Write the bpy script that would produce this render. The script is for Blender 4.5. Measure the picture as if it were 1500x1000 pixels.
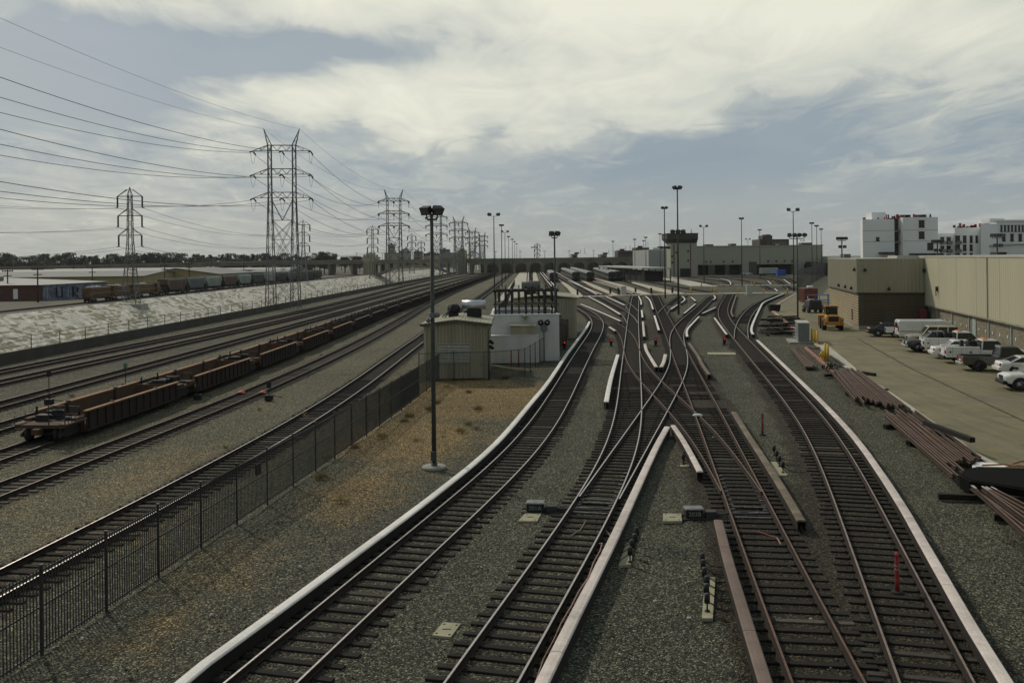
import bpy, math, random
import numpy as np
from mathutils import Vector, Matrix
random.seed(7); np.random.seed(7)
sc = bpy.context.scene
for o in list(bpy.data.objects): bpy.data.objects.remove(o)
R = math.radians
C = sc.collection
# ------------------------------------------------------------------ camera
FPX, HX, HY, H, ROLL = 1330.0, 750.0, 378.0, 9.2, R(0.6)      # focal length, principal point (px of a 1500 wide frame), eye height, roll
cd = bpy.data.cameras.new('camera'); cam = bpy.data.objects.new('camera', cd); C.objects.link(cam)
cd.sensor_width = 36; cd.lens = FPX/1500*36; cd.shift_y = -(500-HY)/1500
cd.clip_start = .3; cd.clip_end = 12000
cam.matrix_world = Matrix.Translation((0, 0, H)) @ Matrix.Rotation(R(90), 4, 'X') @ Matrix.Rotation(-ROLL, 4, 'Z')
sc.camera = cam
# ------------------------------------------------------------------ light
SUN = Vector((-.47, .64, .62)).normalized()                    # towards the sun
sl = bpy.data.lights.new('sun', 'SUN'); sl.energy = 2.2; sl.angle = R(2.5); sl.color = (1, .90, .74)
so = bpy.data.objects.new('sun', sl); C.objects.link(so); so.rotation_euler = SUN.to_track_quat('Z', 'Y').to_euler()
sc.view_settings.view_transform = 'Standard'; sc.view_settings.look = 'None'
sc.view_settings.gamma = 1; sc.view_settings.use_curve_mapping = False
sc.view_settings.exposure = -0.3
w = bpy.data.worlds.new('World'); sc.world = w; w.use_nodes = True
nt = w.node_tree; nt.nodes.clear()
def N(t, k, **kw):
    n = t.nodes.new(k)
    for a, b in kw.items(): setattr(n, a, b)
    return n
def L(t, a, b): t.links.new(a, b)
def mth(t, op, a, b=None, c=None, clamp=False):
    n = N(t, 'ShaderNodeMath', operation=op, use_clamp=clamp)
    for i, v in enumerate((a, b, c)):
        if v is None: continue
        if isinstance(v, (int, float)): n.inputs[i].default_value = v
        else: L(t, v, n.inputs[i])
    return n.outputs[0]
def mixc(t, f, a, b, mode='MIX'):
    n = N(t, 'ShaderNodeMix', data_type='RGBA', blend_type=mode)
    for s, v in ((n.inputs[0], f), (n.inputs[6], a), (n.inputs[7], b)):
        if isinstance(v, (int, float)): s.default_value = v
        elif isinstance(v, tuple): s.default_value = (*v, 1) if len(v) == 3 else v
        else: L(t, v, s)
    return n.outputs[2]
def ramp(t, f, stops, interp='LINEAR'):
    n = N(t, 'ShaderNodeValToRGB'); n.color_ramp.interpolation = interp
    e = n.color_ramp.elements
    while len(e) < len(stops): e.new(.5)
    for i, (p, c) in enumerate(stops):
        e[i].position = p; e[i].color = (c, c, c, 1) if isinstance(c, (int, float)) else (*c, 1)
    L(t, f, n.inputs[0]); return n.outputs[0]
def sky():
    t = nt
    s = N(t, 'ShaderNodeTexSky', sky_type='NISHITA'); s.sun_disc = False
    s.sun_elevation = math.asin(SUN.z); s.sun_rotation = math.atan2(SUN.x, SUN.y)
    s.dust_density = 3
    tc = N(t, 'ShaderNodeTexCoord'); sp = N(t, 'ShaderNodeSeparateXYZ'); L(t, tc.outputs['Generated'], sp.inputs[0])
    el = sp.outputs[2]
    den = mth(t, 'MAXIMUM', mth(t, 'ADD', el, .10), .06)
    cx = mth(t, 'DIVIDE', sp.outputs[0], den); cy = mth(t, 'DIVIDE', sp.outputs[1], den)
    cb = N(t, 'ShaderNodeCombineXYZ'); L(t, cx, cb.inputs[0]); L(t, cy, cb.inputs[1])
    def noise(scale, detail, rough, off, dist=.4):
        mp = N(t, 'ShaderNodeMapping'); L(t, cb.outputs[0], mp.inputs[0])
        mp.inputs['Location'].default_value = off; mp.inputs['Rotation'].default_value = (0, 0, R(18)); mp.inputs['Scale'].default_value = (1, .55, 1)
        n = N(t, 'ShaderNodeTexNoise'); n.inputs['Scale'].default_value = scale; n.inputs['Detail'].default_value = detail
        n.inputs['Roughness'].default_value = rough; n.inputs['Distortion'].default_value = dist
        L(t, mp.outputs[0], n.inputs['Vector']); return n.outputs[0]
    n1 = noise(1.1, 5, .55, (SKYX, SKYY, 0)); n2 = noise(3.6, 7, .62, (1.3, 4.2, 0), .8); n3 = noise(1.0, 4, .55, (7.1, 2.2, 0))
    # cloud masses: bright and dark banks at their bearings (tangent plane ahead), frayed by noise
    ay = mth(t, 'MAXIMUM', mth(t, 'ABSOLUTE', sp.outputs[1]), .12)
    u = mth(t, 'DIVIDE', sp.outputs[0], ay); v = mth(t, 'DIVIDE', el, ay)
    u = mth(t, 'ADD', u, mth(t, 'MULTIPLY', mth(t, 'SUBTRACT', n1, .5), .42)); v = mth(t, 'ADD', v, mth(t, 'MULTIPLY', mth(t, 'SUBTRACT', n3, .5), .20))
    f = mth(t, 'ADD', mth(t, 'MULTIPLY', mth(t, 'SUBTRACT', n2, .5), .85), .20)
    f = mth(t, 'ADD', f, mth(t, 'MULTIPLY', mth(t, 'SUBTRACT', n1, .5), .45))
    for px, py, sx, sy, a in CLOUDS:
        du = mth(t, 'DIVIDE', mth(t, 'SUBTRACT', u, (px-750)/FPX), sx/FPX); dv = mth(t, 'DIVIDE', mth(t, 'SUBTRACT', v, (HY-py)/FPX), sy/FPX)
        e = mth(t, 'POWER', 2.718, mth(t, 'MULTIPLY', mth(t, 'ADD', mth(t, 'MULTIPLY', du, du), mth(t, 'MULTIPLY', dv, dv)), -1.))
        f = mth(t, 'ADD', f, mth(t, 'MULTIPLY', e, a))
    dark = mixc(t, ramp(t, n1, [(.3, 0), (.7, 1)]), (3.35, 4.15, 4.85), (4.3, 4.95, 5.3))
    hz = ramp(t, el, [(.0, 0), (.10, 1)], 'EASE')
    dark = mixc(t, hz, (4.9, 5.25, 5.15), dark)
    mid = mixc(t, ramp(t, f, [(.12, 0), (.5, 1)]), dark, (6.7, 7.0, 6.4))
    c = mixc(t, ramp(t, f, [(.34, 0), (1.5, 1)]), mid, (10.7, 10.6, 8.8))
    c = mixc(t, .9, s.outputs[0], c)
    az = mth(t, 'ADD', sp.outputs[1], mth(t, 'MULTIPLY', sp.outputs[0], -.25))      # the sky opposite the sun is much darker
    lp = ramp(t, mth(t, 'MULTIPLY_ADD', az, .5, .5), [(.15, .72), (.75, 1.0)], 'EASE')
    c = mixc(t, 1.0, c, lp, 'MULTIPLY')
    bg = N(t, 'ShaderNodeBackground'); bg.inputs[1].default_value = .1; L(t, c, bg.inputs[0])
    L(t, bg.outputs[0], N(t, 'ShaderNodeOutputWorld').inputs[0])
SKYX, SKYY = 2.2, .4
CLOUDS = ((780, 0, 700, 72, .80), (470, 178, 270, 42, .42), (900, 112, 240, 60, .42), (680, 150, 260, 50, .30), (120, 100, 240, 60, -.60), (450, 88, 230, 34, -.52), (1150, 280, 450, 85, -.18), (1350, 60, 300, 90, .38), (1400, 235, 220, 22, .16), (150, 300, 320, 60, .10))
sky()
# ------------------------------------------------------------------ measuring the photograph
def ray(px, py):
    x, y = (px-HX)/FPX, -(py-HY)/FPX
    c, s = math.cos(ROLL), math.sin(ROLL)
    return x*c+y*s, -x*s+y*c
def G(px, py, z=0.):                                           # pixel -> point at height z
    a, b = ray(px, py); Y = (z-H)/b
    return Vector((a*Y, Y, z))
def D(px, py, Y):                                              # pixel -> point at depth Y
    a, b = ray(px, py); return Vector((a*Y, Y, H+b*Y))
def hz(px): return HY-(px-HX)*math.tan(ROLL)
# ------------------------------------------------------------------ objects
def tag(o, label=None, cat=None, group=None, kind=None):
    if label: o['label'] = label
    if cat: o['category'] = cat
    if group: o['group'] = group
    if kind: o['kind'] = kind
    return o
def thing(name, label, cat, loc=(0, 0, 0), rz=0., group=None):
    o = bpy.data.objects.new(name, None); C.objects.link(o); o.empty_display_size = .2
    o.location = loc; o.rotation_euler = (0, 0, rz)
    return tag(o, label, cat, group)
def kids(o): return [c for c in o.children]
def copy_tree(o, parent=None):
    c = o.copy(); C.objects.link(c)
    if parent is not None: c.parent = parent
    for ch in list(o.children): copy_tree(ch, c)
    return c
def dup(o, loc, rz=0., label=None, group=None, scale=None):
    c = copy_tree(o); c.location = loc; c.rotation_euler = (0, 0, rz)
    if label: c['label'] = label
    if group: c['group'] = group
    if scale: c.scale = scale if isinstance(scale, tuple) else (scale,)*3
    return c
class MB:
    def __init__(s): s.v, s.f, s.m, s.sm = [], [], [], []
    def add(s, vs, fs, m=0, sm=False):
        b = len(s.v); s.v += [tuple(v) for v in vs]
        for f in fs: s.f.append(tuple(b+i for i in f)); s.m.append(m); s.sm.append(sm)
        return s
    def bx(s, x0, y0, z0, x1, y1, z1, m=0):
        return s.add([(x0,y0,z0),(x1,y0,z0),(x1,y1,z0),(x0,y1,z0),(x0,y0,z1),(x1,y0,z1),(x1,y1,z1),(x0,y1,z1)],
                     [(0,3,2,1),(4,5,6,7),(0,1,5,4),(1,2,6,5),(2,3,7,6),(3,0,4,7)], m)
    def box(s, c, d, rz=0., m=0):
        k, n = math.cos(rz), math.sin(rz); vs = []
        for z in (-.5, .5):
            for x, y in ((-.5,-.5),(.5,-.5),(.5,.5),(-.5,.5)):
                X, Y = x*d[0], y*d[1]; vs.append((c[0]+X*k-Y*n, c[1]+X*n+Y*k, c[2]+z*d[2]))
        return s.add(vs, [(0,3,2,1),(4,5,6,7),(0,1,5,4),(1,2,6,5),(2,3,7,6),(3,0,4,7)], m)
    def cbx(s, x0, y0, z0, x1, y1, z1, c=.02, m=0):            # box with chamfered top and side edges
        r = []
        for z, i in ((z0, 0), (z1-c, 0), (z1, c)):
            r.append([(x0+c+i,y0+i,z),(x1-c-i,y0+i,z),(x1-i,y0+c+i,z),(x1-i,y1-c-i,z),(x1-c-i,y1-i,z),(x0+c+i,y1-i,z),(x0+i,y1-c-i,z),(x0+i,y0+c+i,z)])
        return s.loft(r, m=m)
    def loft(s, rings, m=0, closed=True, caps=True, sm=False):
        n = len(rings[0]); vs = [p for r in rings for p in r]; fs = []
        for i in range(len(rings)-1):
            for j in range(n if closed else n-1):
                k = (j+1) % n
                fs.append((i*n+j, i*n+k, (i+1)*n+k, (i+1)*n+j))
        if caps and closed:
            fs.append(tuple(range(n-1, -1, -1))); fs.append(tuple((len(rings)-1)*n+j for j in range(n)))
        return s.add(vs, fs, m, sm)
    def beam(s, p, q, w, h=None, m=0):
        h = h or w; p, q = Vector(p), Vector(q); d = (q-p)
        if d.length < 1e-6: return s
        d.normalize(); u = d.cross(Vector((0,0,1)))
        if u.length < .05: u = Vector((1,0,0))
        u.normalize(); v = u.cross(d)
        r = [[tuple(c+u*a*w/2+v*b*h/2) for a, b in ((-1,-1),(1,-1),(1,1),(-1,1))] for c in (p, q)]
        return s.loft(r, m=m)
    def tube(s, pts, r, n=6, m=0, r2=None, caps=True):
        pts = [Vector(p) for p in pts]; rings = []; u0 = None
        for i, p in enumerate(pts):
            d = (pts[min(i+1, len(pts)-1)]-pts[max(i-1, 0)]).normalized()
            u = (u0-d*u0.dot(d)) if u0 is not None else d.cross(Vector((0,0,1)))
            if u.length < .05: u = Vector((1,0,0))-d*d.x
            u.normalize(); u0 = u; v = d.cross(u)
            rr = r if r2 is None else r+(r2-r)*i/(len(pts)-1)
            rings.append([tuple(p+(u*math.cos(2*math.pi*k/n)+v*math.sin(2*math.pi*k/n))*rr) for k in range(n)])
        return s.loft(rings, m=m, caps=caps, sm=n > 5)
    def cyl(s, p, q, r, n=12, r2=None, m=0): return s.tube([p, q], r, n, m, r2)
    def lathe(s, prof, c=(0,0,0), n=16, m=0):
        rings = [[(c[0]+r*math.cos(2*math.pi*k/n), c[1]+r*math.sin(2*math.pi*k/n), c[2]+z) for k in range(n)] for r, z in prof]
        return s.loft(rings, m=m, sm=True)
    def ball(s, c, r, n=10, m=0, sz=1.):
        return s.lathe([(max(1e-3, r*math.cos(a)), r*sz*math.sin(a)) for a in np.linspace(-math.pi/2, math.pi/2, n//2+2)], c, n, m)
    def prism(s, poly, z0, z1, m=0):
        return s.loft([[(x, y, z0) for x, y in poly], [(x, y, z1) for x, y in poly]], m=m)
    def quad(s, a, b, c, d, m=0): return s.add([a, b, c, d], [(0,1,2,3)], m)
    def xf(s, M):
        s.v = [tuple(M @ Vector(v)) for v in s.v]; return s
    def build(s, name, mats, parent=None, loc=None):
        me = bpy.data.meshes.new(name); me.from_pydata(s.v, [], s.f)
        for k in (mats if isinstance(mats, (list, tuple)) else [mats]): me.materials.append(k)
        me.polygons.foreach_set('material_index', s.m); me.polygons.foreach_set('use_smooth', s.sm)
        import bmesh
        b = bmesh.new(); b.from_mesh(me); bmesh.ops.recalc_face_normals(b, faces=b.faces); b.to_mesh(me); b.free()
        o = bpy.data.objects.new(name, me); C.objects.link(o)
        if parent is not None: o.parent = parent
        if loc is not None: o.location = loc
        return o
# ------------------------------------------------------------------ materials
def mat(name, col, rough=.8, metal=0., var=.3, scale=2., fine=0., fscale=30., bump=0., col2=None, c2=(.45, .65), c2scale=1.5, streak=False, rnd=0.):
    m = bpy.data.materials.new(name); m.use_nodes = True; t = m.node_tree
    b = t.nodes['Principled BSDF']; tc = N(t, 'ShaderNodeTexCoord'); co = tc.outputs['Object']
    if streak:
        mp = N(t, 'ShaderNodeMapping'); mp.inputs['Scale'].default_value = (1, 1, .12); L(t, co, mp.inputs[0]); cs = mp.outputs[0]
    else: cs = co
    def nz(sc_, det, v, rough_=.6):
        n = N(t, 'ShaderNodeTexNoise'); n.inputs['Scale'].default_value = sc_; n.inputs['Detail'].default_value = det
        n.inputs['Roughness'].default_value = rough_; L(t, v, n.inputs['Vector']); return n.outputs[0]
    c = tuple(col)
    out = None
    if col2 is not None: out = mixc(t, ramp(t, nz(c2scale, 6, cs, .65), [(c2[0], 0), (c2[1], 1)]), c, tuple(col2))
    base = out if out is not None else c
    k = ramp(t, nz(scale, 5, cs), [(.25, 1-var), (.75, 1+var)])
    base = mixc(t, 1., base, k, 'MULTIPLY')
    if fine:
        fn = nz(fscale, 3, co); base = mixc(t, 1., base, ramp(t, fn, [(.3, 1-fine), (.7, 1+fine)]), 'MULTIPLY')
    if rnd:
        oi = N(t, 'ShaderNodeObjectInfo'); base = mixc(t, 1., base, ramp(t, oi.outputs['Random'], [(0, 1-rnd), (1, 1+rnd)]), 'MULTIPLY')
    L(t, base, b.inputs['Base Color']) if not isinstance(base, tuple) else None
    b.inputs['Roughness'].default_value = rough; b.inputs['Metallic'].default_value = metal
    if rough < .75:
        L(t, ramp(t, nz(scale*2.3, 4, co), [(.3, max(.05, rough-.1)), (.7, min(1, rough+.14))]), b.inputs['Roughness'])
    if bump:
        bp = N(t, 'ShaderNodeBump'); bp.inputs['Strength'].default_value = bump; bp.inputs['Distance'].default_value = .02
        L(t, nz(fscale, 4, co), bp.inputs['Height']); L(t, bp.outputs[0], b.inputs['Normal'])
    return m
M = {}
M['rail_side'] = mat('rust_rail', (.022, .014, .009), .95, 0, .35, 3, .3, 40)
M['rail_head'] = mat('polished_rail', (.50, .46, .43), .36, .9, .2, 4)
M['rail_rust'] = mat('rusty_rail_head', (.16, .078, .044), .5, .35, .35, 3, .3, 25)
M['rail_worn_head'] = mat('worn_brown_rail_head', (.30, .21, .16), .42, .6, .3, 3, .2, 25)
M['rail_old'] = mat('dull_rail_head', (.16, .12, .10), .5, .5, .3, 3)
M['tie'] = mat('creosoted_tie', (.0125, .0095, .0065), 1., 0, .4, 3, .4, 26, .4, (.034, .027, .019), (.58, .85), 2., rnd=.45)
M['tie_pale'] = mat('weathered_tie', (.075, .066, .05), .95, 0, .35, 3, .35, 20, .4, (.03, .025, .02), (.5, .75), 2.5, rnd=.35)
M['cover'] = mat('cover_board', (.64, .56, .50), .75, 0, .2, 1.3, .14, 22, .1, (.36, .30, .27), (.5, .85), 1.2, rnd=.10)
M['cover_white'] = mat('white_cover_board', (.74, .71, .65), .75, 0, .15, 1.3, .12, 22, .1, (.52, .48, .44), (.55, .9), 1.0, rnd=.07)
M['cover_wood'] = mat('timber_cover_board', (.15, .115, .08), .9, 0, .3, 1.5, .25, 14, .2, (.26, .22, .15), (.5, .75), .8)
M['black'] = mat('black_paint', (.012, .012, .012), .7, 0, .2, 3)
M['black_rubber'] = mat('black_rubber', (.018, .017, .016), .9, 0, .25, 6)
M['dark_steel'] = mat('dark_steel', (.045, .045, .042), .6, .3, .3, 3)
M['pole'] = mat('weathered_pole_steel', (.060, .068, .062), .7, .2, .25, 1.2, .1, 20)
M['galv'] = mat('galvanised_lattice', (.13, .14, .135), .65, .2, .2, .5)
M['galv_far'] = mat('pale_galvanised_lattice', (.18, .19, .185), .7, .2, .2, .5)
M['wire'] = mat('aluminium_wire', (.10, .10, .10), .6, .2, .1, 1)
M['silver'] = mat('silver_metal', (.52, .54, .55), .35, .8, .15, 2)
M['concrete'] = mat('concrete', (.30, .29, .25), .9, 0, .22, .7, .15, 14, .15, (.19, .18, .15), (.5, .8), .5)
M['concrete_pale'] = mat('pale_concrete', (.47, .44, .36), .9, 0, .2, .5, .12, 12, .1, (.33, .31, .25), (.5, .8), .4)
M['concrete_dark'] = mat('dark_concrete', (.115, .112, .095), .9, 0, .28, .4, .15, 6, .1, (.065, .062, .052), (.5, .8), .3)
M['viaduct'] = mat('viaduct_concrete', (.21, .195, .145), .9, 0, .22, .2, .15, 2, 0, (.13, .12, .095), (.45, .8), .15)
M['tower_stone'] = mat('viaduct_tower_concrete', (.36, .33, .23), .9, 0, .22, .3, .15, 3, 0, (.15, .13, .09), (.5, .8), .3)
M['red'] = mat('red_paint', (.30, .035, .03), .6, 0, .25, 3)
M['red_curb'] = mat('worn_red_kerb', (.36, .12, .10), .8, 0, .3, 2, .2, 14, 0, (.35, .29, .24), (.45, .7), 1.5)
M['yellow'] = mat('yellow_paint', (.62, .40, .035), .6, 0, .2, 3)
M['orange'] = mat('orange_paint', (.60, .20, .04), .6, 0, .25, 2)
M['white'] = mat('white_paint', (.78, .78, .76), .6, 0, .1, 1.)
def paint(name, col, rough=.3):
    m = mat(name, col, rough, 0, .08, .8); b = m.node_tree.nodes['Principled BSDF']
    b.inputs['Coat Weight'].default_value = .6; b.inputs['Coat Roughness'].default_value = .12; return m
M['car_white'] = paint('white_car_paint', (.74, .75, .73)); M['car_black'] = paint('black_car_paint', (.012, .012, .014))
M['car_grey'] = paint('grey_car_paint', (.055, .056, .055)); M['car_tan'] = paint('cream_car_paint', (.56, .50, .36)); M['car_dark'] = paint('dark_car_paint', (.025, .03, .03))
M['glass'] = mat('dark_glass', (.015, .018, .018), .08, 0, .2, 1)
M['chrome'] = mat('chrome', (.6, .6, .6), .2, 1, .1, 2)
M['lens_red'] = mat('red_lens', (.35, .02, .02), .25, 0, .1, 3); M['lens_white'] = mat('clear_lens', (.7, .7, .66), .2, 0, .1, 3)
M['lens_amber'] = mat('amber_lens', (.75, .22, .03), .3, 0, .1, 3)
def emat(name, col, s):
    m = bpy.data.materials.new(name); m.use_nodes = True; b = m.node_tree.nodes['Principled BSDF']
    b.inputs['Base Color'].default_value = (*col, 1); b.inputs['Emission Color'].default_value = (*col, 1); b.inputs['Emission Strength'].default_value = s; return m
M['signal_red'] = emat('lit_red_signal', (1, .03, .02), 1.1)
# ------------------------------------------------------------------ track geometry from the photograph
def fitcurve(pts, w=None, y0=None, y1=None, step=1., stiff=.004):
    """smooth curve X(Y) through measured points"""
    a = np.array([(p[0], p[1]) for p in pts]); ys, xs = a[:, 1], a[:, 0]
    y0 = ys.min() if y0 is None else y0; y1 = ys.max() if y1 is None else y1
    n = int(max(6, round((y1-y0)/step)))+1; g = np.linspace(y0, y1, n); h = g[1]-g[0]
    A = np.zeros((n, n)); bb = np.zeros(n)
    for x, y in zip(xs, ys):
        if y < y0-1e-6 or y > y1+1e-6: continue
        u = (y-y0)/h; i = min(int(u), n-2); f = u-i; wt = 1/(.03+.7*y/FPX+(y*y/(FPX*H))*.10)**2
        for j, c in ((i, 1-f), (i+1, f)):
            bb[j] += wt*c*x
            for k, d in ((i, 1-f), (i+1, f)): A[j, k] += wt*c*d
    D2 = np.zeros((n-2, n))
    for i in range(n-2): D2[i, i:i+3] = (1, -2, 1)
    A += D2.T @ D2/(stiff*h*h)**2*h
    return g, np.linalg.solve(A+np.eye(n)*1e-9, bb)
class Path:
    def __init__(s, g, x): s.g, s.x = np.array(g), np.array(x); s.sl = np.gradient(s.x, s.g)
    def X(s, y):
        y = np.asarray(y, float)
        return np.interp(y, s.g, s.x)+np.where(y > s.g[-1], (y-s.g[-1])*s.sl[-1], 0)+np.where(y < s.g[0], (y-s.g[0])*s.sl[0], 0)
    def pt(s, y, off=0., z=0.):
        d = float(np.interp(y, s.g, s.sl)); k = math.hypot(1, d)
        return Vector((float(s.X(y))+off/k, y-off*d/k, z))
    def ang(s, y): return math.atan(float(np.interp(y, s.g, s.sl)))
    def pts(s, y0, y1, off=0., z=0., tol=.4):
        n = max(4, int((y1-y0)/1.2)); ys = np.linspace(y0, y1, n)
        return [s.pt(y, off, z) for y in ys]
RZ, GA = .21, .755
def track_path(Lp=(), Rp=(), Cp=(), y0=None, y1=None, stiff=.004, extra=()):
    pts = []
    for P, off in ((Lp, GA), (Rp, -GA)):
        if not P: continue
        q = sorted([G(x, y, RZ) for x, y in P], key=lambda v: v.y)
        Y = np.array([v.y for v in q]); X = np.array([v.x for v in q])
        if len(q) > 3:
            g, xx = fitcurve([(a, b) for a, b in zip(X, Y)], stiff=stiff); slp = np.interp(Y, g, np.gradient(xx, g))
        else: slp = np.gradient(X, Y) if len(q) > 1 else np.array([0.])
        for v, d in zip(q, slp):
            k = math.hypot(1, d); pts.append((v.x+off/k, v.y-off*d/k))
    for x, y in Cp: v = G(x, y, RZ); pts.append((v.x, v.y))
    pts += list(extra)
    g, xx = fitcurve(pts, y0=y0, y1=y1, stiff=stiff)
    return Path(g, xx)
# ------------------------------------------------------------------ measured lines
TA = track_path([(350,984.3),(465.5,888),(574,793.5),(665,725),(740,663.5),(780,614.7),(800,584),(820,554),(842.7,517.5),(852,502.7),(862.7,488),(868.7,477.3),(870,469.3),(864,461.3),(854.7,455.3),(842.7,452)],
    [(430.5,1000),(525,912.5),(640.5,804),(740,712),(779.7,667.9),(801,640),(817.3,612),(833.3,581.3),(849.3,549.3),(863.3,520),(868,510.7),(878.7,489.3),(884.7,476),(883.3,469.3),(876,460),(862.7,454),(848,450)], y0=10)
TB1 = track_path([(653.9,1000),(732,890),(811.2,780),(832.6,750.2),(842.9,734),(862,704.7),(875.2,681),(887,657.6),(893.6,640),(896,629.3),(902.7,600),(906,576),(910.7,546.7),(914,520),(915.3,510.7),(917.3,490.7),(920,466.7),(923.3,450.7),(927.3,435.3)],
    [(752.9,1000),(816.7,884.5),(877.2,780),(895.8,740),(906,720.8),(917.8,694.4),(926.6,670.9),(934.7,640),(936.7,629.3),(937,608),(936.7,573.3),(935.7,546.7),(935.3,520),(935,500),(934.7,472),(934.7,453.3),(934.7,434.7)], y0=10)
TB2 = track_path([(832.6,750.2),(841.4,742.9),(859,716.4),(870.8,697.3),(887,676.7),(912.7,640),(921.3,626.7),(936.7,606.7),(956,577.3),(968,560),(977.3,545.3),(984,530.7),(986,520),(982.7,509.3),(979.3,497.3),(980.7,490.7),(986.7,481.3),(998.7,469.3),(1017.3,453.3),(1034.7,436)],
    [(873,787),(894.3,745.8),(911.9,715),(931,681),(953.8,640),(977.3,596),(989.3,577.3),(1000,555.3),(1006.7,540),(1008.7,526.7),(1007.3,520),(1004,512),(998.7,501.3),(997.3,493.3),(1000,485.3),(1006.7,477.3),(1022.7,460),(1040,442.7)])
TC1 = track_path([(1163.6,1000),(1131.6,916.8),(1091,800.8),(1074.4,755.2),(1064.8,726.4),(1058.4,712),(1052,694.4),(1044,668.8),(1032,640),(1022.7,612),(1014.7,593.3),(1001.3,557.3),(993.3,537.3),(986.7,522.7),(979.3,498.7),(973.3,482.7),(965.3,462.7),(960,450.7),(954.7,435.3)],
    [(1266,1000),(1222.8,916.8),(1178,843),(1158.4,800),(1135.2,755.2),(1120.8,731.2),(1104.8,702.4),(1088.8,672),(1073.6,640),(1062.7,618.7),(1050.7,594.7),(1037.3,572),(1025.3,549.3),(1016,532),(1008,518.7),(986.7,478.7),(976,458.7),(966.7,440)], y0=10)
TC2 = track_path([(1074.4,755.2),(1061.6,729.6),(1052,708.8),(1045.6,694.4),(1029.6,664),(1012.8,640),(997.3,618.7),(977.3,598.7),(956,577.3),(937.3,556),(924,540),(917.3,528),(914,510.7),(910.7,490.7),(902.7,482.7),(886.7,472.7),(873,464),(858,456)],
    [(1109.6,718.4),(1100,699.2),(1084,676.8),(1072.8,660.8),(1055.2,640),(1046.7,632),(1022.7,608),(990.7,577.3),(969.3,561.3),(954.7,546.7),(942.7,530.7),(937.3,520),(935.3,501.3),(932,492),(924,484.7),(908,474.7),(886.7,465.3),(865.3,456)], y1=170)
TL2 = track_path([(916.5,490),(920,474.7),(918.7,469.3),(913,462.7),(900,453),(881,442.7),(870.7,435.3)], [(935,480),(934,468),(928,462),(918.7,456.7),(902.7,448),(886.7,440),(876,434.7)], [(860,427),(838,414.5),(822,405),(813,398.5)])
TL3 = track_path([(921,458),(921,450),(915,445)], [(934.6,458),(933.3,453.3),(929,448),(921,444),(905,436.7)], [(889,431),(857,416.5),(836,406),(823,399)])
TC3 = track_path([(965.5,463),(965,456),(972,449),(985,441),(992,436)], [(977,462),(976,458.7),(977,454.7),(985,446.7),(996,438.7)])
TD1 = track_path([(1322,1000),(1296.4,932.9),(1270.8,872),(1235.6,766.4),(1203.6,680),(1194.4,658.4),(1178.4,626.4),(1156,596),(1124,557.6),(1094.7,520),(1079.2,500),(1076,494.7),(1052,464),(1052,457.3),(1056,446.7),(1065.3,430.7)],
    [(1422.9,1000),(1398.9,945.6),(1357,868.8),(1306,779),(1253,680),(1241.6,660),(1220,629.6),(1188,591.2),(1149.6,549.6),(1130.7,532),(1098.4,500),(1088,488),(1078.7,477.3),(1066.7,465.3),(1064.7,458.7),(1069.3,445.3),(1074.7,430.7)], y0=10)
TD2 = track_path([(1079.2,500),(1075.3,493),(1074.7,486.7),(1078.7,477.3),(1088,462.7),(1100,448),(1120,438.7),(1140,430.7)],
    [(1098.4,500),(1093.3,490.7),(1093.3,482.7),(1097.3,470.7),(1106.7,454.7),(1113,445.3)])
# freight side
TF1 = track_path([(0,832),(66,800),(168,749),(264,701),(400,629),(500,569),(560,526.4),(620,487),(682,446),(735.6,408.6)], y0=14, y1=560)
TF2 = track_path([(0,707),(150,648.5),(240,618.4),(400,552.5)], [(0,725),(168,659),(240,632.8),(400,567.5)], [(615,451),(683,420),(732,402)], y0=22, y1=560)
TF3 = track_path([(0,659),(48,642)], [(0,672),(69,649),(128,629.6),(240,589.6),(560,462),(598,450),(678,419.6),(740,398)], y0=24, y1=560)
TF5 = track_path(Cp=[(0,591),(144,553),(400,484),(599,429)], y0=28, y1=560, extra=[(-16, 560)])
TF6 = track_path(Cp=[(0,558.5),(400,472),(560,432)], y0=30, y1=560, extra=[(-21, 560)])
TF7 = track_path(Cp=[(0,543),(400,464),(600,416)], y0=30, y1=560, extra=[(-27, 560)])
ys = np.linspace(24, 560, 300); TF4 = Path(ys, (TF3.X(ys)+TF5.X(ys))/2)
WALL = Path([-100, 0, 80, 167, 306, 500, 700, 1200, 4000], [-58, -52, -46.6, -44.4, -41.6, -36, -30, -8, 120])
BANK = Path([-100, 100, 300, 420, 555, 800, 1200, 4000], [-91.5, -91, -91, -89, -85, -74, -50, 80])
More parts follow.
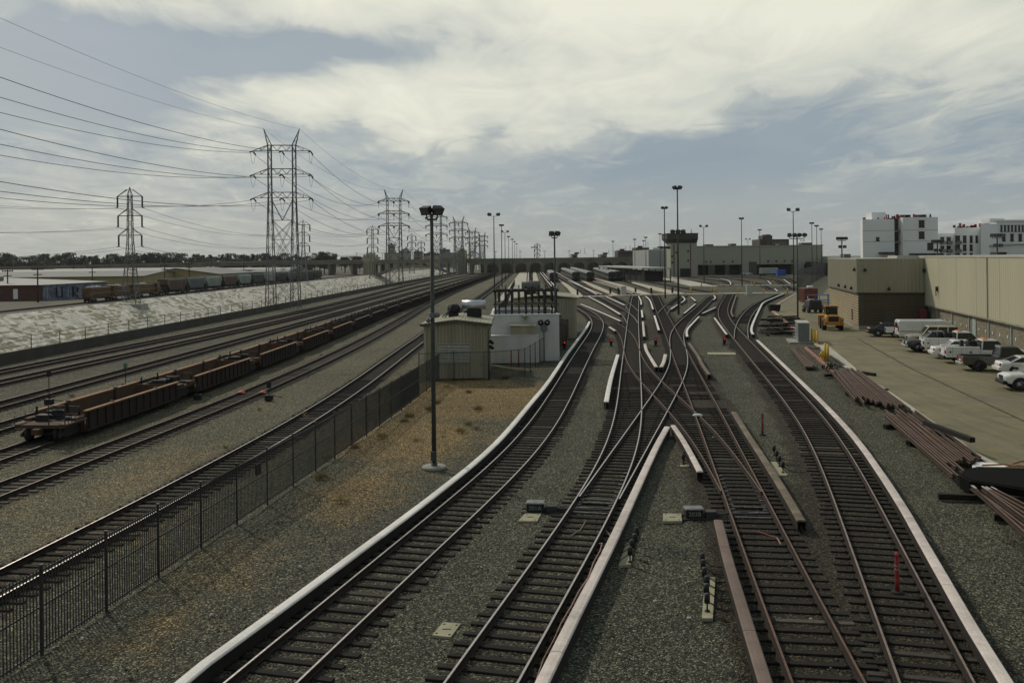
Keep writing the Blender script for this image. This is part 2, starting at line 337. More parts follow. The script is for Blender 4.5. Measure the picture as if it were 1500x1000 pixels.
# fan of far tracks, seen very flat
def pxpath(pts):
    q = sorted([G(x, y, .1) for x, y in pts], key=lambda v: v.y); return Path([v.y for v in q], [v.x for v in q])
fan = [
 ('far stabling track beside the pale walkway left of the parked trains', [(786,428),(779,410),(776,398)]),
 ('far stabling track with two white third rails behind the substation', [(810,424),(800,408),(792,397)]),
 ('far stabling track right of the shortest parked train', [(852,436),(835,418),(806,399)]),
 ('far stabling track under the second parked train', [(905,432),(868,417),(838,403),(822,397)]),
 ('far stabling track under the third parked train', [(931,433),(890,417),(852,404),(838,397)]),
 ('far stabling track in front of the longest parked train', [(958,434),(915,421),(880,409),(850,398)]),
 ('far stabling track under the longest parked train', [(1000,431),(955,423),(918,412),(893,405),(868,397)]),
 ('far stabling track leading to the wash canopy', [(1055,430),(1000,421),(960,414.5),(925,406)]),
 ('far stabling track ending at the control tower', [(1060,419),(1030,413),(1000,409.5),(975,406.5)]),
 ('curved far track before the dark shed doors right of the tower', [(1078,418),(1060,412),(1030,408.5),(1003,405.5)]),
 ('curved far track before the middle of the pale green shed', [(1130,424),(1113,415.5),(1080,409),(1040,405)]),
 ('curved far track beside the blue container', [(1160,424),(1140,411),(1110,406.5),(1075,404)]),
 ('curved far track beside the dark screen fence', [(1166,414),(1155,408),(1135,405),(1110,403)])]
# concrete lane and its kerb
LANE_L = [G(x, y) for x, y in ((1560,752),(1500,703),(1435,669),(1330,594),(1246,537),(1190,500),(1161,478),(1142,463),(1134.5,457),(1134,452),(1140,446.5),(1167,430.5))]
LANE_L = [(22.5, 6.)]+[(p.x, p.y) for p in LANE_L]+[(130, 400)]
# ------------------------------------------------------------------ the ground
def seg_mask(path, X, Y, ya, yb, r):
    d = np.abs(X-path.X(Y))/np.sqrt(1+np.interp(Y, path.g, path.sl)**2)
    return np.clip((r-d)/.5, 0, 1)*(Y > ya)*(Y < yb)
def ground_material():
    m = bpy.data.materials.new('ballast_ground'); m.use_nodes = True; t = m.node_tree; b = t.nodes['Principled BSDF']
    tc = N(t, 'ShaderNodeTexCoord'); co = tc.outputs['Object']
    at = N(t, 'ShaderNodeAttribute', attribute_name='mask'); sp = N(t, 'ShaderNodeSeparateColor'); L(t, at.outputs['Color'], sp.inputs[0])
    def nz(s, d=5, r=.6):
        n = N(t, 'ShaderNodeTexNoise'); n.inputs['Scale'].default_value = s; n.inputs['Detail'].default_value = d; n.inputs['Roughness'].default_value = r
        L(t, co, n.inputs['Vector']); return n.outputs[0]
    def vor(s):
        v = N(t, 'ShaderNodeTexVoronoi', feature='F1'); v.inputs['Scale'].default_value = s; L(t, co, v.inputs['Vector']); return v
    v1, v2 = vor(26.), vor(15.)
    s1 = N(t, 'ShaderNodeSeparateColor'); L(t, v1.outputs['Color'], s1.inputs[0])
    s2 = N(t, 'ShaderNodeSeparateColor'); L(t, v2.outputs['Color'], s2.inputs[0])
    big, mid = nz(.10, 4), nz(.75, 6)
    def msk(c, lo=.35, hi=.65):                                # mask broken up by noise
        return ramp(t, mth(t, 'ADD', c, mth(t, 'MULTIPLY', mth(t, 'SUBTRACT', mid, .5), .9)), [(lo, 0), (hi, 1)])
    tan, dirt, oil = msk(sp.outputs[0]), msk(sp.outputs[1], .3, .8), msk(sp.outputs[2], .3, .7)
    c = mixc(t, tan, (.080, .079, .053), (.112, .103, .063))
    c = mixc(t, mth(t, 'MULTIPLY', dirt, .85), c, mixc(t, nz(2.2), (.18, .115, .042), (.24, .175, .075)))
    c = mixc(t, mth(t, 'MULTIPLY', oil, .82), c, (.030, .023, .013))
    c = mixc(t, 1., c, ramp(t, big, [(.3, .82), (.7, 1.16)]), 'MULTIPLY')
    stone = ramp(t, s1.outputs[0], [(0, .18), (.5, .62), (.8, 1.35), (1, 4.2)])
    c = mixc(t, 1., c, stone, 'MULTIPLY')
    c = mixc(t, .5, c, mixc(t, 1., c, ramp(t, s2.outputs[1], [(0, .5), (.7, 1.), (1, 2.)]), 'MULTIPLY'))
    L(t, c, b.inputs['Base Color']); b.inputs['Roughness'].default_value = .9; b.inputs['Specular IOR Level'].default_value = .25
    bp = N(t, 'ShaderNodeBump'); bp.inputs['Strength'].default_value = 1.; bp.inputs['Distance'].default_value = .035; bp.invert = True
    L(t, v1.outputs['Distance'], bp.inputs['Height']); L(t, bp.outputs[0], b.inputs['Normal'])
    return m
M['ground'] = ground_material()
YARD = [(TA, 10, 175), (TB1, 10, 222), (TB2, 32, 215), (TC1, 10, 222), (TC2, 32, 170), (TL2, 85, 560), (TL3, 120, 560), (TC3, 100, 215), (TD1, 10, 222), (TD2, 92, 215)]
def ground():
    U = np.concatenate([np.arange(0, 100, .7), [101, 104, 110, 120, 140, 180, 250, 400, 800, 2000, 5000]])
    Y = np.concatenate([[-150, -60, -20], np.arange(2, 90, .7), np.arange(90, 240, 1.2), np.arange(240, 600, 8), [620, 700, 850, 1100, 1600, 2500, 4000, 7000]])
    yy, uu = np.meshgrid(Y, U, indexing='ij'); xx = WALL.X(yy)+uu
    n, k = yy.shape
    near = np.full(xx.shape, 9.)
    for p, a, b_ in YARD+[(q, 10, 560) for q in (TF1, TF2, TF3, TF4, TF5, TF6, TF7)]: near = np.where((yy > a-2) & (yy < b_+2), np.minimum(near, np.abs(xx-p.X(yy))), near)
    rs = np.random.RandomState(4); zz_ = np.zeros_like(xx)
    for i in range(26):
        kx, ky, ph = rs.normal(0, 1.1), rs.normal(0, 1.1), rs.uniform(0, 6.28); zz_ += np.sin(kx*xx+ky*yy+ph)/26**.5
    zz_ = (zz_*.035-.05)*np.clip((near-1.45)/.9, 0, 1)*(uu < 90)*(uu > 1.5)*(yy < 230)      # hollows between the tracks, ballast shoulders beside them
    lane = np.interp(yy, [p[1] for p in LANE_L], [p[0] for p in LANE_L]); zz_ = np.where(xx > lane-1.2, np.minimum(zz_, 0), zz_)
    v = np.stack([xx, yy, zz_], -1).reshape(-1, 3)
    i = np.arange(n-1)[:, None]*k+np.arange(k-1)[None, :]
    f = np.stack([i, i+1, i+k+1, i+k], -1).reshape(-1, 4)
    me = bpy.data.meshes.new('ground'); me.from_pydata(v.tolist(), [], f.tolist()); me.materials.append(M['ground'])
    fx = np.interp(yy, [10, 21, 32, 55, 84, 120, 200, 560], [-12, -10.9, -9.5, -6.6, -5, -5, -5, -5])
    tan = np.clip((fx-1.2-xx)/2.4+.1, 0, 1)*.95
    tan = np.where(xx < TF5.X(yy)+1.5, tan*.25, tan)
    dirt = np.zeros_like(xx)
    def blob(px, py, rx, ry, a):
        c = G(px, py); return a*np.exp(-((xx-c.x)/rx)**2-((yy-c.y)/ry)**2)
    for a in ((690, 580, 6, 9, 1.5), (600, 640, 3.8, 7, 1.2), (520, 720, 2.6, 6, .75), (560, 690, 3, 5, .6), (700, 640, 3, 6, .5), (330, 830, 2.2, 5, .55), (220, 930, 2, 4, .5), (230, 690, 3, 9, .55), (150, 780, 3, 5, .6), (400, 590, 2, 10, .35), (40, 740, 3, 5, .4), (750, 545, 3, 6, .5), (1000, 470, 4, 8, .3)):
        dirt = np.maximum(dirt, blob(*a))
    dirt = np.maximum(dirt, np.clip((xx+60)/10, 0, 1)*np.where(xx < fx-25, .3, 0))
    oil = np.zeros_like(xx)
    for p, a, b_ in YARD:
        k = 1.0 if p in (TC1, TD1, TC2) else .40
        k = k+(.9-k)*np.clip((yy-38)/22, 0, 1)
        oil = np.maximum(oil, k*seg_mask(p, xx, yy, a, b_, 2.15 if p in (TC1, TD1) else 1.75))
    for p in (TF1, TF2, TF3, TF4, TF5, TF6, TF7): oil = np.maximum(oil, .62*seg_mask(p, xx, yy, 10, 560, 1.9))
    for lab, pts in fan: p = pxpath(pts); oil = np.maximum(oil, .95*seg_mask(p, xx, yy, p.g[0], p.g[-1], 2.4))
    oil = np.where((np.abs(xx-(TB1.X(yy)+TC1.X(yy))/2) < 3.2) & (yy > 52) & (yy < 95), np.maximum(oil, .85), oil)
    col = np.stack([tan, dirt, oil, np.ones_like(xx)], -1).reshape(-1, 4).astype(np.float32)
    ca = me.color_attributes.new('mask', 'FLOAT_COLOR', 'POINT'); ca.data.foreach_set('color', col.ravel())
    o = bpy.data.objects.new('ground', me); C.objects.link(o); tag(o, kind='structure')
ground()
def stones():
    rs = np.random.RandomState(8); n = 15000
    Y = 12+28*rs.rand(n)**1.35; X = (rs.rand(n)*1.3-.62)*Y*1.05
    fx = np.interp(Y, [10, 21, 32, 55], [-12, -10.9, -9.5, -6.6]); keep = (X > fx+.3) & (X < np.interp(Y, [p[1] for p in LANE_L], [p[0] for p in LANE_L])-.6)
    for p in (TA, TB1, TC1, TD1): keep &= np.abs(np.abs(X-p.X(Y))-.755) > .16
    X, Y = X[keep], Y[keep]; n = len(X)
    base = np.array([(1,0,0),(0,1,0),(-1,0,0),(0,-1,0),(0,0,1),(0,0,-1)], float); F = np.array([(0,1,4),(1,2,4),(2,3,4),(3,0,4),(1,0,5),(2,1,5),(3,2,5),(0,3,5)])
    a = rs.rand(n)*6.283; s = .018+.024*rs.rand(n)**2; V = base[None]*(1+.45*(rs.rand(n, 6, 3)-.5))+.5*(rs.rand(n, 6, 3)-.5)
    V = V*s[:, None, None]*np.array([1, 1, .75]); c, d = np.cos(a)[:, None], np.sin(a)[:, None]
    W = np.stack([V[..., 0]*c-V[..., 1]*d+X[:, None], V[..., 0]*d+V[..., 1]*c+Y[:, None], V[..., 2]+.012], -1)
    near = np.min([np.abs(X-p.X(Y)) for p in (TA, TB1, TC1, TD1)], 0); W[..., 2] -= (.04*np.clip((near-1.45)/.9, 0, 1))[:, None]
    me = bpy.data.meshes.new('ballast_stones'); me.from_pydata(W.reshape(-1, 3).tolist(), [], (F[None]+6*np.arange(n)[:, None, None]).reshape(-1, 3).tolist()); me.materials.append(M['stone'])
    o = bpy.data.objects.new('ballast_stones', me); C.objects.link(o); tag(o, 'loose grey ballast stones scattered over the near track bed', 'ballast', None, 'stuff')
M['stone'] = mat('loose_ballast_stone', (.13, .135, .11), .9, 0, .75, 9, .3, 40, 0, (.045, .045, .035), (.4, .6), 14.)
stones()
def strip(name, profs, m, kind='structure'):
    """sheet swept along Y: profs = list of (Y, [(x, z), ...])"""
    b = MB(); b.loft([[(x, y, z) for x, z in p] for y, p in profs], closed=False)
    o = b.build(name, m); tag(o, kind=kind); return o
def bank_material():
    m = bpy.data.materials.new('painted_over_concrete_bank'); m.use_nodes = True; t = m.node_tree; b = t.nodes['Principled BSDF']
    tc = N(t, 'ShaderNodeTexCoord'); mp = N(t, 'ShaderNodeMapping'); L(t, tc.outputs['Object'], mp.inputs[0]); mp.inputs['Scale'].default_value = (.95, .34, .0); mp.inputs['Rotation'].default_value = (0, 0, R(24))
    def vor(s, off, dist='CHEBYCHEV'):
        m2 = N(t, 'ShaderNodeMapping'); L(t, mp.outputs[0], m2.inputs[0]); m2.inputs['Location'].default_value = off
        v = N(t, 'ShaderNodeTexVoronoi', feature='F1', distance=dist); v.inputs['Scale'].default_value = s; L(t, m2.outputs[0], v.inputs['Vector'])
        s_ = N(t, 'ShaderNodeSeparateColor'); L(t, v.outputs['Color'], s_.inputs[0]); return s_.outputs[0]
    n = N(t, 'ShaderNodeTexNoise'); n.inputs['Scale'].default_value = .09; n.inputs['Detail'].default_value = 3; L(t, tc.outputs['Object'], n.inputs['Vector'])
    n2 = N(t, 'ShaderNodeTexNoise'); n2.inputs['Scale'].default_value = .8; n2.inputs['Detail'].default_value = 6; L(t, tc.outputs['Object'], n2.inputs['Vector'])
    a = mth(t, 'ADD', mth(t, 'MAXIMUM', vor(1.6, (0,0,0)), vor(.9, (3.3,1.2,0))), mth(t, 'MULTIPLY', mth(t, 'SUBTRACT', n.outputs[0], .5), .9))
    f = ramp(t, a, [(.545, 0), (.56, 1)])
    shade = vor(2.1, (7, 2, 0))
    wht = mixc(t, shade, (.56, .535, .455), (.74, .71, .62)); tan = mixc(t, shade, (.25, .225, .14), (.34, .31, .20))
    c = mixc(t, f, tan, wht)
    c = mixc(t, 1., c, ramp(t, n2.outputs[0], [(.3, .70), (.7, 1.15)]), 'MULTIPLY')
    sp = N(t, 'ShaderNodeSeparateXYZ'); L(t, tc.outputs['Object'], sp.inputs[0])        # slab joints and water streaks running down the slope
    jn = mth(t, 'LESS_THAN', mth(t, 'FRACT', mth(t, 'MULTIPLY', sp.outputs[1], .125)), .016); c = mixc(t, mth(t, 'MULTIPLY', jn, .6), c, (.10, .095, .075))
    m3 = N(t, 'ShaderNodeMapping'); L(t, tc.outputs['Object'], m3.inputs[0]); m3.inputs['Scale'].default_value = (.05, 1.1, .05)
    n4 = N(t, 'ShaderNodeTexNoise'); n4.inputs['Scale'].default_value = 1.; n4.inputs['Detail'].default_value = 5; L(t, m3.outputs[0], n4.inputs['Vector'])
    c = mixc(t, 1., c, ramp(t, n4.outputs[0], [(.35, .66), (.55, 1.)]), 'MULTIPLY')
    L(t, c, b.inputs['Base Color']); b.inputs['Roughness'].default_value = .9; return m
M['bank'] = bank_material()
YS = [-100, -20, 40, 100, 160, 220, 300, 380, 460, 555, 680, 800, 1200, 2500, 4000]
strip('river_bank', [(y, [(float(BANK.X(y))-.2, .0), (float(BANK.X(y)), .0), (float(BANK.X(y))+13, -6.4), (float(BANK.X(y))+13.05, -6.6)]) for y in YS], M['bank'])
strip('river_bed', [(y, [(float(BANK.X(y))+13.05, -6.6), (float(WALL.X(y))-10, -6.7), (float(WALL.X(y)), -1.2), (float(WALL.X(y))+.02, 0)]) for y in YS], M['concrete_pale'])
M['west'] = mat('west_bank_dirt', (.095, .085, .06), .95, 0, .3, .15, .3, 4, 0, (.07, .068, .05), (.45, .7), .12)
strip('ground_beyond_river', [(y, [(-6000, 0.), (-400, 0.), (float(BANK.X(y))-30, 0.), (float(BANK.X(y))-.2, 0.)]) for y in YS+[7000]], M['west'])
M['parapet'] = mat('stained_parapet', (.062, .056, .042), .9, 0, .3, .4, .15, 6, .1, (.036, .032, .025), (.5, .8), .3)
# parapet wall along the near side of the river
b = MB()
for a, c in zip(np.linspace(30, 560, 54)[:-1], np.linspace(30, 560, 54)[1:]):
    x0, x1 = float(WALL.X(a)), float(WALL.X(c))
    b.loft([[(x0, a, -.3), (x0+.35, a, -.3), (x0+.3, a, 1.05), (x0+.05, a, 1.05)], [(x1, c, -.3), (x1+.35, c, -.3), (x1+.3, c, 1.05), (x1+.05, c, 1.05)]], caps=a < 31 or c > 559)
tag(b.build('parapet_wall', M['parapet']), 'long low concrete parapet wall between the freight tracks and the river channel', 'wall')
def rail_fence(name, label, path, y0, y1, step, off, z0, h, m):
    t = thing(name, label, 'fence'); n = int((y1-y0)/step); rl = MB()
    ys_ = np.linspace(y0, y1, n+1)
    k = 0; rest = MB()
    for y in ys_:
        p = path.pt(y, off, z0); pb = MB() if k < 90 else rest
        pb.cyl(p, p+Vector((0, 0, h)), .045, 6)
        if k < 90: pb.build('post', m, t)
        k += 1
    if rest.v: tag(rest.build('post', m, t), kind='stuff')
    for f in (.33, .66, .97): rl.tube([path.pt(y, off, z0+h*f) for y in ys_], .022, 4)
    rl.build('cable', m, t); return t
rail_fence('post_and_cable_fence', 'thin post and cable fence along the top of the river parapet wall', WALL, 40, 470, 5.2, .17, 1.05, 1.25, M['dark_steel'])
def lane_material():
    m = mat('lane_concrete', (.20, .174, .090), .9, 0, .2, .35, .14, 9, .15, (.155, .145, .10), (.42, .72), .22); t = m.node_tree; b = t.nodes['Principled BSDF']
    src = b.inputs['Base Color'].links[0].from_socket; tc = N(t, 'ShaderNodeTexCoord')
    mp = N(t, 'ShaderNodeMapping'); mp.inputs['Rotation'].default_value = (0, 0, R(-12)); mp.inputs['Scale'].default_value = (.55, .06, 1); L(t, tc.outputs['Object'], mp.inputs[0])
    n = N(t, 'ShaderNodeTexNoise'); n.inputs['Scale'].default_value = 2.; n.inputs['Detail'].default_value = 6; n.inputs['Roughness'].default_value = .7; L(t, mp.outputs[0], n.inputs['Vector'])
    c = mixc(t, 1., src, ramp(t, n.outputs[0], [(.3, .72), (.5, 1.), (.75, 1.12)]), 'MULTIPLY')
    n3 = N(t, 'ShaderNodeTexNoise'); n3.inputs['Scale'].default_value = .5; n3.inputs['Detail'].default_value = 8; n3.inputs['Roughness'].default_value = .75; L(t, tc.outputs['Object'], n3.inputs['Vector'])
    c = mixc(t, ramp(t, n3.outputs[0], [(.56, 0), (.70, .8)]), c, (.055, .052, .038))
    L(t, c, b.inputs['Base Color']); return m
M['lane'] = lane_material()
b = MB(); q = [(x, y, .012) for x, y in LANE_L]; r = [(max(x+30, 62), y, .012) for x, y in LANE_L]
b.loft([q, r], closed=False); tag(b.build('paved_lane', M['lane']), kind='structure')
def ribbon(name, pts, w0, w1, z0, z1, m, kind=None, parent=None, label=None, cat=None):
    """kerb-like ribbon: from offset w0 to w1 right of the polyline"""
    P = [Vector((p[0], p[1], 0)) for p in pts]; rings = []
    for i, p in enumerate(P):
        d = (P[min(i+1, len(P)-1)]-P[max(i-1, 0)]).normalized(); n = Vector((d.y, -d.x, 0))
        a, c = p+n*w0, p+n*w1
        rings.append([(a.x, a.y, z0), (c.x, c.y, z0), (c.x, c.y, z1), (a.x, a.y, z1)])
    b = MB(); b.loft(rings, m=0); o = b.build(name, m, parent); tag(o, label, cat, None, kind); return o
ribbon('kerb', LANE_L[:-1], -.28, .0, -.1, .13, M['concrete_pale'], 'structure')
ribbon('kerb', LANE_L[6:-1], -.5, -.281, -.1, .16, M['red_curb'], 'structure')
ribbon('kerb', [G(1201,510), G(1180,510), G(1221,546)], -.12, .12, -.1, .14, M['red_curb'], 'structure')
# concrete pad with a trench beside the lane
pad = [G(1197,506), G(1210,504), G(1254,540), G(1240,540)]
b = MB(); b.prism([(p.x, p.y) for p in pad], .0, .05); tag(b.build('concrete_apron', M['concrete_pale']), kind='structure')
ribbon('drain_channel', [G(1217,521), G(1239,536)], -.22, .22, .03, .056, M['black'], None, None, 'dark drain slot in the pale concrete apron beside the yellow hydrant', 'drain')
b = MB(); pts = [G(1258,497), G(1335,540), G(1420,580), G(1520,626)]
M['gutter'] = mat('dirty_gutter', (.075, .066, .042), .95, 0, .5, 1.5)
ribbon('gutter_line', pts, -.11, .11, .01, .018, M['gutter'], 'structure')
# road crossings over the yard
def crossing(name, pts, wd): ribbon(name, [G(x, y) for x, y in pts], -wd/2, wd/2, -.05, .165, M['concrete_pale'], 'structure')
crossing('crossing_path', [(837,435.6),(960,432),(1080,430),(1168,429.2)], 3.4)
crossing('crossing_path', [(1012,419),(1090,418.2),(1168,418.3)], 3.4)
# ------------------------------------------------------------------ tracks
RAIL = [(-.07,.0),(.07,.0),(.07,.02),(.014,.035),(.014,.115),(.036,.125),(.036,.155),(.026,.163),(-.026,.163),(-.036,.155),(-.036,.125),(-.014,.115),(-.014,.035),(-.07,.02)]
def rail_mesh(path, y0, y1, off, z=.048):
    b = MB(); rings = []; n = max(3, int((y1-y0)/(1.2 if y1 < 300 else 3)))
    for y in np.linspace(y0, y1, n+1):
        p = path.pt(float(y), off); d = path.ang(float(y)); c, s = math.cos(d), math.sin(d)
        rings.append([(p.x+x*c, p.y-x*s, z+h) for x, h in RAIL])
    b.loft(rings)
    k = len(RAIL); nf = (len(rings)-1)*k
    for i in range(nf):
        if i % k in (7,): b.m[i] = 1
    return b
tie_mesh = {}
def tie_proto(key, m):
    if key in tie_mesh: return tie_mesh[key]
    b = MB(); b.cbx(-1.3, -.10, -.10, 1.3, .10, .052, .012)
    for s in (-GA, GA):
        b.bx(s-.17, -.09, .0521, s+.17, .09, .064, 1)
        for e in (-.11, .11): b.bx(s+e-.015, -.07, .064, s+e+.015, -.035, .085, 1); b.bx(s+e-.015, .035, .064, s+e+.015, .07, .085, 1)
    o = b.build('tie', [m, M['rail_side']]); tie_mesh[key] = o.data; bpy.data.objects.remove(o); return tie_mesh[key]
TIES = []                                                       # (x, y, direction) of every tie laid so far
def railway_track(path, y0, y1, label, head='rail_head', tie='tie', near=100, space=.61, group='railway tracks of the yard', first=None, partners=(), lift=0.):
    t = thing('railway_track', label, 'track', (0, 0, 0), 0, group)
    for s in (-1, 1): rail_mesh(path, y0, y1, s*GA).build('rail', [M['rail_side'], M[head]], t)
    y, k, rest, laid = (first if first is not None else y0), 0, MB(), []
    me = tie_proto(tie, M[tie])
    while y < y1:
        a = path.ang(y); c = path.pt(y); lo, hi = -1.3+random.uniform(-.07, .07), 1.3+random.uniform(-.07, .07)
        blocked = False
        for q in TIES:
            if abs(q[1]-c.y) < .32 and q[2]-.9 < c.x < q[3]+.9: blocked = True; break
        if not blocked:
            for p2, a2, b2 in partners:
                if a2 < y < b2:
                    d = float(p2.X(y))-c.x
                    if abs(d) < 2.9: lo, hi = min(lo, d-1.25), max(hi, d+1.25)
            laid.append((c.x, c.y, c.x+lo, c.x+hi))
            mid, L_ = (lo+hi)/2, hi-lo; rz = -a+random.uniform(-.012, .012)
            if k < near:
                o = bpy.data.objects.new('tie', me if random.random() > .07 or tie != 'tie' else tie_proto('tie_pale', M['tie_pale'])); C.objects.link(o); o.parent = t
                o.location = (c.x+mid*math.cos(a), c.y-mid*math.sin(a), random.uniform(-.012, .004)); o.rotation_euler = (0, 0, rz); o.scale = (L_/2.6, 1, 1)
                k += 1
            else: rest.box((c.x+mid*math.cos(a), c.y-mid*math.sin(a), -.03), (L_, .23, .1), rz)
        y += space*random.uniform(.97, 1.03)*math.cos(a)
    TIES.extend(laid)
    if rest.v: tag(rest.build('tie', M[tie], t), kind='stuff')
    return t
def overlap_start(p, q, y0, y1, d):
    """first depth at which two paths are d apart"""
    for y in np.linspace(y0, y1, 400):
        if abs(float(p.X(y))-float(q.X(y))) > d: return float(y)
    return y1
def merge_start(p, q, lo, hi):
    ys_ = np.linspace(hi, lo, 500); d = np.abs(p.X(ys_)-q.X(ys_)); k = np.where(d < .09)[0]
    return float(ys_[k[0]])+.2 if len(k) else float(ys_[int(np.argmin(d))])
railway_track(TA, 12.5, 172, 'yard track curving beside the long white covered third rail left of the crossover')
sB = overlap_start(TB2, TB1, 34, 60, .06); sC = overlap_start(TC2, TC1, 34, 60, .06)
def overlap_end(p, q, y1, y0, d):
    for y in np.linspace(y1, y0, 400):
        if abs(float(p.X(y))-float(q.X(y))) > d: return float(y)
    return y0
railway_track(TB1, 12.5, 216, 'yard track running through the scissors crossover past the 201A switch box', partners=((TB2, 33, 62), (TC2, 55, 140)))
railway_track(TC1, 12.5, 216, 'rust topped yard track running through the crossover past the 203B switch box', head='rail_rust', partners=((TC2, 33, 62), (TB2, 55, 140)))
railway_track(TC2, sC, 172, 'rust topped diagonal track leaving the 203B switch across the crossover', head='rail_rust', near=80)
railway_track(TB2, sB, 205, 'bright railed diagonal track leaving the 201A switch across the crossover', near=80)
railway_track(TD1, 12.5, 216, 'yard track curving past the stacked rails beside the concrete lane', head='rail_worn_head', partners=((TD2, 90, 110),))
railway_track(TD2, overlap_start(TD2, TD1, 96, 130, .13), 212, 'far yard track branching off to the road crossing by the red kerb', near=60)
railway_track(TL2, merge_start(TL2, TB1, 92, 135), 330, 'yard track joining from the parked trains beside the twin white third rails', near=20)
railway_track(TL3, merge_start(TL3, TB1, 112, 175), 330, 'yard track joining from the parked trains just left of the straight crossover track', near=20)
railway_track(TC3, merge_start(TC3, TC1, 100, 150), 212, 'short curved yard track swinging past the tallest light mast', near=20)
fg = 'freight tracks beside the river'
railway_track(TF1, 15, 555, 'freight track running along the dark picket fence', 'rail_head', 'tie', 100, .55, fg)
railway_track(TF2, 23, 555, 'empty freight track between the picket fence and the row of well cars', 'rail_old', 'tie_pale', 100, .55, fg)
railway_track(TF3, 24, 555, 'freight track carrying the row of orange brown well cars', 'rail_old', 'tie_pale', 70, .55, fg)
railway_track(TF4, 26, 555, 'freight siding with orange derails just behind the well cars', 'rail_old', 'tie', 60, .55, fg)
railway_track(TF5, 30, 555, 'freight track alone in pale gravel behind the well cars', 'rail_old', 'tie', 60, .55, fg)
railway_track(TF6, 32, 555, 'freight track second from the river parapet wall', 'rail_old', 'tie', 40, .55, fg)
railway_track(TF7, 32, 555, 'freight track closest to the river parapet wall', 'rail_old', 'tie', 40, .55, fg)
FR = Path([100, 300, 430, 555, 800], [-96.5, -96.5, -94.5, -90.5, -79])     # track along the far bank
railway_track(FR, 110, 545, 'track on top of the far river bank carrying grain hoppers and locomotives', 'rail_old', 'tie', 0, .9, fg)
# fan of far tracks, seen very flat
for lab, pts in fan:
    p = pxpath(pts)
    railway_track(p, p.g[0], p.g[-1], lab, near=0, space=.9)
# ------------------------------------------------------------------ third rails
def third_rail(pts, side, label, m='cover_white', wd=.30, group='covered third rails of the yard'):
    q = [G(x, y, .45) for x, y in pts]
    P = []
    for i in range(len(q)-1):                                   # Catmull-Rom through the measured points
        p0, p1, p2, p3 = q[max(i-1, 0)], q[i], q[i+1], q[min(i+2, len(q)-1)]
        n = max(1, int((p2-p1).length/1.5))
        for k in range(n):
            t = k/n; P.append(.5*((2*p1)+(p2-p0)*t+(2*p0-5*p1+4*p2-p3)*t*t+(3*p1-p0-3*p2+p3)*t**3))
    P.append(q[-1])
    s = 1 if side == 'R' else -1                                # where the track lies, looking along +Y
    up = 1 if P[-1].y > P[0].y else -1
    def sweep(prof):
        rings = []
        for i, p in enumerate(P):
            d = (P[min(i+1, len(P)-1)]-P[max(i-1, 0)]); d.z = 0; d.normalize(); n = Vector((d.y, -d.x, 0))*up*s
            rings.append([(p.x+n.x*x, p.y+n.y*x, z) for x, z in prof])
        return MB().loft(rings)
    t = thing('third_rail', label, 'third rail', (0, 0, 0), 0, group)
    h = wd/2
    prof = [(-h, .40), (h, .40), (h, .43), (h-.03, .455), (0, .465), (-h+.03, .455), (-h, .43)]
    whole = P
    if P[0].y < 115:                                            # boards of about three metres butted end to end
        i = 0
        while i < len(whole)-1:
            j = min(i+2, len(whole)-1); P = [Vector(p) for p in whole[i:j+1]]
            if j < len(whole)-1: P[-1] = P[-1]-(P[-1]-P[-2]).normalized()*.014
            bd = sweep(prof); dz = random.uniform(-.006, .006); bd.v = [(x, y, z+dz) for x, y, z in bd.v]; bd.build('cover_board', M[m], t); i = j
        P = whole
    else: sweep(prof).build('cover_board', M[m], t)
    sweep([(h-.05, .10), (h-.02, .10), (h-.02, .3995), (h-.05, .3995)]).build('side_board', M['tie'], t)
    sweep([(-h+.01, .08), (-h+.04, .08), (-h+.04, .3995), (-h+.01, .3995)]).build('back_board', M['tie'], t)
    sweep([(-.06, .12), (.06, .12), (.06, .14), (.015, .15), (.015, .22), (.035, .23), (.035, .26), (-.035, .26), (-.035, .23), (-.015, .22), (-.015, .15), (-.06, .14)]).build('conductor_rail', M['rail_side'], t)
    br = MB(); acc = 0
    for a, c in zip(P[:-1], P[1:]):
        acc += (c-a).length
        if acc > 2.4:
            acc = 0; d = (c-a).normalized(); rz = math.atan2(d.y, d.x)
            br.box((a.x, a.y, .06), (.16, .2, .119), rz); br.box((a.x, a.y, .33), (.06, .2, .14), rz)
    if br.v: br.build('bracket', M['black'], t)
    return t
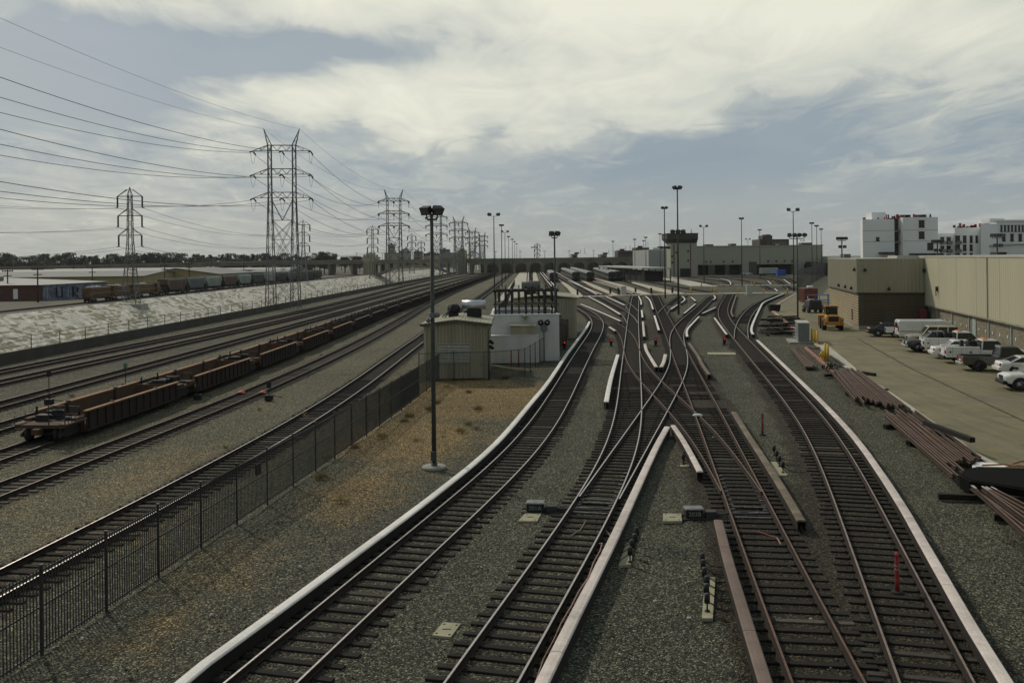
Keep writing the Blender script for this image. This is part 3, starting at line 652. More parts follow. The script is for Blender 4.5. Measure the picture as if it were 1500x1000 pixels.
TR = [
 ([(215,1040),(300,970),(399,898.5),(490,832),(640.5,720),(724.5,650),(780,586.7),(804,557.3),(829,520),(840,505.3),(858.7,480),(863.5,470.7)], 'R', 'long white third rail cover curving along the yard edge past the lamp pole', 'cover_white', .34),
 ([(1497,1040),(1475.7,1000),(1427.7,923),(1370,824),(1322,740.8),(1282,680),(1263,653.6),(1239,624.8),(1204,588),(1159,544.8),(1130,517),(1109.5,498)], 'L', 'long pinkish third rail cover along the track by the stacked rails', 'cover', .34),
 ([(768,1050),(793,1000),(842,901),(897,791),(931,718),(960,656),(977.3,624.5)], 'L', 'straight pinkish third rail cover beside the loose cable right of the 201A switch', 'cover', .34),
 ([(986,622.7),(1000,643),(1013.6,667),(1025.6,690)], 'R', 'short grey third rail cover meeting the long pinkish one in a point', 'cover', .30),
 ([(1150,1080),(1122,1000),(1098,923),(1069,827),(1061.6,800),(1052,761)], 'R', 'brown third rail cover starting in front of the 203B switch box', 'cover_brown', .34),
 ([(1074.7,603),(1098,640),(1116,667),(1146.4,715),(1174,762)], 'L', 'weathered timber third rail cover beside the red marker post', 'cover_wood', .34),
 ([(1009.3,502),(1022.7,521),(1028,532),(1039,548)], 'L', 'short tan timber third rail cover right of the crossover', 'cover_wood', .32),
 ([(1046.7,465.3),(1064.7,489.3)], 'R', 'short pinkish third rail cover left of the branching far track', 'cover', .30),
 ([(1103.5,489.3),(1100.7,482.7),(1104,470.7),(1113.3,450.7),(1118.7,442.7),(1133,436),(1148,430)], 'L', 'curved white third rail cover leading up to the road crossing beside the timber pile', 'cover_white', .32),
 ([(1074.7,463.3),(1071.3,457.3),(1073,449),(1078.7,431.8)], 'L', 'slim tan third rail cover hooked at its near end by the straight far track', 'cover_wood', .28),
 ([(888,588),(895,553),(905,519)], 'R', 'straight pale third rail cover left of the scissors crossover', 'cover_white', .34),
 ([(939.3,446),(938.7,440),(935.5,433.5)], 'L', 'short white third rail piece by the road crossing, farthest of three in a line', 'cover_white', .30),
 ([(941.3,464.7),(940,454)], 'L', 'shortest white third rail piece in the middle of a line of three', 'cover_white', .30),
 ([(943.7,492.7),(941.7,470.7)], 'L', 'pale third rail piece by the crossover, nearest of three in a line', 'cover', .30),
 ([(961.5,537),(953.5,524),(946.7,512),(944.7,503.3)], 'L', 'curved pale third rail cover in the upper mouth of the crossover', 'cover', .32),
 ([(968,537.3),(972,530),(974.7,518.7)], 'R', 'short pinkish third rail stub facing the curved one in the crossover mouth', 'cover', .34),
 ([(956.7,452.7),(952,439.5),(945.5,433.5)], 'R', 'white third rail cover bent at the road crossing, left of the straight light masts', 'cover_white', .30),
 ([(965.3,483.3),(958.7,462)], 'R', 'straight white third rail piece just before the bent one', 'cover_white', .30),
 ([(851.3,445.3),(880,457),(909.3,470)], 'L', 'nearest of three white third rail covers slanting behind the substation fence', 'cover_white', .30),
 ([(862.7,434.3),(885,446),(908.7,460)], 'R', 'long white third rail cover slanting from the road crossing, middle of three slanting ones', 'cover_white', .30),
 ([(888.5,434.5),(915.3,446.7)], 'R', 'white third rail cover slanting from the road crossing, farthest of three slanting ones', 'cover_white', .30),
 ([(839,440),(841.5,436)], 'R', 'tiny white third rail stub beside the corner of the rear shed', 'cover_white', .30),
 ([(892.7,478.7),(901.3,484)], 'L', 'tiny white third rail stub behind the red dwarf signal', 'cover_white', .30),
 ([(1006.7,492.7),(1006,485.3),(1009.3,478.7),(1024,463.3)], 'L', 'bent pale third rail cover right of the upper crossover', 'cover_white', .30),
 ([(1028.7,458.7),(1048,450)], 'L', 'slanting white third rail cover just beyond the bent one', 'cover_white', .30),
 ([(1002,458.7),(1018.7,444.7)], 'R', 'thin slanting third rail cover right of the tallest light mast', 'cover_white', .28),
 ([(997.3,443.3),(1002,440),(1002.7,436.5),(999,433.6)], 'L', 'hooked white third rail cover behind the tallest light mast', 'cover_white', .30),
 ([(982.7,452.7),(994,444.7)], 'L', 'straight white third rail cover left of the tallest light mast', 'cover_white', .30),
 ([(1019,440.5),(1012.5,435)], 'L', 'short white third rail stub by the road crossing right of the hooked one', 'cover_white', .30),
 ([(1044.7,439),(1048,435.8),(1045.5,432.5)], 'L', 'small curved third rail stub by the road crossing near the grey cabinet', 'cover_white', .28),
 ([(1124.5,411),(1129.5,416)], 'R', 'white third rail stub by the far crossing in front of the white trailer', 'cover_white', .34),
 ([(1135,422.5),(1139,426.5)], 'R', 'white third rail stub between the two road crossings', 'cover_white', .34),
 ([(1148,409),(1158,416)], 'R', 'white third rail stub in front of the blue container', 'cover_white', .34),
 ([(1169,404),(1178,408.5)], 'R', 'white third rail stub beside the dark screen fence', 'cover_white', .34),
 ([(1070,417),(1070,414),(1066,410.5),(1055,408)], 'R', 'hooked white third rail before the dark shed doors', 'cover_white', .34),
 ([(808,419),(799,408),(789.6,397)], 'R', 'far white third rail, left one of the pair behind the substation', 'cover_white', .34),
 ([(815,421),(803,408),(793,397)], 'R', 'far white third rail, right one of the pair behind the substation', 'cover_white', .34),
 ([(874.8,430.8),(845,415),(813,397.8)], 'R', 'far white third rail, left one of the long pair ending at the road crossing', 'cover_white', .36),
 ([(882,431),(858,421.5),(833,411)], 'R', 'far white third rail, right one of the long pair ending at the road crossing', 'cover_white', .36),
 ([(927.6,429.8),(900,421),(868.8,411.6)], 'R', 'far thin third rail left of a close pair in front of the longest train', 'cover_white', .26),
 ([(936,429.8),(905,420.5),(873.6,411)], 'R', 'far thin third rail right of a close pair in front of the longest train', 'cover_white', .26),
 ([(773.5,430),(773.6,412),(774,398)], 'R', 'far white third rail along the pale walkway', 'cover_white', .34)]
TR = [(a, b, c, d, e*.88) for a, b, c, d, e in TR]
M['cover_brown'] = mat('brown_cover_board', (.17, .12, .095), .8, 0, .2, 1.2, .15, 18, .15, (.10, .072, .055), (.5, .8), 1., rnd=.12)
for pts, sd, lab, m, wd in TR: third_rail(pts, sd, lab, m, wd)
# ------------------------------------------------------------------ walkways between the stabling tracks
def walkway(pts_l, pts_r, label, edge='orange'):
    t = thing('walkway', label, 'walkway', (0, 0, 0), 0, 'concrete walkways between the stabling tracks')
    a = [G(x, y, .25) for x, y in pts_l]; c = [G(x, y, .25) for x, y in pts_r]
    if a[0].x > 14: c = [p.lerp(q, .68) for p, q in zip(a, c)]
    b = MB(); b.loft([[(p.x, p.y, -.05), (q.x, q.y, -.05), (q.x, q.y, .25), (p.x, p.y, .25)] for p, q in zip(a, c)]); b.build('slab', M['concrete_pale'], t)
    e = MB()
    e.loft([[(p.x-.12, p.y, .0), (p.x-.005, p.y, .0), (p.x-.005, p.y, .27), (p.x-.12, p.y, .27)] for p in a])
    e.loft([[(p.x+.005, p.y, .0), (p.x+.15, p.y, .0), (p.x+.15, p.y, .27), (p.x+.005, p.y, .27)] for p in c])
    e.build('edge_strip', M['tactile'], t)
M['tactile'] = mat('worn_orange_edge', (.42, .27, .10), .85, 0, .3, 1.5)
walkway([(728,440),(742,425),(763,397)], [(767,440),(769.5,425),(772,397)], 'wide pale walkway leading away behind the substation switchgear')
walkway([(781,412),(781,398)], [(789,412),(784.5,398)], 'narrow pale walkway right of the wide one')
walkway([(842,436),(832,422),(817,409)], [(854,434),(845,426),(819,408.5)], 'pale walkway starting behind the rear shed roof')
walkway([(898,432.5),(870,421),(849,410)], [(911,432),(882,420),(852,409.5)], 'pale walkway in front of the second parked train')
walkway([(942,431.5),(905,418.5),(870,407.5)], [(962,431),(920,418),(872,407)], 'pale walkway along the longest parked train')
walkway([(985,430.5),(960,425),(925,414)], [(1014,430),(975,421.5),(928,412.5)], 'pale walkway ending near the tallest light masts')
b = MB(); a = [G(*p, .1) for p in ((968,408),(1012,419),(1052,419.5),(1030,415),(985,405.5))]
b.prism([(p.x, p.y) for p in a], -.05, .1); tag(b.build('concrete_yard', M['concrete_pale']), kind='structure')
# ------------------------------------------------------------------ picket fence along the freight tracks
FENCE = fitcurve([(G(x, y).x, G(x, y).y) for x, y in ((57,961),(162,890),(240,838),(303,793),(355,760),(402,731),(470,685),(540,634),(600,592),(632,566))]+[(-3.3, 100), (-2.2, 130), (-1.2, 170), (-.5, 230), (1.5, 330)], y0=13, y1=330)
FENCE = Path(*FENCE)
M['fence'] = mat('dark_fence_steel', (.045, .046, .042), .7, .2, .25, 2)
def picket_fence(label, path, y0, y1, h=2.05, step=2.65, full=90):
    t = thing('picket_fence', label, 'fence'); y = y0; n = 0; rest = MB()
    panel = None
    while y < y1:
        a = path.pt(y); k = math.hypot(1, float(np.interp(y, path.g, path.sl))); y2 = y+step/k; c = path.pt(y2)
        pb = MB(); pb.box((a.x, a.y, h/2-.1), (.06, .06, h+.28), 0); pb.box((a.x, a.y, h+.055), (.1, .1, .03))
        (pb.build('post', M['fence'], t) if n < full else rest.add(pb.v, pb.f))
        b = MB(); d = c-a; rz = math.atan2(d.y, d.x); m_ = (a+c)/2; ln = d.length-.09
        for z in (.13, 1.13, h-.08): b.box((m_.x, m_.y, z), (ln, .035, .045), rz)
        npk = 23 if y < 60 else (12 if y < 130 else 6)
        for i in range(npk):
            f = (i+.5)/npk; p = a+d*f; b.box((p.x, p.y, h/2+.02), (.020 if y < 60 else .05 if y < 130 else .1, .022, h-.05), rz)
        (b.build('panel', M['fence'], t) if n < full else rest.add(b.v, b.f))
        y = y2; n += 1
    if rest.v: tag(rest.build('panel', M['fence'], t), kind='stuff')
    return t
picket_fence('long dark steel picket fence between the freight tracks and the gravel by the sheds', FENCE, 13.5, 66.5)
picket_fence('dark picket fence continuing behind the sheds towards the viaduct', FENCE, 80, 300)
p = G(372, 713); q = FENCE.pt(33.6, .05, 0)
b = MB(); b.box((q.x, q.y, 1.5), (.03, .42, .42), -.14); tag(b.build('notice_plate', M['black'], None), 'small blank dark plate fixed to the picket fence', 'plate')
# ------------------------------------------------------------------ light masts
def flood_head(b, c, rz, tilt, m=0, gm=1, s=1.):
    """a box floodlight with a visor, lamp glass facing down and out"""
    Mx = Matrix.Translation(c) @ Matrix.Rotation(rz, 4, 'Z') @ Matrix.Rotation(tilt, 4, 'X')
    h = MB(); h.loft([[(-.30*s, -.22*s, -.20*s), (.30*s, -.22*s, -.20*s), (.30*s, -.22*s, .20*s), (-.30*s, -.22*s, .20*s)], [(-.36*s, .25*s, -.28*s), (.36*s, .25*s, -.28*s), (.36*s, .25*s, .28*s), (-.36*s, .25*s, .28*s)]], m=m)
    h.bx(-.30*s, .251*s, -.22*s, .30*s, .256*s, .22*s, gm)
    h.xf(Mx); b.add(h.v, h.f); b.m[-len(h.f):] = h.m
    return b
def flood_pole(base, hgt, heads, label, r=.11, group='floodlight poles and masts', big=1.):
    t = thing('light_pole', label, 'light pole', base, 0, group)
    b = MB(); b.cyl((0, 0, 0), (0, 0, hgt-.5), r, 10, r*.72); b.lathe([(r*2.0, 0), (r*2.0, .05), (r*1.4, .06), (r*1.3, .25)], n=10)
    b.bx(-.12, -r-.12, .35, .12, -r+.01, .75); b.build('shaft', M['pole'], t)
    f = MB(); f.lathe([(.55, -.05), (.55, .06), (.50, .1)], n=16); f.build('footing', M['concrete'], t)
    heads = [(h[0]*.62, h[1], h[2]) for h in heads]; a = MB(); xs = [h[0] for h in heads]
    if len(heads) > 1:
        a.tube([(min(xs), 0, hgt-.32), (min(xs)+.05, 0, hgt-.45), (max(xs)-.05, 0, hgt-.45), (max(xs), 0, hgt-.32)], .05, 6)
    a.cyl((0, 0, hgt-.6), (0, 0, hgt-.2), .07, 8); a.build('crossarm', M['pole'], t)
    for x, rz, tl in heads:
        hb = MB(); flood_head(hb, (x, 0, hgt-.02), rz, tl, s=big*.66); hb.beam((x, 0, hgt-.35), (x, 0, hgt-.15), .05); hb.build('floodlight', [M['black'], M['lens_glass']], t)
    return t
M['lens_glass'] = mat('floodlight_glass', (.10, .10, .10), .15, 0, .1, 3)
def hgt(px, pyb, pyt):
    g = G(px, pyb); return g, (pyb-pyt)/(pyb-hz(px))*H
g, h = hgt(636, 685, 295)
t = flood_pole(g, h-.35, [(-.36, R(150), R(-30)), (.42, R(215), R(-40))], 'tall floodlight pole standing alone in the gravel in front of the corrugated shed', .105, big=1.0)
b = MB(); b.box((.0, 0, 6.72), (.34, .3, .22), .3); b.ball((.22, -.1, 6.75), .13, 8); b.ball((-.18, -.12, 6.5), .11, 8); b.build('camera_bracket', M['galv_far'], t)
g, h = hgt(814, 525, 338); flood_pole(g, h-.2, [(-.42, R(180), R(-35)), (.42, R(200), R(-35))], 'floodlight pole in front of the substation fence beside the white third rail', .10, big=1.05)
g, h = hgt(1169, 494, 341); flood_pole(g, h-.2, [(-1.35, R(165), R(-45)), (-.42, R(150), R(-50)), (.42, R(205), R(-50)), (1.35, R(195), R(-45))], 'floodlight pole with four wide heads beside the electrical cabinet and kerb', .11)
def mast(px, pyt, pyb=None, label='', ht=20., twin=False, mid=False, Y=None):
    if pyb is None:
        up = hz(px)-pyt; pyb = hz(px)+up*H/(ht-H)
    g = G(px, pyb); hh = (pyb-pyt)/(pyb-hz(px))*H
    t = thing('light_mast', label, 'light mast', g, 0, 'floodlight poles and masts')
    r = .17
    b = MB(); b.cyl((0, 0, 0), (0, 0, hh-.4), r, 8, r*.6); b.lathe([(.3, 0), (.3, .06), (.2, .08)], n=8); b.build('shaft', M['pole'], t)
    f = MB()
    if twin:
        f.tube([(-1.0, 0, hh-.1), (-.4, 0, hh-.5), (.4, 0, hh-.5), (1.0, 0, hh-.1)], .07, 6)
        for s in (-1, 1): hb = MB(); flood_head(hb, (s*1.15, 0, hh+.05), R(180-40*s), R(-40), s=1.25); hb.build('floodlight', [M['black'], M['lens_glass']], t)
    else:
        f.lathe([(.12, hh-.5), (.55, hh-.42), (.6, hh-.3), (.2, hh-.15)], n=10)
        for a in range(4):
            hb = MB(); flood_head(hb, (.55*math.cos(a*1.57+.6), .55*math.sin(a*1.57+.6), hh-.15), a*1.57+.6-1.57, R(-35), s=.9); hb.build('floodlight', [M['black'], M['lens_glass']], t)
    if mid:
        z = (pyb-mid)/(pyb-hz(px))*H
        f.tube([(-.9, 0, z), (.9, 0, z)], .06, 6)
        for s in (-1, 0, 1): hb = MB(); flood_head(hb, (s*.85, -.2, z+.12), R(180-25*s), R(-35), s=1.); hb.build('floodlight', [M['black'], M['lens_glass']], t)
    f.build('lamp_ring', M['pole'], t)
    return t
for a in ((994, 273, 460.7, 'tallest light mast, in front of the control tower', 20, 0, 340), (974.5, 303, 436.7, 'tall light mast just left of the control tower', 20, 0, 363), (1163, 307, 428, 'light mast right behind the four headed floodlight pole', 20, 1, 0),
          (1087, 319, 419, 'light mast in front of the middle of the pale green shed', 20, 0, 0), (1031.5, 331, None, 'light mast right beside the control tower', 20, 1, 0), (1113.5, 336, None, 'light mast in front of the dark rooftop block', 20, 0, 0),
          (1190, 326, None, 'tallest of three masts clustered before the shed corner', 20, 0, 0), (1197, 330, None, 'middle one of three masts clustered before the shed corner', 20, 0, 0), (1203.5, 335, None, 'shortest of three masts clustered before the shed corner', 20, 0, 0),
          (967.3, 342, None, 'light mast with low side lamps half hidden left of the control tower', 20, 0, 362),
          (724.5, 314, 432, 'nearest twin lamp mast of the row along the picket fence', 20, 1, 0), (735.5, 329, None, 'single lamp mast just beyond the nearest twin lamp mast', 20, 0, 0), (740.3, 339, None, 'second twin lamp mast of the row along the picket fence', 20, 1, 0),
          (745.5, 346, None, 'fourth mast from the camera in the row along the picket fence', 20, 0, 0), (751, 350, None, 'fifth mast from the camera in the row along the picket fence', 20, 0, 0), (754.3, 353.5, None, 'sixth mast from the camera in the row along the picket fence', 20, 0, 0), (757.3, 357, None, 'last and smallest mast in the row along the picket fence', 20, 0, 0),
          (898.3, 353, None, 'distant thin mast above the dark roof behind the viaduct', 18, 0, 0), (930.3, 350, None, 'distant thin mast at the left end of the pale green shed', 18, 0, 0), (943.3, 352, None, 'distant mast left one of two beside the shed end', 18, 0, 0), (946.5, 347, None, 'distant mast right one of two beside the shed end', 18, 0, 0),
          (1176, 352, None, 'distant twin lamp mast behind the pale green shed roof', 20, 1, 0), (1096, 350, None, 'distant twin lamp mast behind the dark rooftop block', 19, 1, 0)):
    mast(a[0], a[1], a[2], a[3], a[4], a[5], a[6])
g = G(783, 395); h = (395-362)/(395-hz(783))*H
t = flood_pole(g, h, [(-3.2, R(170), R(-30)), (-1.4, R(170), R(-30)), (1.4, R(190), R(-30)), (3.2, R(190), R(-30))], 'far floodlight pole with four heads standing in front of the viaduct', .2, big=2.2)
for px, pt, Y, lab in ((1233, 346, 150, 'double tier floodlight pole behind the tan corrugated building'), (1373, 350, 140, 'floodlight pole in front of the gap between the white apartment blocks'), (1460.5, 341, 125, 'floodlight pole behind the cream wall at the right end')):
    a = D(px, pt, Y); t = flood_pole(Vector((a.x, Y, 0)), a.z-.3, [(-1.1, R(170), R(-30)), (-.3, R(150), R(-35)), (.3, R(200), R(-35)), (1.1, R(190), R(-30))], lab, .14, big=1.15)
    b = MB(); flood_head(b, (-.38, -.2, a.z-1.7), R(180), R(-30), s=.75); flood_head(b, (.38, -.2, a.z-1.7), R(180), R(-30), s=.75); b.build('lower_floodlight', [M['black'], M['lens_glass']], t)
# ------------------------------------------------------------------ transmission towers
def lattice_leg(b, A, B, wa, wb, n, w=.09):
    """four legged tapering lattice column from A to B"""
    A, B = Vector(A), Vector(B); prev = None
    for i in range(n+1):
        f = i/n; c = A+(B-A)*f; r = (wa+(wb-wa)*f)/2
        q = [c+Vector((sx*r, sy*r, 0)) for sx, sy in ((-1,-1),(1,-1),(1,1),(-1,1))]
        if prev:
            for k in range(4):
                b.beam(prev[k], q[k], w*1.5); k2 = (k+1) % 4
                b.beam(prev[k], q[k2], w*.7) if (i+k) % 2 else b.beam(prev[k2], q[k], w*.7)
        if i and i < n: [b.beam(q[k], q[(k+1) % 4], w*.7) for k in range(4)]
        prev = q
ARMS = (29.6, 25.1, 20.6)
def portal_tower(loc, rz, label, m, s=1., wt=1.):
    t = thing('transmission_tower', label, 'pylon', loc, rz, 'transmission towers')
    W = 2.62; w = .10*wt
    b = MB()
    for sd in (-1, 1):
        # outer legs stay almost upright, the inner ones splay towards the ground
        for sy in (-1, 1):
            b.beam((sd*3.1, sy*1.7, -.8), (sd*W, sy*.45, 20.6), w*1.7); b.beam((sd*(W), sy*.45, 20.6), (sd*W, sy*.4, 30.6), w*1.5)
            b.beam((sd*1.55, sy*1.7, -.8), (sd*1.95, sy*.45, 20.6), w*1.7); b.beam((sd*1.95, sy*.45, 20.6), (sd*2.0, sy*.4, 30.6), w*1.5)
        zs = [-.8+21.4*(1-(1-i/9)**1.15) for i in range(10)]+[20.6+10*i/6 for i in range(1, 7)]
        def leg(z, inner, sy):
            f = min(1, max(0, (z+.8)/21.4))
            return Vector((sd*((1.55+.4*f) if inner else (3.1-.48*f)), sy*(1.7-1.25*f), z))
        for i in range(len(zs)-1):
            z0, z1 = zs[i], zs[i+1]; odd = i % 2
            for sy in (-1, 1): b.beam(leg(z0, odd, sy), leg(z1, not odd, sy), w*.75)
            for inn in (0, 1): b.beam(leg(z0, inn, -1 if odd else 1), leg(z1, inn, 1 if odd else -1), w*.7)
            if i in (2, 5, 8): [b.beam(leg(z1, 0, sy), leg(z1, 1, sy), w*.7) for sy in (-1, 1)]
        # horn
        for x in (W, 1.9):
            for sy in (-.4, .4): b.beam((sd*x, sy, 30.6), (sd*(W+.75), 0, 33.8), w*1.1)
        for z in (31.5, 32.5): f = (z-30.6)/3.2; b.beam((sd*(1.9+(W+.75-1.9)*f), 0, z), (sd*(W+.75*f), 0, z), w*.7); b.beam((sd*(1.9+(W+.75-1.9)*f), 0, z), (sd*(W+.75*f), 0, z-.9), w*.7)
    for sy in (-.42, .42):                                      # bracing between the two columns
        b.beam((-1.9, sy, 20), (0, sy, 16.3), w); b.beam((1.9, sy, 20), (0, sy, 16.3), w); b.beam((-1.8, sy, 16.3), (1.8, sy, 16.3), w); b.beam((-1.7, sy, 12.6), (1.7, sy, 12.6), w)
        for z0, z1 in ((16.3, 12.6), (12.6, 8.6), (16.3, 8.6), (8.6, 5.2), (5.2, 1.2)):
            x0, x1 = 1.55+.4*(z0+.8)/21.4, 1.55+.4*(z1+.8)/21.4
            b.beam((-x0, sy*(1+(20-z0)*.13), z0), (x1, sy*(1+(20-z1)*.13), z1), w*.8); b.beam((x0, sy*(1+(20-z0)*.13), z0), (-x1, sy*(1+(20-z1)*.13), z1), w*.8)
    b.build('lattice_body', m, t)
    for z in ARMS:
        a = MB(); X = 5.45
        for sy in (-.4, .4):
            a.beam((-X, sy*.2, z), (X, sy*.2, z), w*1.2); a.beam((-2.62, sy, z+1.05), (2.62, sy, z+1.05), w)
            for sd in (-1, 1):
                a.beam((sd*2.62, sy, z+1.05), (sd*X, 0, z), w); a.beam((sd*4.0, sy*.4, z), (sd*4.0, sy*.4, z+.62), w*.7); a.beam((sd*2.62, sy, z+1.0), (sd*4.0, sy*.4, z), w*.7)
            for i in range(6): a.beam((-2.62+i*.873, sy, z+(i % 2)*1.05), (-1.747+i*.873, sy, z+((i+1) % 2)*1.05), w*.7)
        a.build('crossarm', m, t)
        for x in (-X, 0, X):
            st = MB()
            for e in (-1, 1):
                p, q = Vector((x, 0, z-.05)), Vector((x+e*.12, e*2.3, z-.55))
                st.tube([p, q], .05*wt, 5)
                for i in range(7): c = p+(q-p)*(.25+i*.1); st.cyl(c, c+(q-p).normalized()*.10, .17*wt, 7)
            jl = [Vector((x, -2.3, z-.6)), Vector((x, -1.3, z-2.0)), Vector((x, 0, z-2.5)), Vector((x, 1.3, z-2.0)), Vector((x, 2.3, z-.6))]
            st.tube(jl, .03*wt, 4); st.build('insulator', M['black'], t)
    f = MB()
    for sd in (-1, 1):
        for x in (1.55, 3.1):
            for sy in (-1.7, 1.7): f.bx(sd*x-.45, sy-.45, -2.4, sd*x+.45, sy+.45, -.55)
    f.build('footing', M['concrete'], t)
    return t
def slim_tower(loc, rz, label, m, hh=27., wt=1., proto=None):
    t = thing('lattice_tower', label, 'pylon', loc, rz, 'transmission towers')
    b = MB(); lattice_leg(b, (0, 0, 0), (0, 0, hh*.55), 3.3, 1.15, 8, .07*wt); lattice_leg(b, (0, 0, hh*.55), (0, 0, hh-1.2), 1.15, .85, 8, .065*wt)
    for sx in (-.42, .42):
        for sy in (-.42, .42): b.beam((sx, sy, hh-1.2), (0, 0, hh+.6), .07*wt)
    b.build('lattice_body', m, t)
    for i, z in enumerate((hh-1.6, hh-6.2, hh-10.8)):
        a = MB(); X = 2.85-.1*i
        for sy in (-.3, .3):
            a.beam((-X, 0, z), (X, 0, z), .12*wt); a.beam((-.6, sy, z+1.6), (-X, 0, z), .09*wt); a.beam((.6, sy, z+1.6), (X, 0, z), .09*wt)
        a.build('crossarm', m, t)
        for sd in (-1, 1):
            k = MB(); k.cyl((sd*X, 0, z), (sd*X, 0, z-2.6), .13*wt, 6); k.box((sd*X+sd*.2, 0, z-2.7), (.6, .15, .15)); k.build('insulator', M['black'], t)
    if loc[1] < 250: f = MB(); f.bx(-3.2, -2.6, -2.2, 3.2, 2.6, -.0); f.build('footing', M['concrete'], t)
    return t
P1 = Vector((-43.9, 174, .6)); PT = [P1]
portal_tower(P1, R(5), 'nearest and largest steel transmission tower, rising beside the river wall', M['galv'], wt=.85)
for (pxc, pyt, dd, lab) in ((576.5, 277.5, 37, 'second large portal transmission tower, right of the viaduct pylon'), (639, 306, 26, 'third portal transmission tower, behind the lone floodlight pole'), (671.5, 316.5, 22.3, 'fourth portal transmission tower, standing above the right viaduct pylon'), (691.5, 333, 16.3, 'fifth portal transmission tower, just right of the viaduct pylon'), (706, 340, 13.9, 'smallest portal transmission tower, left of the twin lamp masts')):
    Y = FPX*H/dd; a = D(pxc, pyt, Y); P = Vector((a.x, Y, a.z-33.9)); PT.append(P)
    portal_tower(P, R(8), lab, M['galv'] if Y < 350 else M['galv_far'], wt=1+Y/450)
SL = []
for px, pt, dd, lab in ((190, 274, 57, 'slim lattice tower standing on the far river bank above the concrete block'), (444, 322, 31, 'slim lattice tower behind the largest transmission tower'), (545.5, 330, 26, 'slim lattice tower left of the second large tower'), (603, 341.5, 19.7, 'slim distant lattice tower behind the viaduct arch'), (617, 352, 15.6, 'smallest slim lattice tower beside the lone floodlight pole'), (813 - 26, 356, 13, 'distant lattice tower beyond the four headed floodlight pole')):
    Y = FPX*H/dd; a = D(px, pt, Y); P = Vector((a.x, Y, a.z-27.6)); SL.append(P)
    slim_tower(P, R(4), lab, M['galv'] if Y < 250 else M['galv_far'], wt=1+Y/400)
def span(b, p, q, sag, r, n=18):
    pts = [p+(q-p)*(i/n)-Vector((0, 0, sag*4*(i/n)*(1-i/n))) for i in range(n+1)]; b.tube(pts, r, 4)
def rot(P, v, a): return P+Vector((v[0]*math.cos(a)-v[1]*math.sin(a), v[0]*math.sin(a)+v[1]*math.cos(a), v[2]))
P0 = Vector((-53, 12, .6)); chain = [P0]+PT
names = ['the camera and the nearest large tower', 'the nearest and second large towers', 'the second and third portal towers', 'the third and fourth portal towers', 'the fourth and fifth portal towers', 'the fifth and smallest portal towers']
for i in range(len(chain)-1):
    A, B = chain[i], chain[i+1]; d = (B-A).length; k = 0
    for z in ARMS:
        for x in (-5.45, 0., 5.45):
            b = MB(); span(b, rot(A, (x, 2.3, z-.6), R(5)), rot(B, (x, -2.3, z-.6), R(5)), d*.028, .020+.00008*B.y, 26)
            tag(b.build('power_line', M['wire']), 'one of nine conductors between '+names[i], 'power line', 'conductors between '+names[i])
    for x in (-3.37, 3.37):
        b = MB(); span(b, rot(A, (x, 0, 33.8), R(5)), rot(B, (x, 0, 33.8), R(5)), d*.02, .010+.00005*B.y, 26)
        tag(b.build('ground_wire', M['wire']), 'one of two fine horn wires between '+names[i], 'power line', 'ground wires between '+names[i])
chain = [Vector((-96, 40, 1))]+SL[:4]
names = ['the camera side and the tower on the far bank', 'the far bank tower and the one behind the largest tower', 'the slim towers left of the second large tower', 'the two slim towers beyond the viaduct']
for i in range(len(chain)-1):
    A, B = chain[i], chain[i+1]; d = (B-A).length
    for j, z in enumerate((27-1.6, 27-6.2, 27-10.8)):
        for sd in (-1, 1):
            b = MB(); span(b, rot(A, (sd*(2.85-.1*j), 0, z-2.7), 0), rot(B, (sd*(2.85-.1*j), 0, z-2.7), 0), d*.022, .014+.00007*B.y, 22)
            tag(b.build('power_line', M['wire']), 'one of six conductors between '+names[i], 'power line', 'conductors between '+names[i])
# ------------------------------------------------------------------ corrugated walls
def corr(b, p, q, z0, z1, pitch=.26, dep=.085, m=0, nrm=None):
    """vertically ribbed sheet from p to q (xy), ribs towards the left of p->q"""
    p, q = Vector((p[0], p[1], 0)), Vector((q[0], q[1], 0)); d = q-p; L_ = d.length; d.normalize(); n = Vector((-d.y, d.x, 0))
    k = max(1, int(L_/pitch)); pt = []
    for i in range(k):
        for f, e in ((0, 0), (.35, 0), (.5, 1), (.85, 1)): pt.append((L_*(i+f)/k, e*dep))
    pt.append((L_, 0))
    lo, hi = [], []
    zt = z1 if callable(z1) else (lambda u: z1)
    for u, e in pt:
        c = p+d*u+n*e; lo.append((c.x, c.y, z0)); hi.append((c.x, c.y, zt(u/L_)))
    b.loft([lo, hi], m=m, closed=False); return b
def hcorr(b, p, q, z0, z1, pitch=.4, dep=.06, m=0):
    """horizontally ribbed wall, ribs towards the right of p->q"""
    p, q = Vector((p[0], p[1], 0)), Vector((q[0], q[1], 0)); d = (q-p).normalized(); n = Vector((d.y, -d.x, 0)); k = int((z1-z0)/pitch); r = []
    for i in range(k):
        for f, e in ((0, 1), (.55, 1), (.7, 0), (.9, 0)):
            z = z0+(z1-z0)*(i+f)/k; r.append([tuple(p+n*e*dep+Vector((0,0,z))), tuple(q+n*e*dep+Vector((0,0,z)))])
    r.append([tuple(p+Vector((0,0,z1))), tuple(q+Vector((0,0,z1)))])
    b.loft(r, m=m, closed=False); return b
M['shed'] = mat('beige_ribbed_steel', (.33, .31, .22), .6, 0, .16, 1.2, .08, 14, 0, (.25, .23, .16), (.5, .8), .8, streak=True)
M['shed_roof'] = mat('olive_roof_sheet', (.30, .285, .195), .65, 0, .2, .8, .1, 12, 0, (.20, .19, .13), (.5, .8), .6)
M['shed_dark'] = mat('dark_olive_trim', (.075, .072, .052), .65, 0, .2, 2)
M['louvre'] = mat('pale_louvre_steel', (.46, .45, .38), .6, .1, .15, 3)
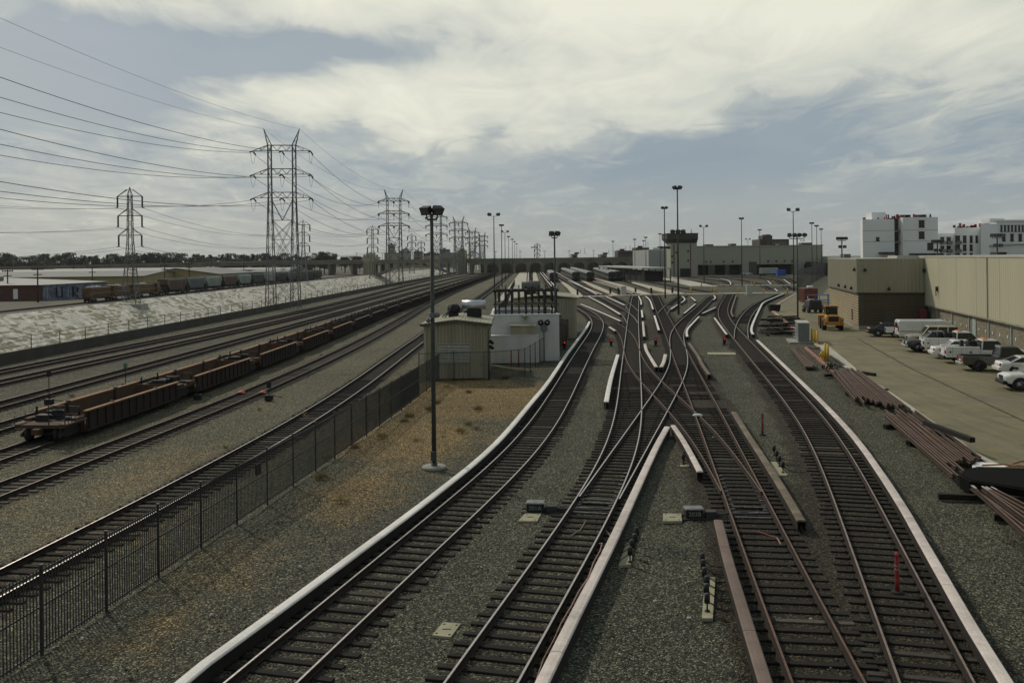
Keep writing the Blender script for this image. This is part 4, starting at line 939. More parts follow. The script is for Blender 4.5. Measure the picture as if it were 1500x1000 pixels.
M['whitewall'] = mat('whitewashed_concrete', (.60, .61, .59), .8, 0, .14, .7, .08, 10, 0, (.44, .45, .43), (.55, .85), .5, streak=True)
# ------------------------------------------------------------------ corrugated shed with roof plant
x0, x1, yf, yb = -6.78, -1.98, 69.8, 78.5
t = thing('corrugated_shed', 'beige corrugated steel shed with a louvred front and a silver duct on its roof', 'shed', (x0, yf, 0))
W_, D_ = x1-x0, yb-yf
ez = 4.1; rdg = 4.35
b = MB(); zt = lambda u: ez+(rdg-ez)*(1-abs(u*2-1))
corr(b, (W_, 0), (0, 0), 0, lambda u: zt(1-u)); corr(b, (0, 0), (0, D_), 0, ez); corr(b, (W_, D_), (W_, 0), 0, ez); corr(b, (0, D_), (W_, D_), 0, zt)
b.xf(Matrix.Identity(4)); b.build('wall', M['shed'], t)
b = MB(); e = .32
for xa, za, xb, zb in ((-e, ez-.02, W_/2, rdg+.06), (W_/2, rdg+.06, W_+e, ez-.02)):
    b.loft([[(xa, y, za), (xb, y, zb), (xb, y, zb+.09), (xa, y, za+.09)] for y in (-.3, D_+.3)])
    for i in range(1, 9): f = i/9; b.beam((xa+(xb-xa)*f, -.3, za+(zb-za)*f+.105), (xa+(xb-xa)*f, D_+.3, za+(zb-za)*f+.105), .05, .03)
rf = b.build('roof', M['shed_roof'], t)
b = MB(); b.beam((-e, -.33, ez+.02), (W_/2, -.33, rdg+.1), .05, .2); b.beam((W_/2, -.33, rdg+.1), (W_+e, -.33, ez+.02), .05, .2); b.beam((W_+e+.03, -.35, ez), (W_+e+.03, D_+.3, ez), .09, .16); b.tube([(W_+e, -.3, ez-.05), (W_+.1, -.12, ez-.5), (W_+.1, -.12, .1)], .05, 6); b.build('trim', M['shed_dark'], t)
b = MB()
for i in range(3):
    xa = 1.02+i*.83; b.bx(xa, -.12, 1.25, xa+.78, -.05, 2.62, 1)
    b.bx(xa-.04, -.14, 1.22, xa, -.04, 2.66); b.bx(xa, -.14, 2.62, xa+.78, -.04, 2.66); b.bx(xa, -.14, 1.22, xa+.78, -.04, 1.25)
    for k in range(13): z = 1.28+k*.104; b.add([(xa, -.13, z), (xa+.78, -.13, z), (xa+.78, -.175, z-.05), (xa, -.175, z-.05), (xa, -.13, z+.012), (xa+.78, -.13, z+.012), (xa+.78, -.175, z-.038), (xa, -.175, z-.038)], [(0,1,2,3),(4,7,6,5),(0,4,5,1),(2,6,7,3)])
b.bx(3.51, -.14, 1.22, 3.55, -.04, 2.66); b.build('louvre', [M['louvre'], M['shed_dark']], t)
b = MB(); b.bx(3.62, -.10, .05, 4.45, -.05, 2.1); b.bx(3.56, -.12, .0, 3.62, -.04, 2.16); b.bx(4.45, -.12, .0, 4.51, -.04, 2.16); b.bx(3.62, -.12, 2.1, 4.45, -.04, 2.16)
dr = b.build('door', M['shed'], t); b = MB(); b.ball((4.36, -.14, 1.05), .045, 8); b.build('handle', M['dark_steel'], dr)
b = MB(); b.cyl((2.6, 5.6, 5.35), (4.55, 5.6, 5.35), .40, 20); [b.lathe([(.41, -.02), (.42, 0), (.41, .02)]) for _ in ()]
b.bx(3.0, 5.2, 4.35, 4.2, 6.0, 4.98, 1); b.build('roof_duct', [M['silver'], M['black']], t)
b = MB(); b.cyl((1.7, 5.0, 5.05), (2.15, 5.5, 5.05), .42, 16); b.bx(1.5, 4.9, 4.3, 2.3, 5.7, 4.75); b.tube([(1.2, 4.6, 4.3), (1.8, 5.1, 5.2)], .05, 5); b.tube([(.9, 5.6, 4.3), (1.8, 5.4, 5.1)], .05, 5); b.build('blower', M['black'], t)
b = MB()
for z in (2.35, 2.75): b.box((W_+.22, .6, z), (.3, .3, .22)); b.cyl((W_+.3, .5, z), (W_+.42, .3, z-.1), .12, 8)
b.build('wall_lamp', M['black'], t)
# ------------------------------------------------------------------ white transformer enclosure with switchgear racks
xa, xb, yw = -2.0, 4.15, 81.0
t = thing('transformer_enclosure', 'whitewashed concrete transformer enclosure with a lower ledge wall behind the corrugated shed', 'enclosure', (xa, yw, 0))
W_ = xb-xa
b = MB(); b.bx(0, 0, 0, W_, .3, 4.1); b.bx(0, .3, 0, .3, 12, 4.1); b.bx(W_-.3, .3, 0, W_, 12, 4.1); b.bx(.3, 11.7, 0, W_-.3, 12, 4.1); b.bx(-.05, -.05, 4.101, W_+.05, .35, 4.17); b.build('wall', M['whitewall'], t)
b = MB(); b.bx(0, -1.3, 0, 4.3, -.003, 2.35); b.bx(-.03, -1.34, 2.351, 4.33, -.004, 2.42); b.build('ledge_wall', M['whitewall'], t)
b = MB(); b.bx(.3, .3, .0, W_-.3, 11.7, 3.2); b.build('floor_deck', M['concrete_dark'], t)
b = MB(); b.ball((3.16, -.28, 4.0), .2, 10); b.box((3.16, -.15, 3.85), (.14, .28, .3)); b.box((2.88, -.12, 4.05), (.12, .2, .12)); b.build('wall_bracket', M['shed_roof'], t)
tc_ = thing('equipment_cabinet', 'low olive cabinet with a sloping lid on the ledge of the white enclosure', 'cabinet', (xa+1.8, yw-.75, 2.42))
b = MB(); b.bx(0, -.35, 0, 2.15, .35, .78); b.build('body', M['shed'], tc_); b = MB(); b.loft([[(-.06, -.42, .78), (-.06, -.42, .86), (-.06, .42, 1.08), (-.06, .42, .78)], [(2.25, -.42, .78), (2.25, -.42, .82), (2.25, .42, 1.0), (2.25, .42, .78)]]); b.build('lid', M['shed_roof'], tc_)
td = thing('signal_lamp', 'pair of round hooded lamps on a grey box in front of the white enclosure', 'signal', (xa+4.75, yw-.9, 0))
b = MB(); b.cyl((0, 0, 0), (0, 0, 2.9), .05, 8); b.build('post', M['galv'], td)
b = MB(); b.box((0, 0, 3.1), (.62, .36, .72)); b.box((0, 0, 2.8), (.42, .4, .3)); b.build('housing', M['galv_far'], td)
for s in (-1, 1):
    b = MB(); b.cyl((s*.29, .2, 3.5), (s*.29, -.22, 3.5), .27, 16); b.cyl((s*.29, -.221, 3.5), (s*.29, -.24, 3.5), .13, 12, m=1); b.cyl((s*.29, -.241, 3.5), (s*.29, -.25, 3.5), .06, 10, m=2); b.build('lamp', [M['dark_steel'], M['black'], M['lens_white']], td)
# switchgear racks standing inside the enclosure
t = thing('switchgear_rack', 'dark steel busbar rack with rows of insulators standing above the white enclosure', 'switchgear', (xa-.1, yw+3.2, 3.2))
for x in (.5, 2.0, 3.4, 5.1, 6.2):
    for y in (0, 2.6): b = MB(); b.bx(x-.06, y-.06, 0, x+.06, y+.06, 2.85); b.build('frame_post', M['dark_steel'], t)
b = MB()
for y in (0, 2.6):
    b.bx(.3, y-.09, 2.86, 6.4, y+.09, 3.06)
    for z in (.35, .95, 1.65): b.bx(.3, y-.04, z, 6.4, y+.04, z+.08)
for x in (.5, 2.0, 3.4, 5.1, 6.2): b.bx(x-.06, .12, 2.9, x+.06, 2.48, 3.05)
b.build('busbar', M['black'], t)
for i in range(9):
    x = .85+i*.62; b = MB()
    for y in (0, 2.6):
        b.cyl((x, y-.12, 2.85), (x, y-.12, 1.9), .07, 6)
        for k in range(4): b.cyl((x, y-.12, 2.75-k*.2), (x, y-.12, 2.68-k*.2), .14, 8)
        b.box((x, y-.12, 1.35), (.13, .13, .4)); b.cyl((x, y-.12, 1.1), (x, y-.12, .4), .06, 6)
    b.cyl((x, 0, 3.16), (x, 0, 3.5), .05, 6); b.build('insulator', M['black'], t)
t = thing('transformer_tank', 'brown ribbed transformer box beside the busbar rack', 'transformer', (xb-.1, yw+14.5, 0))
b = MB(); b.cbx(-.8, -2.2, 0, 1.2, 2.6, 3.0, .06); [b.bx(1.2, -2+i*.5, .4, 1.4, -1.75+i*.5, 2.6) for i in range(9)]; b.build('tank', M['rust_box'] if 'rust_box' in M else mat('brown_tank', (.10, .075, .055), .7, 0, .2, 2), t)
b = MB(); b.cbx(-.6, -1.8, 3.0, 1.0, 2.3, 3.3, .05); b.build('lid', M['shed_dark'], t)
# ------------------------------------------------------------------ rear shed
t = thing('corrugated_shed', 'rear corrugated shed with a grey duct on its flat olive roof, beyond the switchgear', 'shed', (.2, 103, 0))
b = MB(); W_, D_ = 7.0, 12.
corr(b, (W_, 0), (0, 0), 0, 4.6); corr(b, (0, 0), (0, D_), 0, 4.6); corr(b, (W_, D_), (W_, 0), 0, 4.6); corr(b, (0, D_), (W_, D_), 0, 4.6); b.build('wall', M['shed'], t)
b = MB(); b.loft([[(-.3, y, 4.55), (W_/2, y, 4.95), (W_+.3, y, 4.55), (W_+.3, y, 4.66), (W_/2, y, 5.06), (-.3, y, 4.66)] for y in (-.3, D_+.3)]); b.build('roof', M['shed_roof'], t)
b = MB(); b.cyl((.9, 5, 6.0), (3.1, 5, 6.0), .46, 18); b.bx(1.3, 4.6, 4.7, 2.6, 5.4, 5.6, 1); b.build('roof_duct', [M['galv'], M['black']], t)
b = MB(); [b.cyl((1.2+i*.7, 1.2, 4.7), (1.2+i*.7, 1.2, 5.3), .07, 6) for i in range(4)]; b.build('vent', M['black'], t)
b = MB(); b.bx(5.2, -.12, .1, 6.1, -.05, 2.2); b.build('door', M['shed_dark'], t)
# ------------------------------------------------------------------ chain link fence round the enclosure
def mesh_material(name, col, dens=.5, sc_=40):
    m = bpy.data.materials.new(name); m.use_nodes = True; t = m.node_tree; b = t.nodes['Principled BSDF']; b.inputs['Base Color'].default_value = (*col, 1); b.inputs['Roughness'].default_value = .8
    tc = N(t, 'ShaderNodeTexCoord'); sp = N(t, 'ShaderNodeSeparateXYZ'); L(t, tc.outputs['Object'], sp.inputs[0])
    u = mth(t, 'ADD', sp.outputs[0], sp.outputs[1])
    a = mth(t, 'FRACT', mth(t, 'MULTIPLY', mth(t, 'ADD', u, sp.outputs[2]), sc_/4)); c = mth(t, 'FRACT', mth(t, 'MULTIPLY', mth(t, 'SUBTRACT', u, sp.outputs[2]), sc_/4))
    al = mth(t, 'MAXIMUM', mth(t, 'LESS_THAN', a, dens), mth(t, 'LESS_THAN', c, dens)); L(t, al, b.inputs['Alpha']); return m
M['chain'] = mesh_material('chain_link', (.06, .06, .055), .10); M['screen'] = mesh_material('screened_chain_link', (.035, .036, .034), .62)
def chain_fence(pts, label, h=2.1, m='chain', step=2.6, name='chain_link_fence'):
    t = thing(name, label, 'fence'); rl = MB()
    for a, c in zip(pts[:-1], pts[1:]):
        a, c = Vector((*a, 0)), Vector((*c, 0)); n = max(1, int(round((c-a).length/step)))
        for i in range(n):
            p, q = a+(c-a)*(i/n), a+(c-a)*((i+1)/n)
            b = MB(); b.quad((p.x, p.y, .05), (q.x, q.y, .05), (q.x, q.y, h), (p.x, p.y, h)); b.build('mesh_panel', M[m], t)
            b = MB(); b.cyl((p.x, p.y, 0), (p.x, p.y, h+.12), .035, 6); b.build('post', M['fence'], t)
        for z in (.08, h): rl.tube([(a.x, a.y, z), (c.x, c.y, z)], .025, 5)
    b = MB(); b.cyl((c.x, c.y, 0), (c.x, c.y, h+.12), .04, 6); b.build('post', M['fence'], t)
    rl.build('rail', M['fence'], t); return t
g1, g2 = G(717, 556), G(769, 551); g3, g4 = G(833, 505), G(842, 470)
chain_fence([(g1.x, g1.y), (g2.x, g2.y), (g3.x-.3, g3.y), (g4.x-.8, g4.y)], 'chain link fence turning a corner round the white enclosure')
a, c, e = G(622, 557), G(716, 556), G(716, 554); chain_fence([(a.x-.3, a.y-1.2), (c.x, c.y-.4)], 'low chain link fence across the front of the corrugated shed', 2.15, 'chain')
for px in (749, 759.8):
    g = G(px, 536); t = thing('marker_post', 'red marker post in front of the white enclosure, '+('left' if px < 755 else 'right')+' of two', 'marker post', g, 0, 'red marker posts')
    b = MB(); b.lathe([(.14, 0), (.14, .03), (.09, .05)], n=10, m=1); b.lathe([(.055, .05), (.06, .3), (.055, 1.3), (.03, 1.38)], n=10); b.build('post', [M['red'], M['black_rubber']], t)
# ------------------------------------------------------------------ small tan workshop and long cream building
HD = Vector((.978, -.208, 0)); BK = Vector((.208, .978, 0)); c0 = Vector((42.4, 111.2, 0))      # wall directions: to the right, and away
HDZ = math.atan2(HD.y, HD.x)
M['tan_panel'] = mat('tan_ribbed_cladding', (.31, .29, .205), .6, 0, .08, .6, .05, 10, 0, streak=True)
M['tan_rib'] = mat('ochre_horizontal_cladding', (.30, .235, .135), .6, 0, .10, .6, .05, 10)
M['brown_rib'] = mat('brown_horizontal_cladding', (.085, .066, .037), .6, 0, .10, .6, .05, 10)
M['cream'] = mat('cream_wall_panel', (.45, .425, .30), .7, 0, .06, .35, .04, 8, 0, (.39, .37, .265), (.5, .8), .3, streak=True)
M['roof_pale'] = mat('pale_flat_roof', (.42, .41, .36), .8, 0, .15, .4)
def loc(u, v, z=0.): return c0+HD*u+BK*v+Vector((0, 0, z))
def xy(u, v): p = loc(u, v); return (p.x, p.y)
def lbox(b, u0, v0, z0, u1, v1, z1, m=0):
    c = loc((u0+u1)/2, (v0+v1)/2, (z0+z1)/2); return b.box(c, (u1-u0, v1-v0, z1-z0), HDZ, m)
t = thing('workshop_building', 'tan metal workshop with a ribbed upper band and brown horizontal cladding below', 'workshop')
LF, LD = 7.55, 26.
b = MB(); corr(b, xy(LF, -.25), xy(-.25, -.25), 4.55, 8.6, .42, .05); corr(b, xy(-.25, -.25), xy(-.25, LD), 4.55, 8.6, .42, .05); corr(b, xy(-.25, LD), xy(LF+10, LD), 4.55, 8.6, .42, .05); b.build('upper_cladding', M['tan_panel'], t)
b = MB(); hcorr(b, xy(0, 0), xy(LF, 0), .5, 4.5, .33, .06); b.build('front_cladding', M['brown_rib'], t)
b = MB(); hcorr(b, xy(0, LD), xy(0, 0), .5, 4.5, .33, .06); b.build('side_cladding', M['tan_rib'], t)
b = MB(); lbox(b, -.02, -.02, 0, LF, LD, .5); b.build('plinth', M['concrete'], t)
b = MB(); lbox(b, -.02, -.08, .5, .55, .0, 4.5); lbox(b, LF-1.15, -.08, .5, LF-.9, .0, 4.5); lbox(b, -.3, -.28, 4.42, LF, .02, 4.56); lbox(b, -.3, .02, 4.42, .0, LD, 4.56); b.build('dark_trim', M['shed_dark'], t)
b = MB(); lbox(b, -.3, -.3, 8.6, LF, LD+.1, 8.68); lbox(b, LF-2.5, 3, 8.68, LF+.1, 9, 9.0); b.build('roof', M['roof_pale'], t)
b = MB(); lbox(b, .02, .02, .5, LF+.0, LD-.02, 8.55); b.build('inner_wall', M['shed_dark'], t)
b = MB(); lbox(b, 2.9, -.1, .5, 4.1, -.062, 2.25); b.build('roller_door', M['shed_dark'], t)
b = MB(); lbox(b, -.10, 4.2, .9, -.062, 5.3, 2.3); b.build('side_window', M['shed_dark'], t)
b = MB()
for u, v, z in ((-.42, .5, 7.3), (.7, -.42, 7.25), (-.42, 8, 4.95), (-.42, 14, 4.95), (-.42, 3, 4.95), (3.4, -.42, 4.95)): b.box(loc(u, v, z), (.3, .3, .28), HDZ); b.box(loc(u, v-.12, z+.2), (.12, .12, .2), HDZ)
b.build('wall_lamp', M['black'], t)
t = thing('workshop_building', 'long cream building with a speckled block base facing the parked cars', 'building')
u0 = LF+.02; v1 = -100.
b = MB(); lbox(b, u0, v1, 3.0, u0+30, 18, 8.8); corr(b, xy(u0-.004, -.3), xy(u0-.004, v1), 3.05, 8.75, .6, -.014); b.build('wall', M['cream'], t)
b = MB(); [lbox(b, u0-.05, v-.012, 3.13, u0-.041, v+.012, 8.75) for v in np.arange(-7, v1, -7.2)]; lbox(b, u0-.12, -25.1, 3.1, u0-.04, -25.0, 8.8); b.build('panel_joint', M['shed_roof'], t)
M['block'] = mat('speckled_split_block', (.20, .175, .125), .95, 0, .25, .6, .6, 7, .5, (.30, .27, .20), (.5, .75), 6.)
b = MB(); lbox(b, u0+.35, v1, .0, u0+30, 17, 2.95); b.build('base_wall', M['block'], t)
b = MB(); lbox(b, u0-.06, v1, 2.951, u0+.5, 0, 3.12); b.build('ledge', M['shed_roof'], t)
b = MB(); lbox(b, u0-.06, v1, 8.8, u0+30, 18.1, 8.95); b.build('roof_edge', M['roof_pale'], t)
M['mint'] = mat('pale_mint_steel', (.34, .43, .42), .6, 0, .1, 2)
for i, v in enumerate((-4.6, -11.1, -17.6, -24.1, -30.6, -37)):
    b = MB(); lbox(b, u0+.24, v-.07, .0, u0+.36, v+.07, 2.95); b.build('column', M['mint'], t)
b = MB(); lbox(b, u0+.28, -19.9, .0, u0+.345, -18.8, 2.75); b.build('door', M['mint'], t)
for i in range(13):
    v = -5.9-i*2.15; b = MB(); lbox(b, u0+.29, v-.1, 1.62, u0+.345, v+.1, 1.86); b.build('sign_plate', M['white'], t)
b = MB(); p = loc(u0-.12, -6.3, 5.2); b.box(p, (.22, .45, .5), HDZ); b.box(p+Vector((-.1, 0, -.5)), (.06, .2, .6), HDZ); b.build('wall_lamp', M['black'], t)
b = MB(); p = loc(u0-.15, -.5, 7.2); b.box(p, (.3, .4, .4), HDZ); b.build('security_camera', M['black'], t)
b = MB(); lbox(b, u0-.9, -1.6, .1, u0-.1, -.4, 2.6); b.build('red_cabinet', mat('dark_red_locker', (.14, .03, .025), .6, 0, .2, 2), t)
# ------------------------------------------------------------------ vehicles (local: x forward, y left, z up)
def wheel(t, x, y, r=.36, wd=.25):
    s = 1 if y > 0 else -1
    b = MB(); b.lathe([(r*.62, -wd/2), (r*.93, -wd/2), (r, -wd/2+.04), (r, wd/2-.04), (r*.93, wd/2), (r*.62, wd/2)], n=20); b.xf(Matrix.Translation((x, y, r)) @ Matrix.Rotation(R(90), 4, 'X'))
    o = b.build('wheel', M['black_rubber'], t)
    b = MB(); b.lathe([(.001, 0), (r*.22, .012), (r*.25, -.02), (r*.58, -.02), (r*.63, .02)], n=18)
    for k in range(5): a = k*1.2566; b.beam((r*.2*math.cos(a), r*.2*math.sin(a), .0), (r*.58*math.cos(a), r*.58*math.sin(a), .0), .055, .03)
    b.xf(Matrix.Translation((x, y+s*(wd/2-.02), r)) @ Matrix.Rotation(R(-90*s), 4, 'X')); b.build('rim', M['silver'], o)
def ring(x, hw, z0, z1, tw=None, c=.12):
    tw = hw if tw is None else tw; c = min(c, (z1-z0)*.35)
    return [(x, -hw*.94, z0), (x, -hw, z0+c*.7), (x, -hw-.005, (z0*.55+z1*.45)), (x, -tw-(hw-tw)*.2, z1-c), (x, -tw+c*.9, z1-.012), (x, 0, z1+.012), (x, tw-c*.9, z1-.012), (x, tw+(hw-tw)*.2, z1-c), (x, hw+.005, (z0*.55+z1*.45)), (x, hw, z0+c*.7), (x, hw*.94, z0)]
def vehicle(name, label, cat, pm, secs, cab, wheels, r=.36, wid=.9, extra=None, tail=None, front=None, lens=None, glassless=False, loc=(0,0,0), rz=0., group='vehicles parked along the cream building'):
    t = thing(name, label, cat, loc, rz, group)
    b = MB(); b.loft([ring(x, hw, z0, z1) for x, hw, z0, z1 in secs], sm=False); body = b.build('body', M[pm], t)
    bv = body.modifiers.new('b', 'BEVEL'); bv.width = .03; bv.segments = 2; bv.limit_method = 'ANGLE'; bv.angle_limit = R(25)
    if cab:                                                       # cab: list of (x at belt, x at roof, ...) : glasshouse
        xr0, xr1, xt0, xt1, zb, zt, hw = cab                      # rear/front base, rear/front top
        ti = hw-.17
        def tr(xb, xt, f, w0=hw-.03, w1=ti): return xb+(xt-xb)*f, w0+(w1-w0)*f, zb+(zt-zb)*f
        g = MB(); q = []
        for f in (0, .98):
            xa, w_, z = tr(xr0, xt0, f); xb_, _, _ = tr(xr1, xt1, f); q.append([(xa, -w_, z), (xb_, -w_, z), (xb_, w_, z), (xa, w_, z)])
        g.loft(q); g.build('window', M['glass'], t)
        p = MB(); p.loft([[(xt0-.06, -ti+.1, zt-.03), (xt0-.06, ti-.1, zt-.03), (xt0-.02, ti-.1, zt+.03), (xt0-.02, -ti+.1, zt+.03)]]+[[(x, -ti-.02, zt-.04), (x, ti+.02, zt-.04), (x, ti-.08, zt+.055), (x, -ti+.08, zt+.055)] for x in (xt0+.06, (xt0+xt1)/2, xt1-.1)]+[[(xt1+.05, -ti+.08, zt-.04), (xt1+.05, ti-.08, zt-.04), (xt1+.02, ti-.1, zt+.02), (xt1+.02, -ti+.1, zt+.02)]]); p.build('roof', M[pm], t)
        p = MB()
        npil = max(1, int((xr1-xr0)/1.05))
        for s in (-1, 1):
            for i in range(npil+1):
                f = i/npil; wd = .09 if i in (0, npil) else .1
                p.beam((xr0+(xr1-xr0)*f, s*(hw-.025), zb-.02), (xt0+(xt1-xt0)*f, s*(ti+.01), zt), wd, .05)
        p.build('pillar', M[pm], t)
    L_ = secs[0][0], secs[-1][0]
    for x, s in [(x, s) for x in wheels for s in (-1, 1)]:
        a = MB(); a.add([(x+(r+.085)*math.cos(k*math.pi/10), s*(wid+.012), r+(r+.085)*math.sin(k*math.pi/10)) for k in range(11)]+[(x+(r+.085), s*(wid+.012), r*.6), (x-(r+.085), s*(wid+.012), r*.6)][::1], [tuple(range(11))+(12, 11)]); a.build('wheel_arch', M['black'], t)
        wheel(t, x, s*(wid-.10), r)
    if tail:
        xx, yy, z0, z1 = tail
        for s in (-1, 1): a = MB(); a.cbx(xx-.05, s*yy-.09, z0, xx+.08, s*yy+.09, z1, .015); a.build('tail_light', M['lens_red'], t)
        a = MB(); a.cbx(xx-.16, -wid+.06, .38, xx+.1, wid-.06, .60, .03); a.build('rear_bumper', M[(lens or {}).get('rb', 'chrome')], t)
        a = MB(); a.bx(xx-.035, -.17, (z0+z1)/2-.18, xx+.02, .17, (z0+z1)/2-.06); a.build('licence_plate', M['white'], t)
    if front:
        xx, yy, z0, z1 = front
        for s in (-1, 1): a = MB(); a.cbx(xx-.1, s*yy-.15, z0, xx+.06, s*yy+.15, z1, .02); a.build('headlight', M['lens_white'], t)
        a = MB(); a.cbx(xx-.02, -yy+.2, z0-.06, xx+.05, yy-.2, z1, .01); a.build('grille', M['black'], t)
        a = MB(); a.cbx(xx-.1, -wid+.05, .38, xx+.17, wid-.05, .62, .04); a.build('front_bumper', M[(lens or {}).get('fb', 'chrome')], t)
    if cab and name != 'cargo_van':
        for s in (-1, 1): a = MB(); a.cbx(cab[1]-.45, s*(wid+.09)-.09, cab[4]+.02, cab[1]-.35, s*(wid+.09)+.09, cab[4]+.2, .02); a.build('wing_mirror', M[pm], t)
    if extra: extra(t)
    return t
def pickup(name, label, pm, loc, rz, crew=True, group='vehicles parked along the cream building', lens=None):
    def ext(t):
        b = MB(); b.bx(-2.72, -.82, .74, -.60, .82, .80); b.build('bed_floor', M['black'], t)
        b = MB(); [b.bx(x, -.006+s*.905, .55, x+.012, .006+s*.905, 1.0) for x in (-.5, .45, 1.35) for s in (-1, 1)]; b.build('door_seam', M['black'], t)
    t = vehicle(name, label, 'pickup truck', pm, [(-2.80, .84, .55, .74), (-.58, .90, .42, .74), (-.5, .92, .42, 1.08), (1.25, .92, .42, 1.08), (1.5, .92, .42, 1.08), (2.55, .90, .44, 1.02), (2.75, .84, .5, .95)],
        (-.45, 1.45, -.30, .75, 1.06, 1.74, .9) if crew else (-.45, 1.35, -.36, .72, 1.06, 1.72, .9), (-1.75, 1.85), .38, .92, ext, (-2.8, .80, .72, 1.02), (2.76, .62, .70, .90), lens, loc=loc, rz=rz, group=group)
    b = MB()
    for s in (-1, 1): b.cbx(-2.8, min(s*.92, s*.80), .5, -.52, max(s*.92, s*.80), 1.08, .02)
    b.bx(-2.82, -.80, .55, -2.74, .80, 1.06); b.build('bed_side', M[pm], t); return t
def utility(label, loc, rz, load=True, group='vehicles parked along the cream building'):
    def ext(t):
        b = MB()
        for s in (-1, 1): b.cbx(-2.95, min(s*.98, s*.55), .5, -.55, max(s*.98, s*.55), 1.32, .02)
        b.bx(-2.98, -.55, .6, -2.9, .55, 1.2); b.bx(-2.9, -.55, .70, -.55, .55, .78); b.build('service_body', M['car_white'], t)
        b = MB()
        for s in (-1, 1):
            for x in (-2.5, -1.85, -1.15): b.bx(x, s*.985-.004, .58, x+.012, s*.985+.004, 1.27)
            for x in (-2.72, -1.3): b.cbx(x, min(s*.99, s*.975), .85, x+.14, max(s*.99, s*.975), .97, .005)
        b.build('locker_seam', M['black'], t)
        if load:
            b = MB(); b.cbx(-1.25, -.5, .78, -.65, .5, 1.75, .05); b.cyl((-1.6, .1, .78), (-1.6, .1, 1.75), .16, 10); b.cyl((-1.1, -.2, 1.75), (-1.1, -.2, 2.0), .14, 10, .05); b.build('cargo', M['black'], t)
        b = MB(); b.cbx(-.25, -.5, 1.83, .1, .5, 1.93, .03); b.build('beacon_bar', M['lens_amber'], t)
    return vehicle('utility_truck', label, 'utility truck', 'car_white', [(-2.9, .80, .5, .72), (-.55, .88, .42, .74), (-.5, .92, .42, 1.12), (1.3, .92, .42, 1.12), (2.6, .90, .44, 1.08), (2.8, .84, .5, .98)],
        (-.42, 1.4, -.32, .75, 1.1, 1.80, .9), (-1.85, 1.9), .39, .94, ext, (-2.97, .80, .78, 1.05), (2.8, .62, .72, .92), {'rb': 'black'}, loc=loc, rz=rz, group=group)
def sedan(label, pm, loc, rz, h=1.42, L_=4.9, dark_roof=False, group='vehicles parked along the cream building', lens=None, wag=False):
    k = L_/4.9
    t = vehicle('sedan_car', label, 'car', pm, [(-2.42*k, .72, .42, .80), (-2.30*k, .86, .30, .94), (-1.55*k, .90, .26, .99), (0, .91, .25, .97), (1.0*k, .90, .25, .95), (2.1*k, .86, .28, .80), (2.42*k, .72, .36, .66)],
        (-1.75*k, 1.05*k, -1.0*k, .2*k, .955, h-.05, .87), (-1.45*k, 1.5*k), .33, .89, None, (-2.38*k, .66, .66, .86), (2.36*k, .60, .55, .70), lens or {'rb': pm, 'fb': pm}, loc=loc, rz=rz, group=group)
    return t
def van(label, loc, rz, group='vehicles parked along the cream building'):
    def ext(t):
        b = MB(); b.bx(-2.765, -.62, 1.25, -2.742, -.08, 1.75); b.bx(-2.765, .08, 1.25, -2.742, .62, 1.75); b.build('rear_window', M['glass'], t)
        b = MB(); b.bx(-2.76, -.008, .6, -2.74, .008, 1.9); [b.bx(x, s*.985-.004, .55, x+.012, s*.985+.004, 1.85) for x in (-.6, .55) for s in (-1, 1)]; [b.bx(-2.6, s*.985-.006, .92, 2.2, s*.985+.006, .98) for s in (-1, 1)]; b.build('door_seam', M['dark_steel'], t)
        b = MB()
        for s in (-1, 1): b.add([(1.0, s*.985, 1.25), (2.0, s*.985, 1.25), (1.75, s*.93, 1.78), (1.0, s*.93, 1.78)], [(0,1,2,3)])
        b.loft([[(2.25, -.8, 1.27), (2.25, .8, 1.27)], [(1.82, -.74, 1.86), (1.82, .74, 1.86)]], closed=False); b.build('window', M['glass'], t)
    return vehicle('cargo_van', label, 'van', 'car_white', [(-2.75, .92, .45, 1.95), (-2.6, .97, .4, 2.05), (1.3, .97, .4, 2.05), (1.8, .96, .4, 1.88), (2.2, .95, .4, 1.27), (2.75, .88, .42, 1.05), (2.85, .80, .5, .9)], None, (-1.7, 1.85), .37, .96, ext, (-2.75, .84, .95, 1.45), (2.83, .6, .68, .85), {'rb': 'black', 'fb': 'black'}, loc=loc, rz=rz, group=group)
def suv(label, pm, loc, rz, group='vehicles parked along the cream building'):
    return vehicle('suv_car', label, 'SUV', pm, [(-2.25, .80, .5, 1.0), (-2.15, .90, .42, 1.08), (.75, .91, .40, 1.06), (1.9, .90, .42, 1.02), (2.2, .82, .5, .92)], (-2.12, 1.05, -1.95, .45, 1.05, 1.78, .88), (-1.35, 1.4), .38, .90, None, (-2.22, .78, .8, 1.05), (2.18, .6, .7, .88), {'rb': 'black', 'fb': 'black'}, loc=loc, rz=rz, group=group)
def park(px, py, ln, nose_in=True, dv=0.):
    """rear/front left corner measured in the photo -> centre of the vehicle"""
    g = G(px, py); c = g+HD*(ln*1.1/2)+BK*1.0; return (c.x, c.y, .014), (HDZ if nose_in else HDZ+math.pi)
VH = [('sedan', 1273.5, 493.5, 4.5), ('pick', 1299, 494.5, 5.5), ('van', 1315.5, 499.5, 5.6), ('suv', 1331, 507, 4.5), ('dark', 1329.5, 516, 5.5), ('util', 1355, 518, 5.8), ('crown', 1369, 526, 5.2), ('util2', 1387, 533, 5.8), ('grey', 1412, 544, 5.6), ('coupe', 1466, 551, 4.6), ('wsuv', 1473, 573, 4.5)]
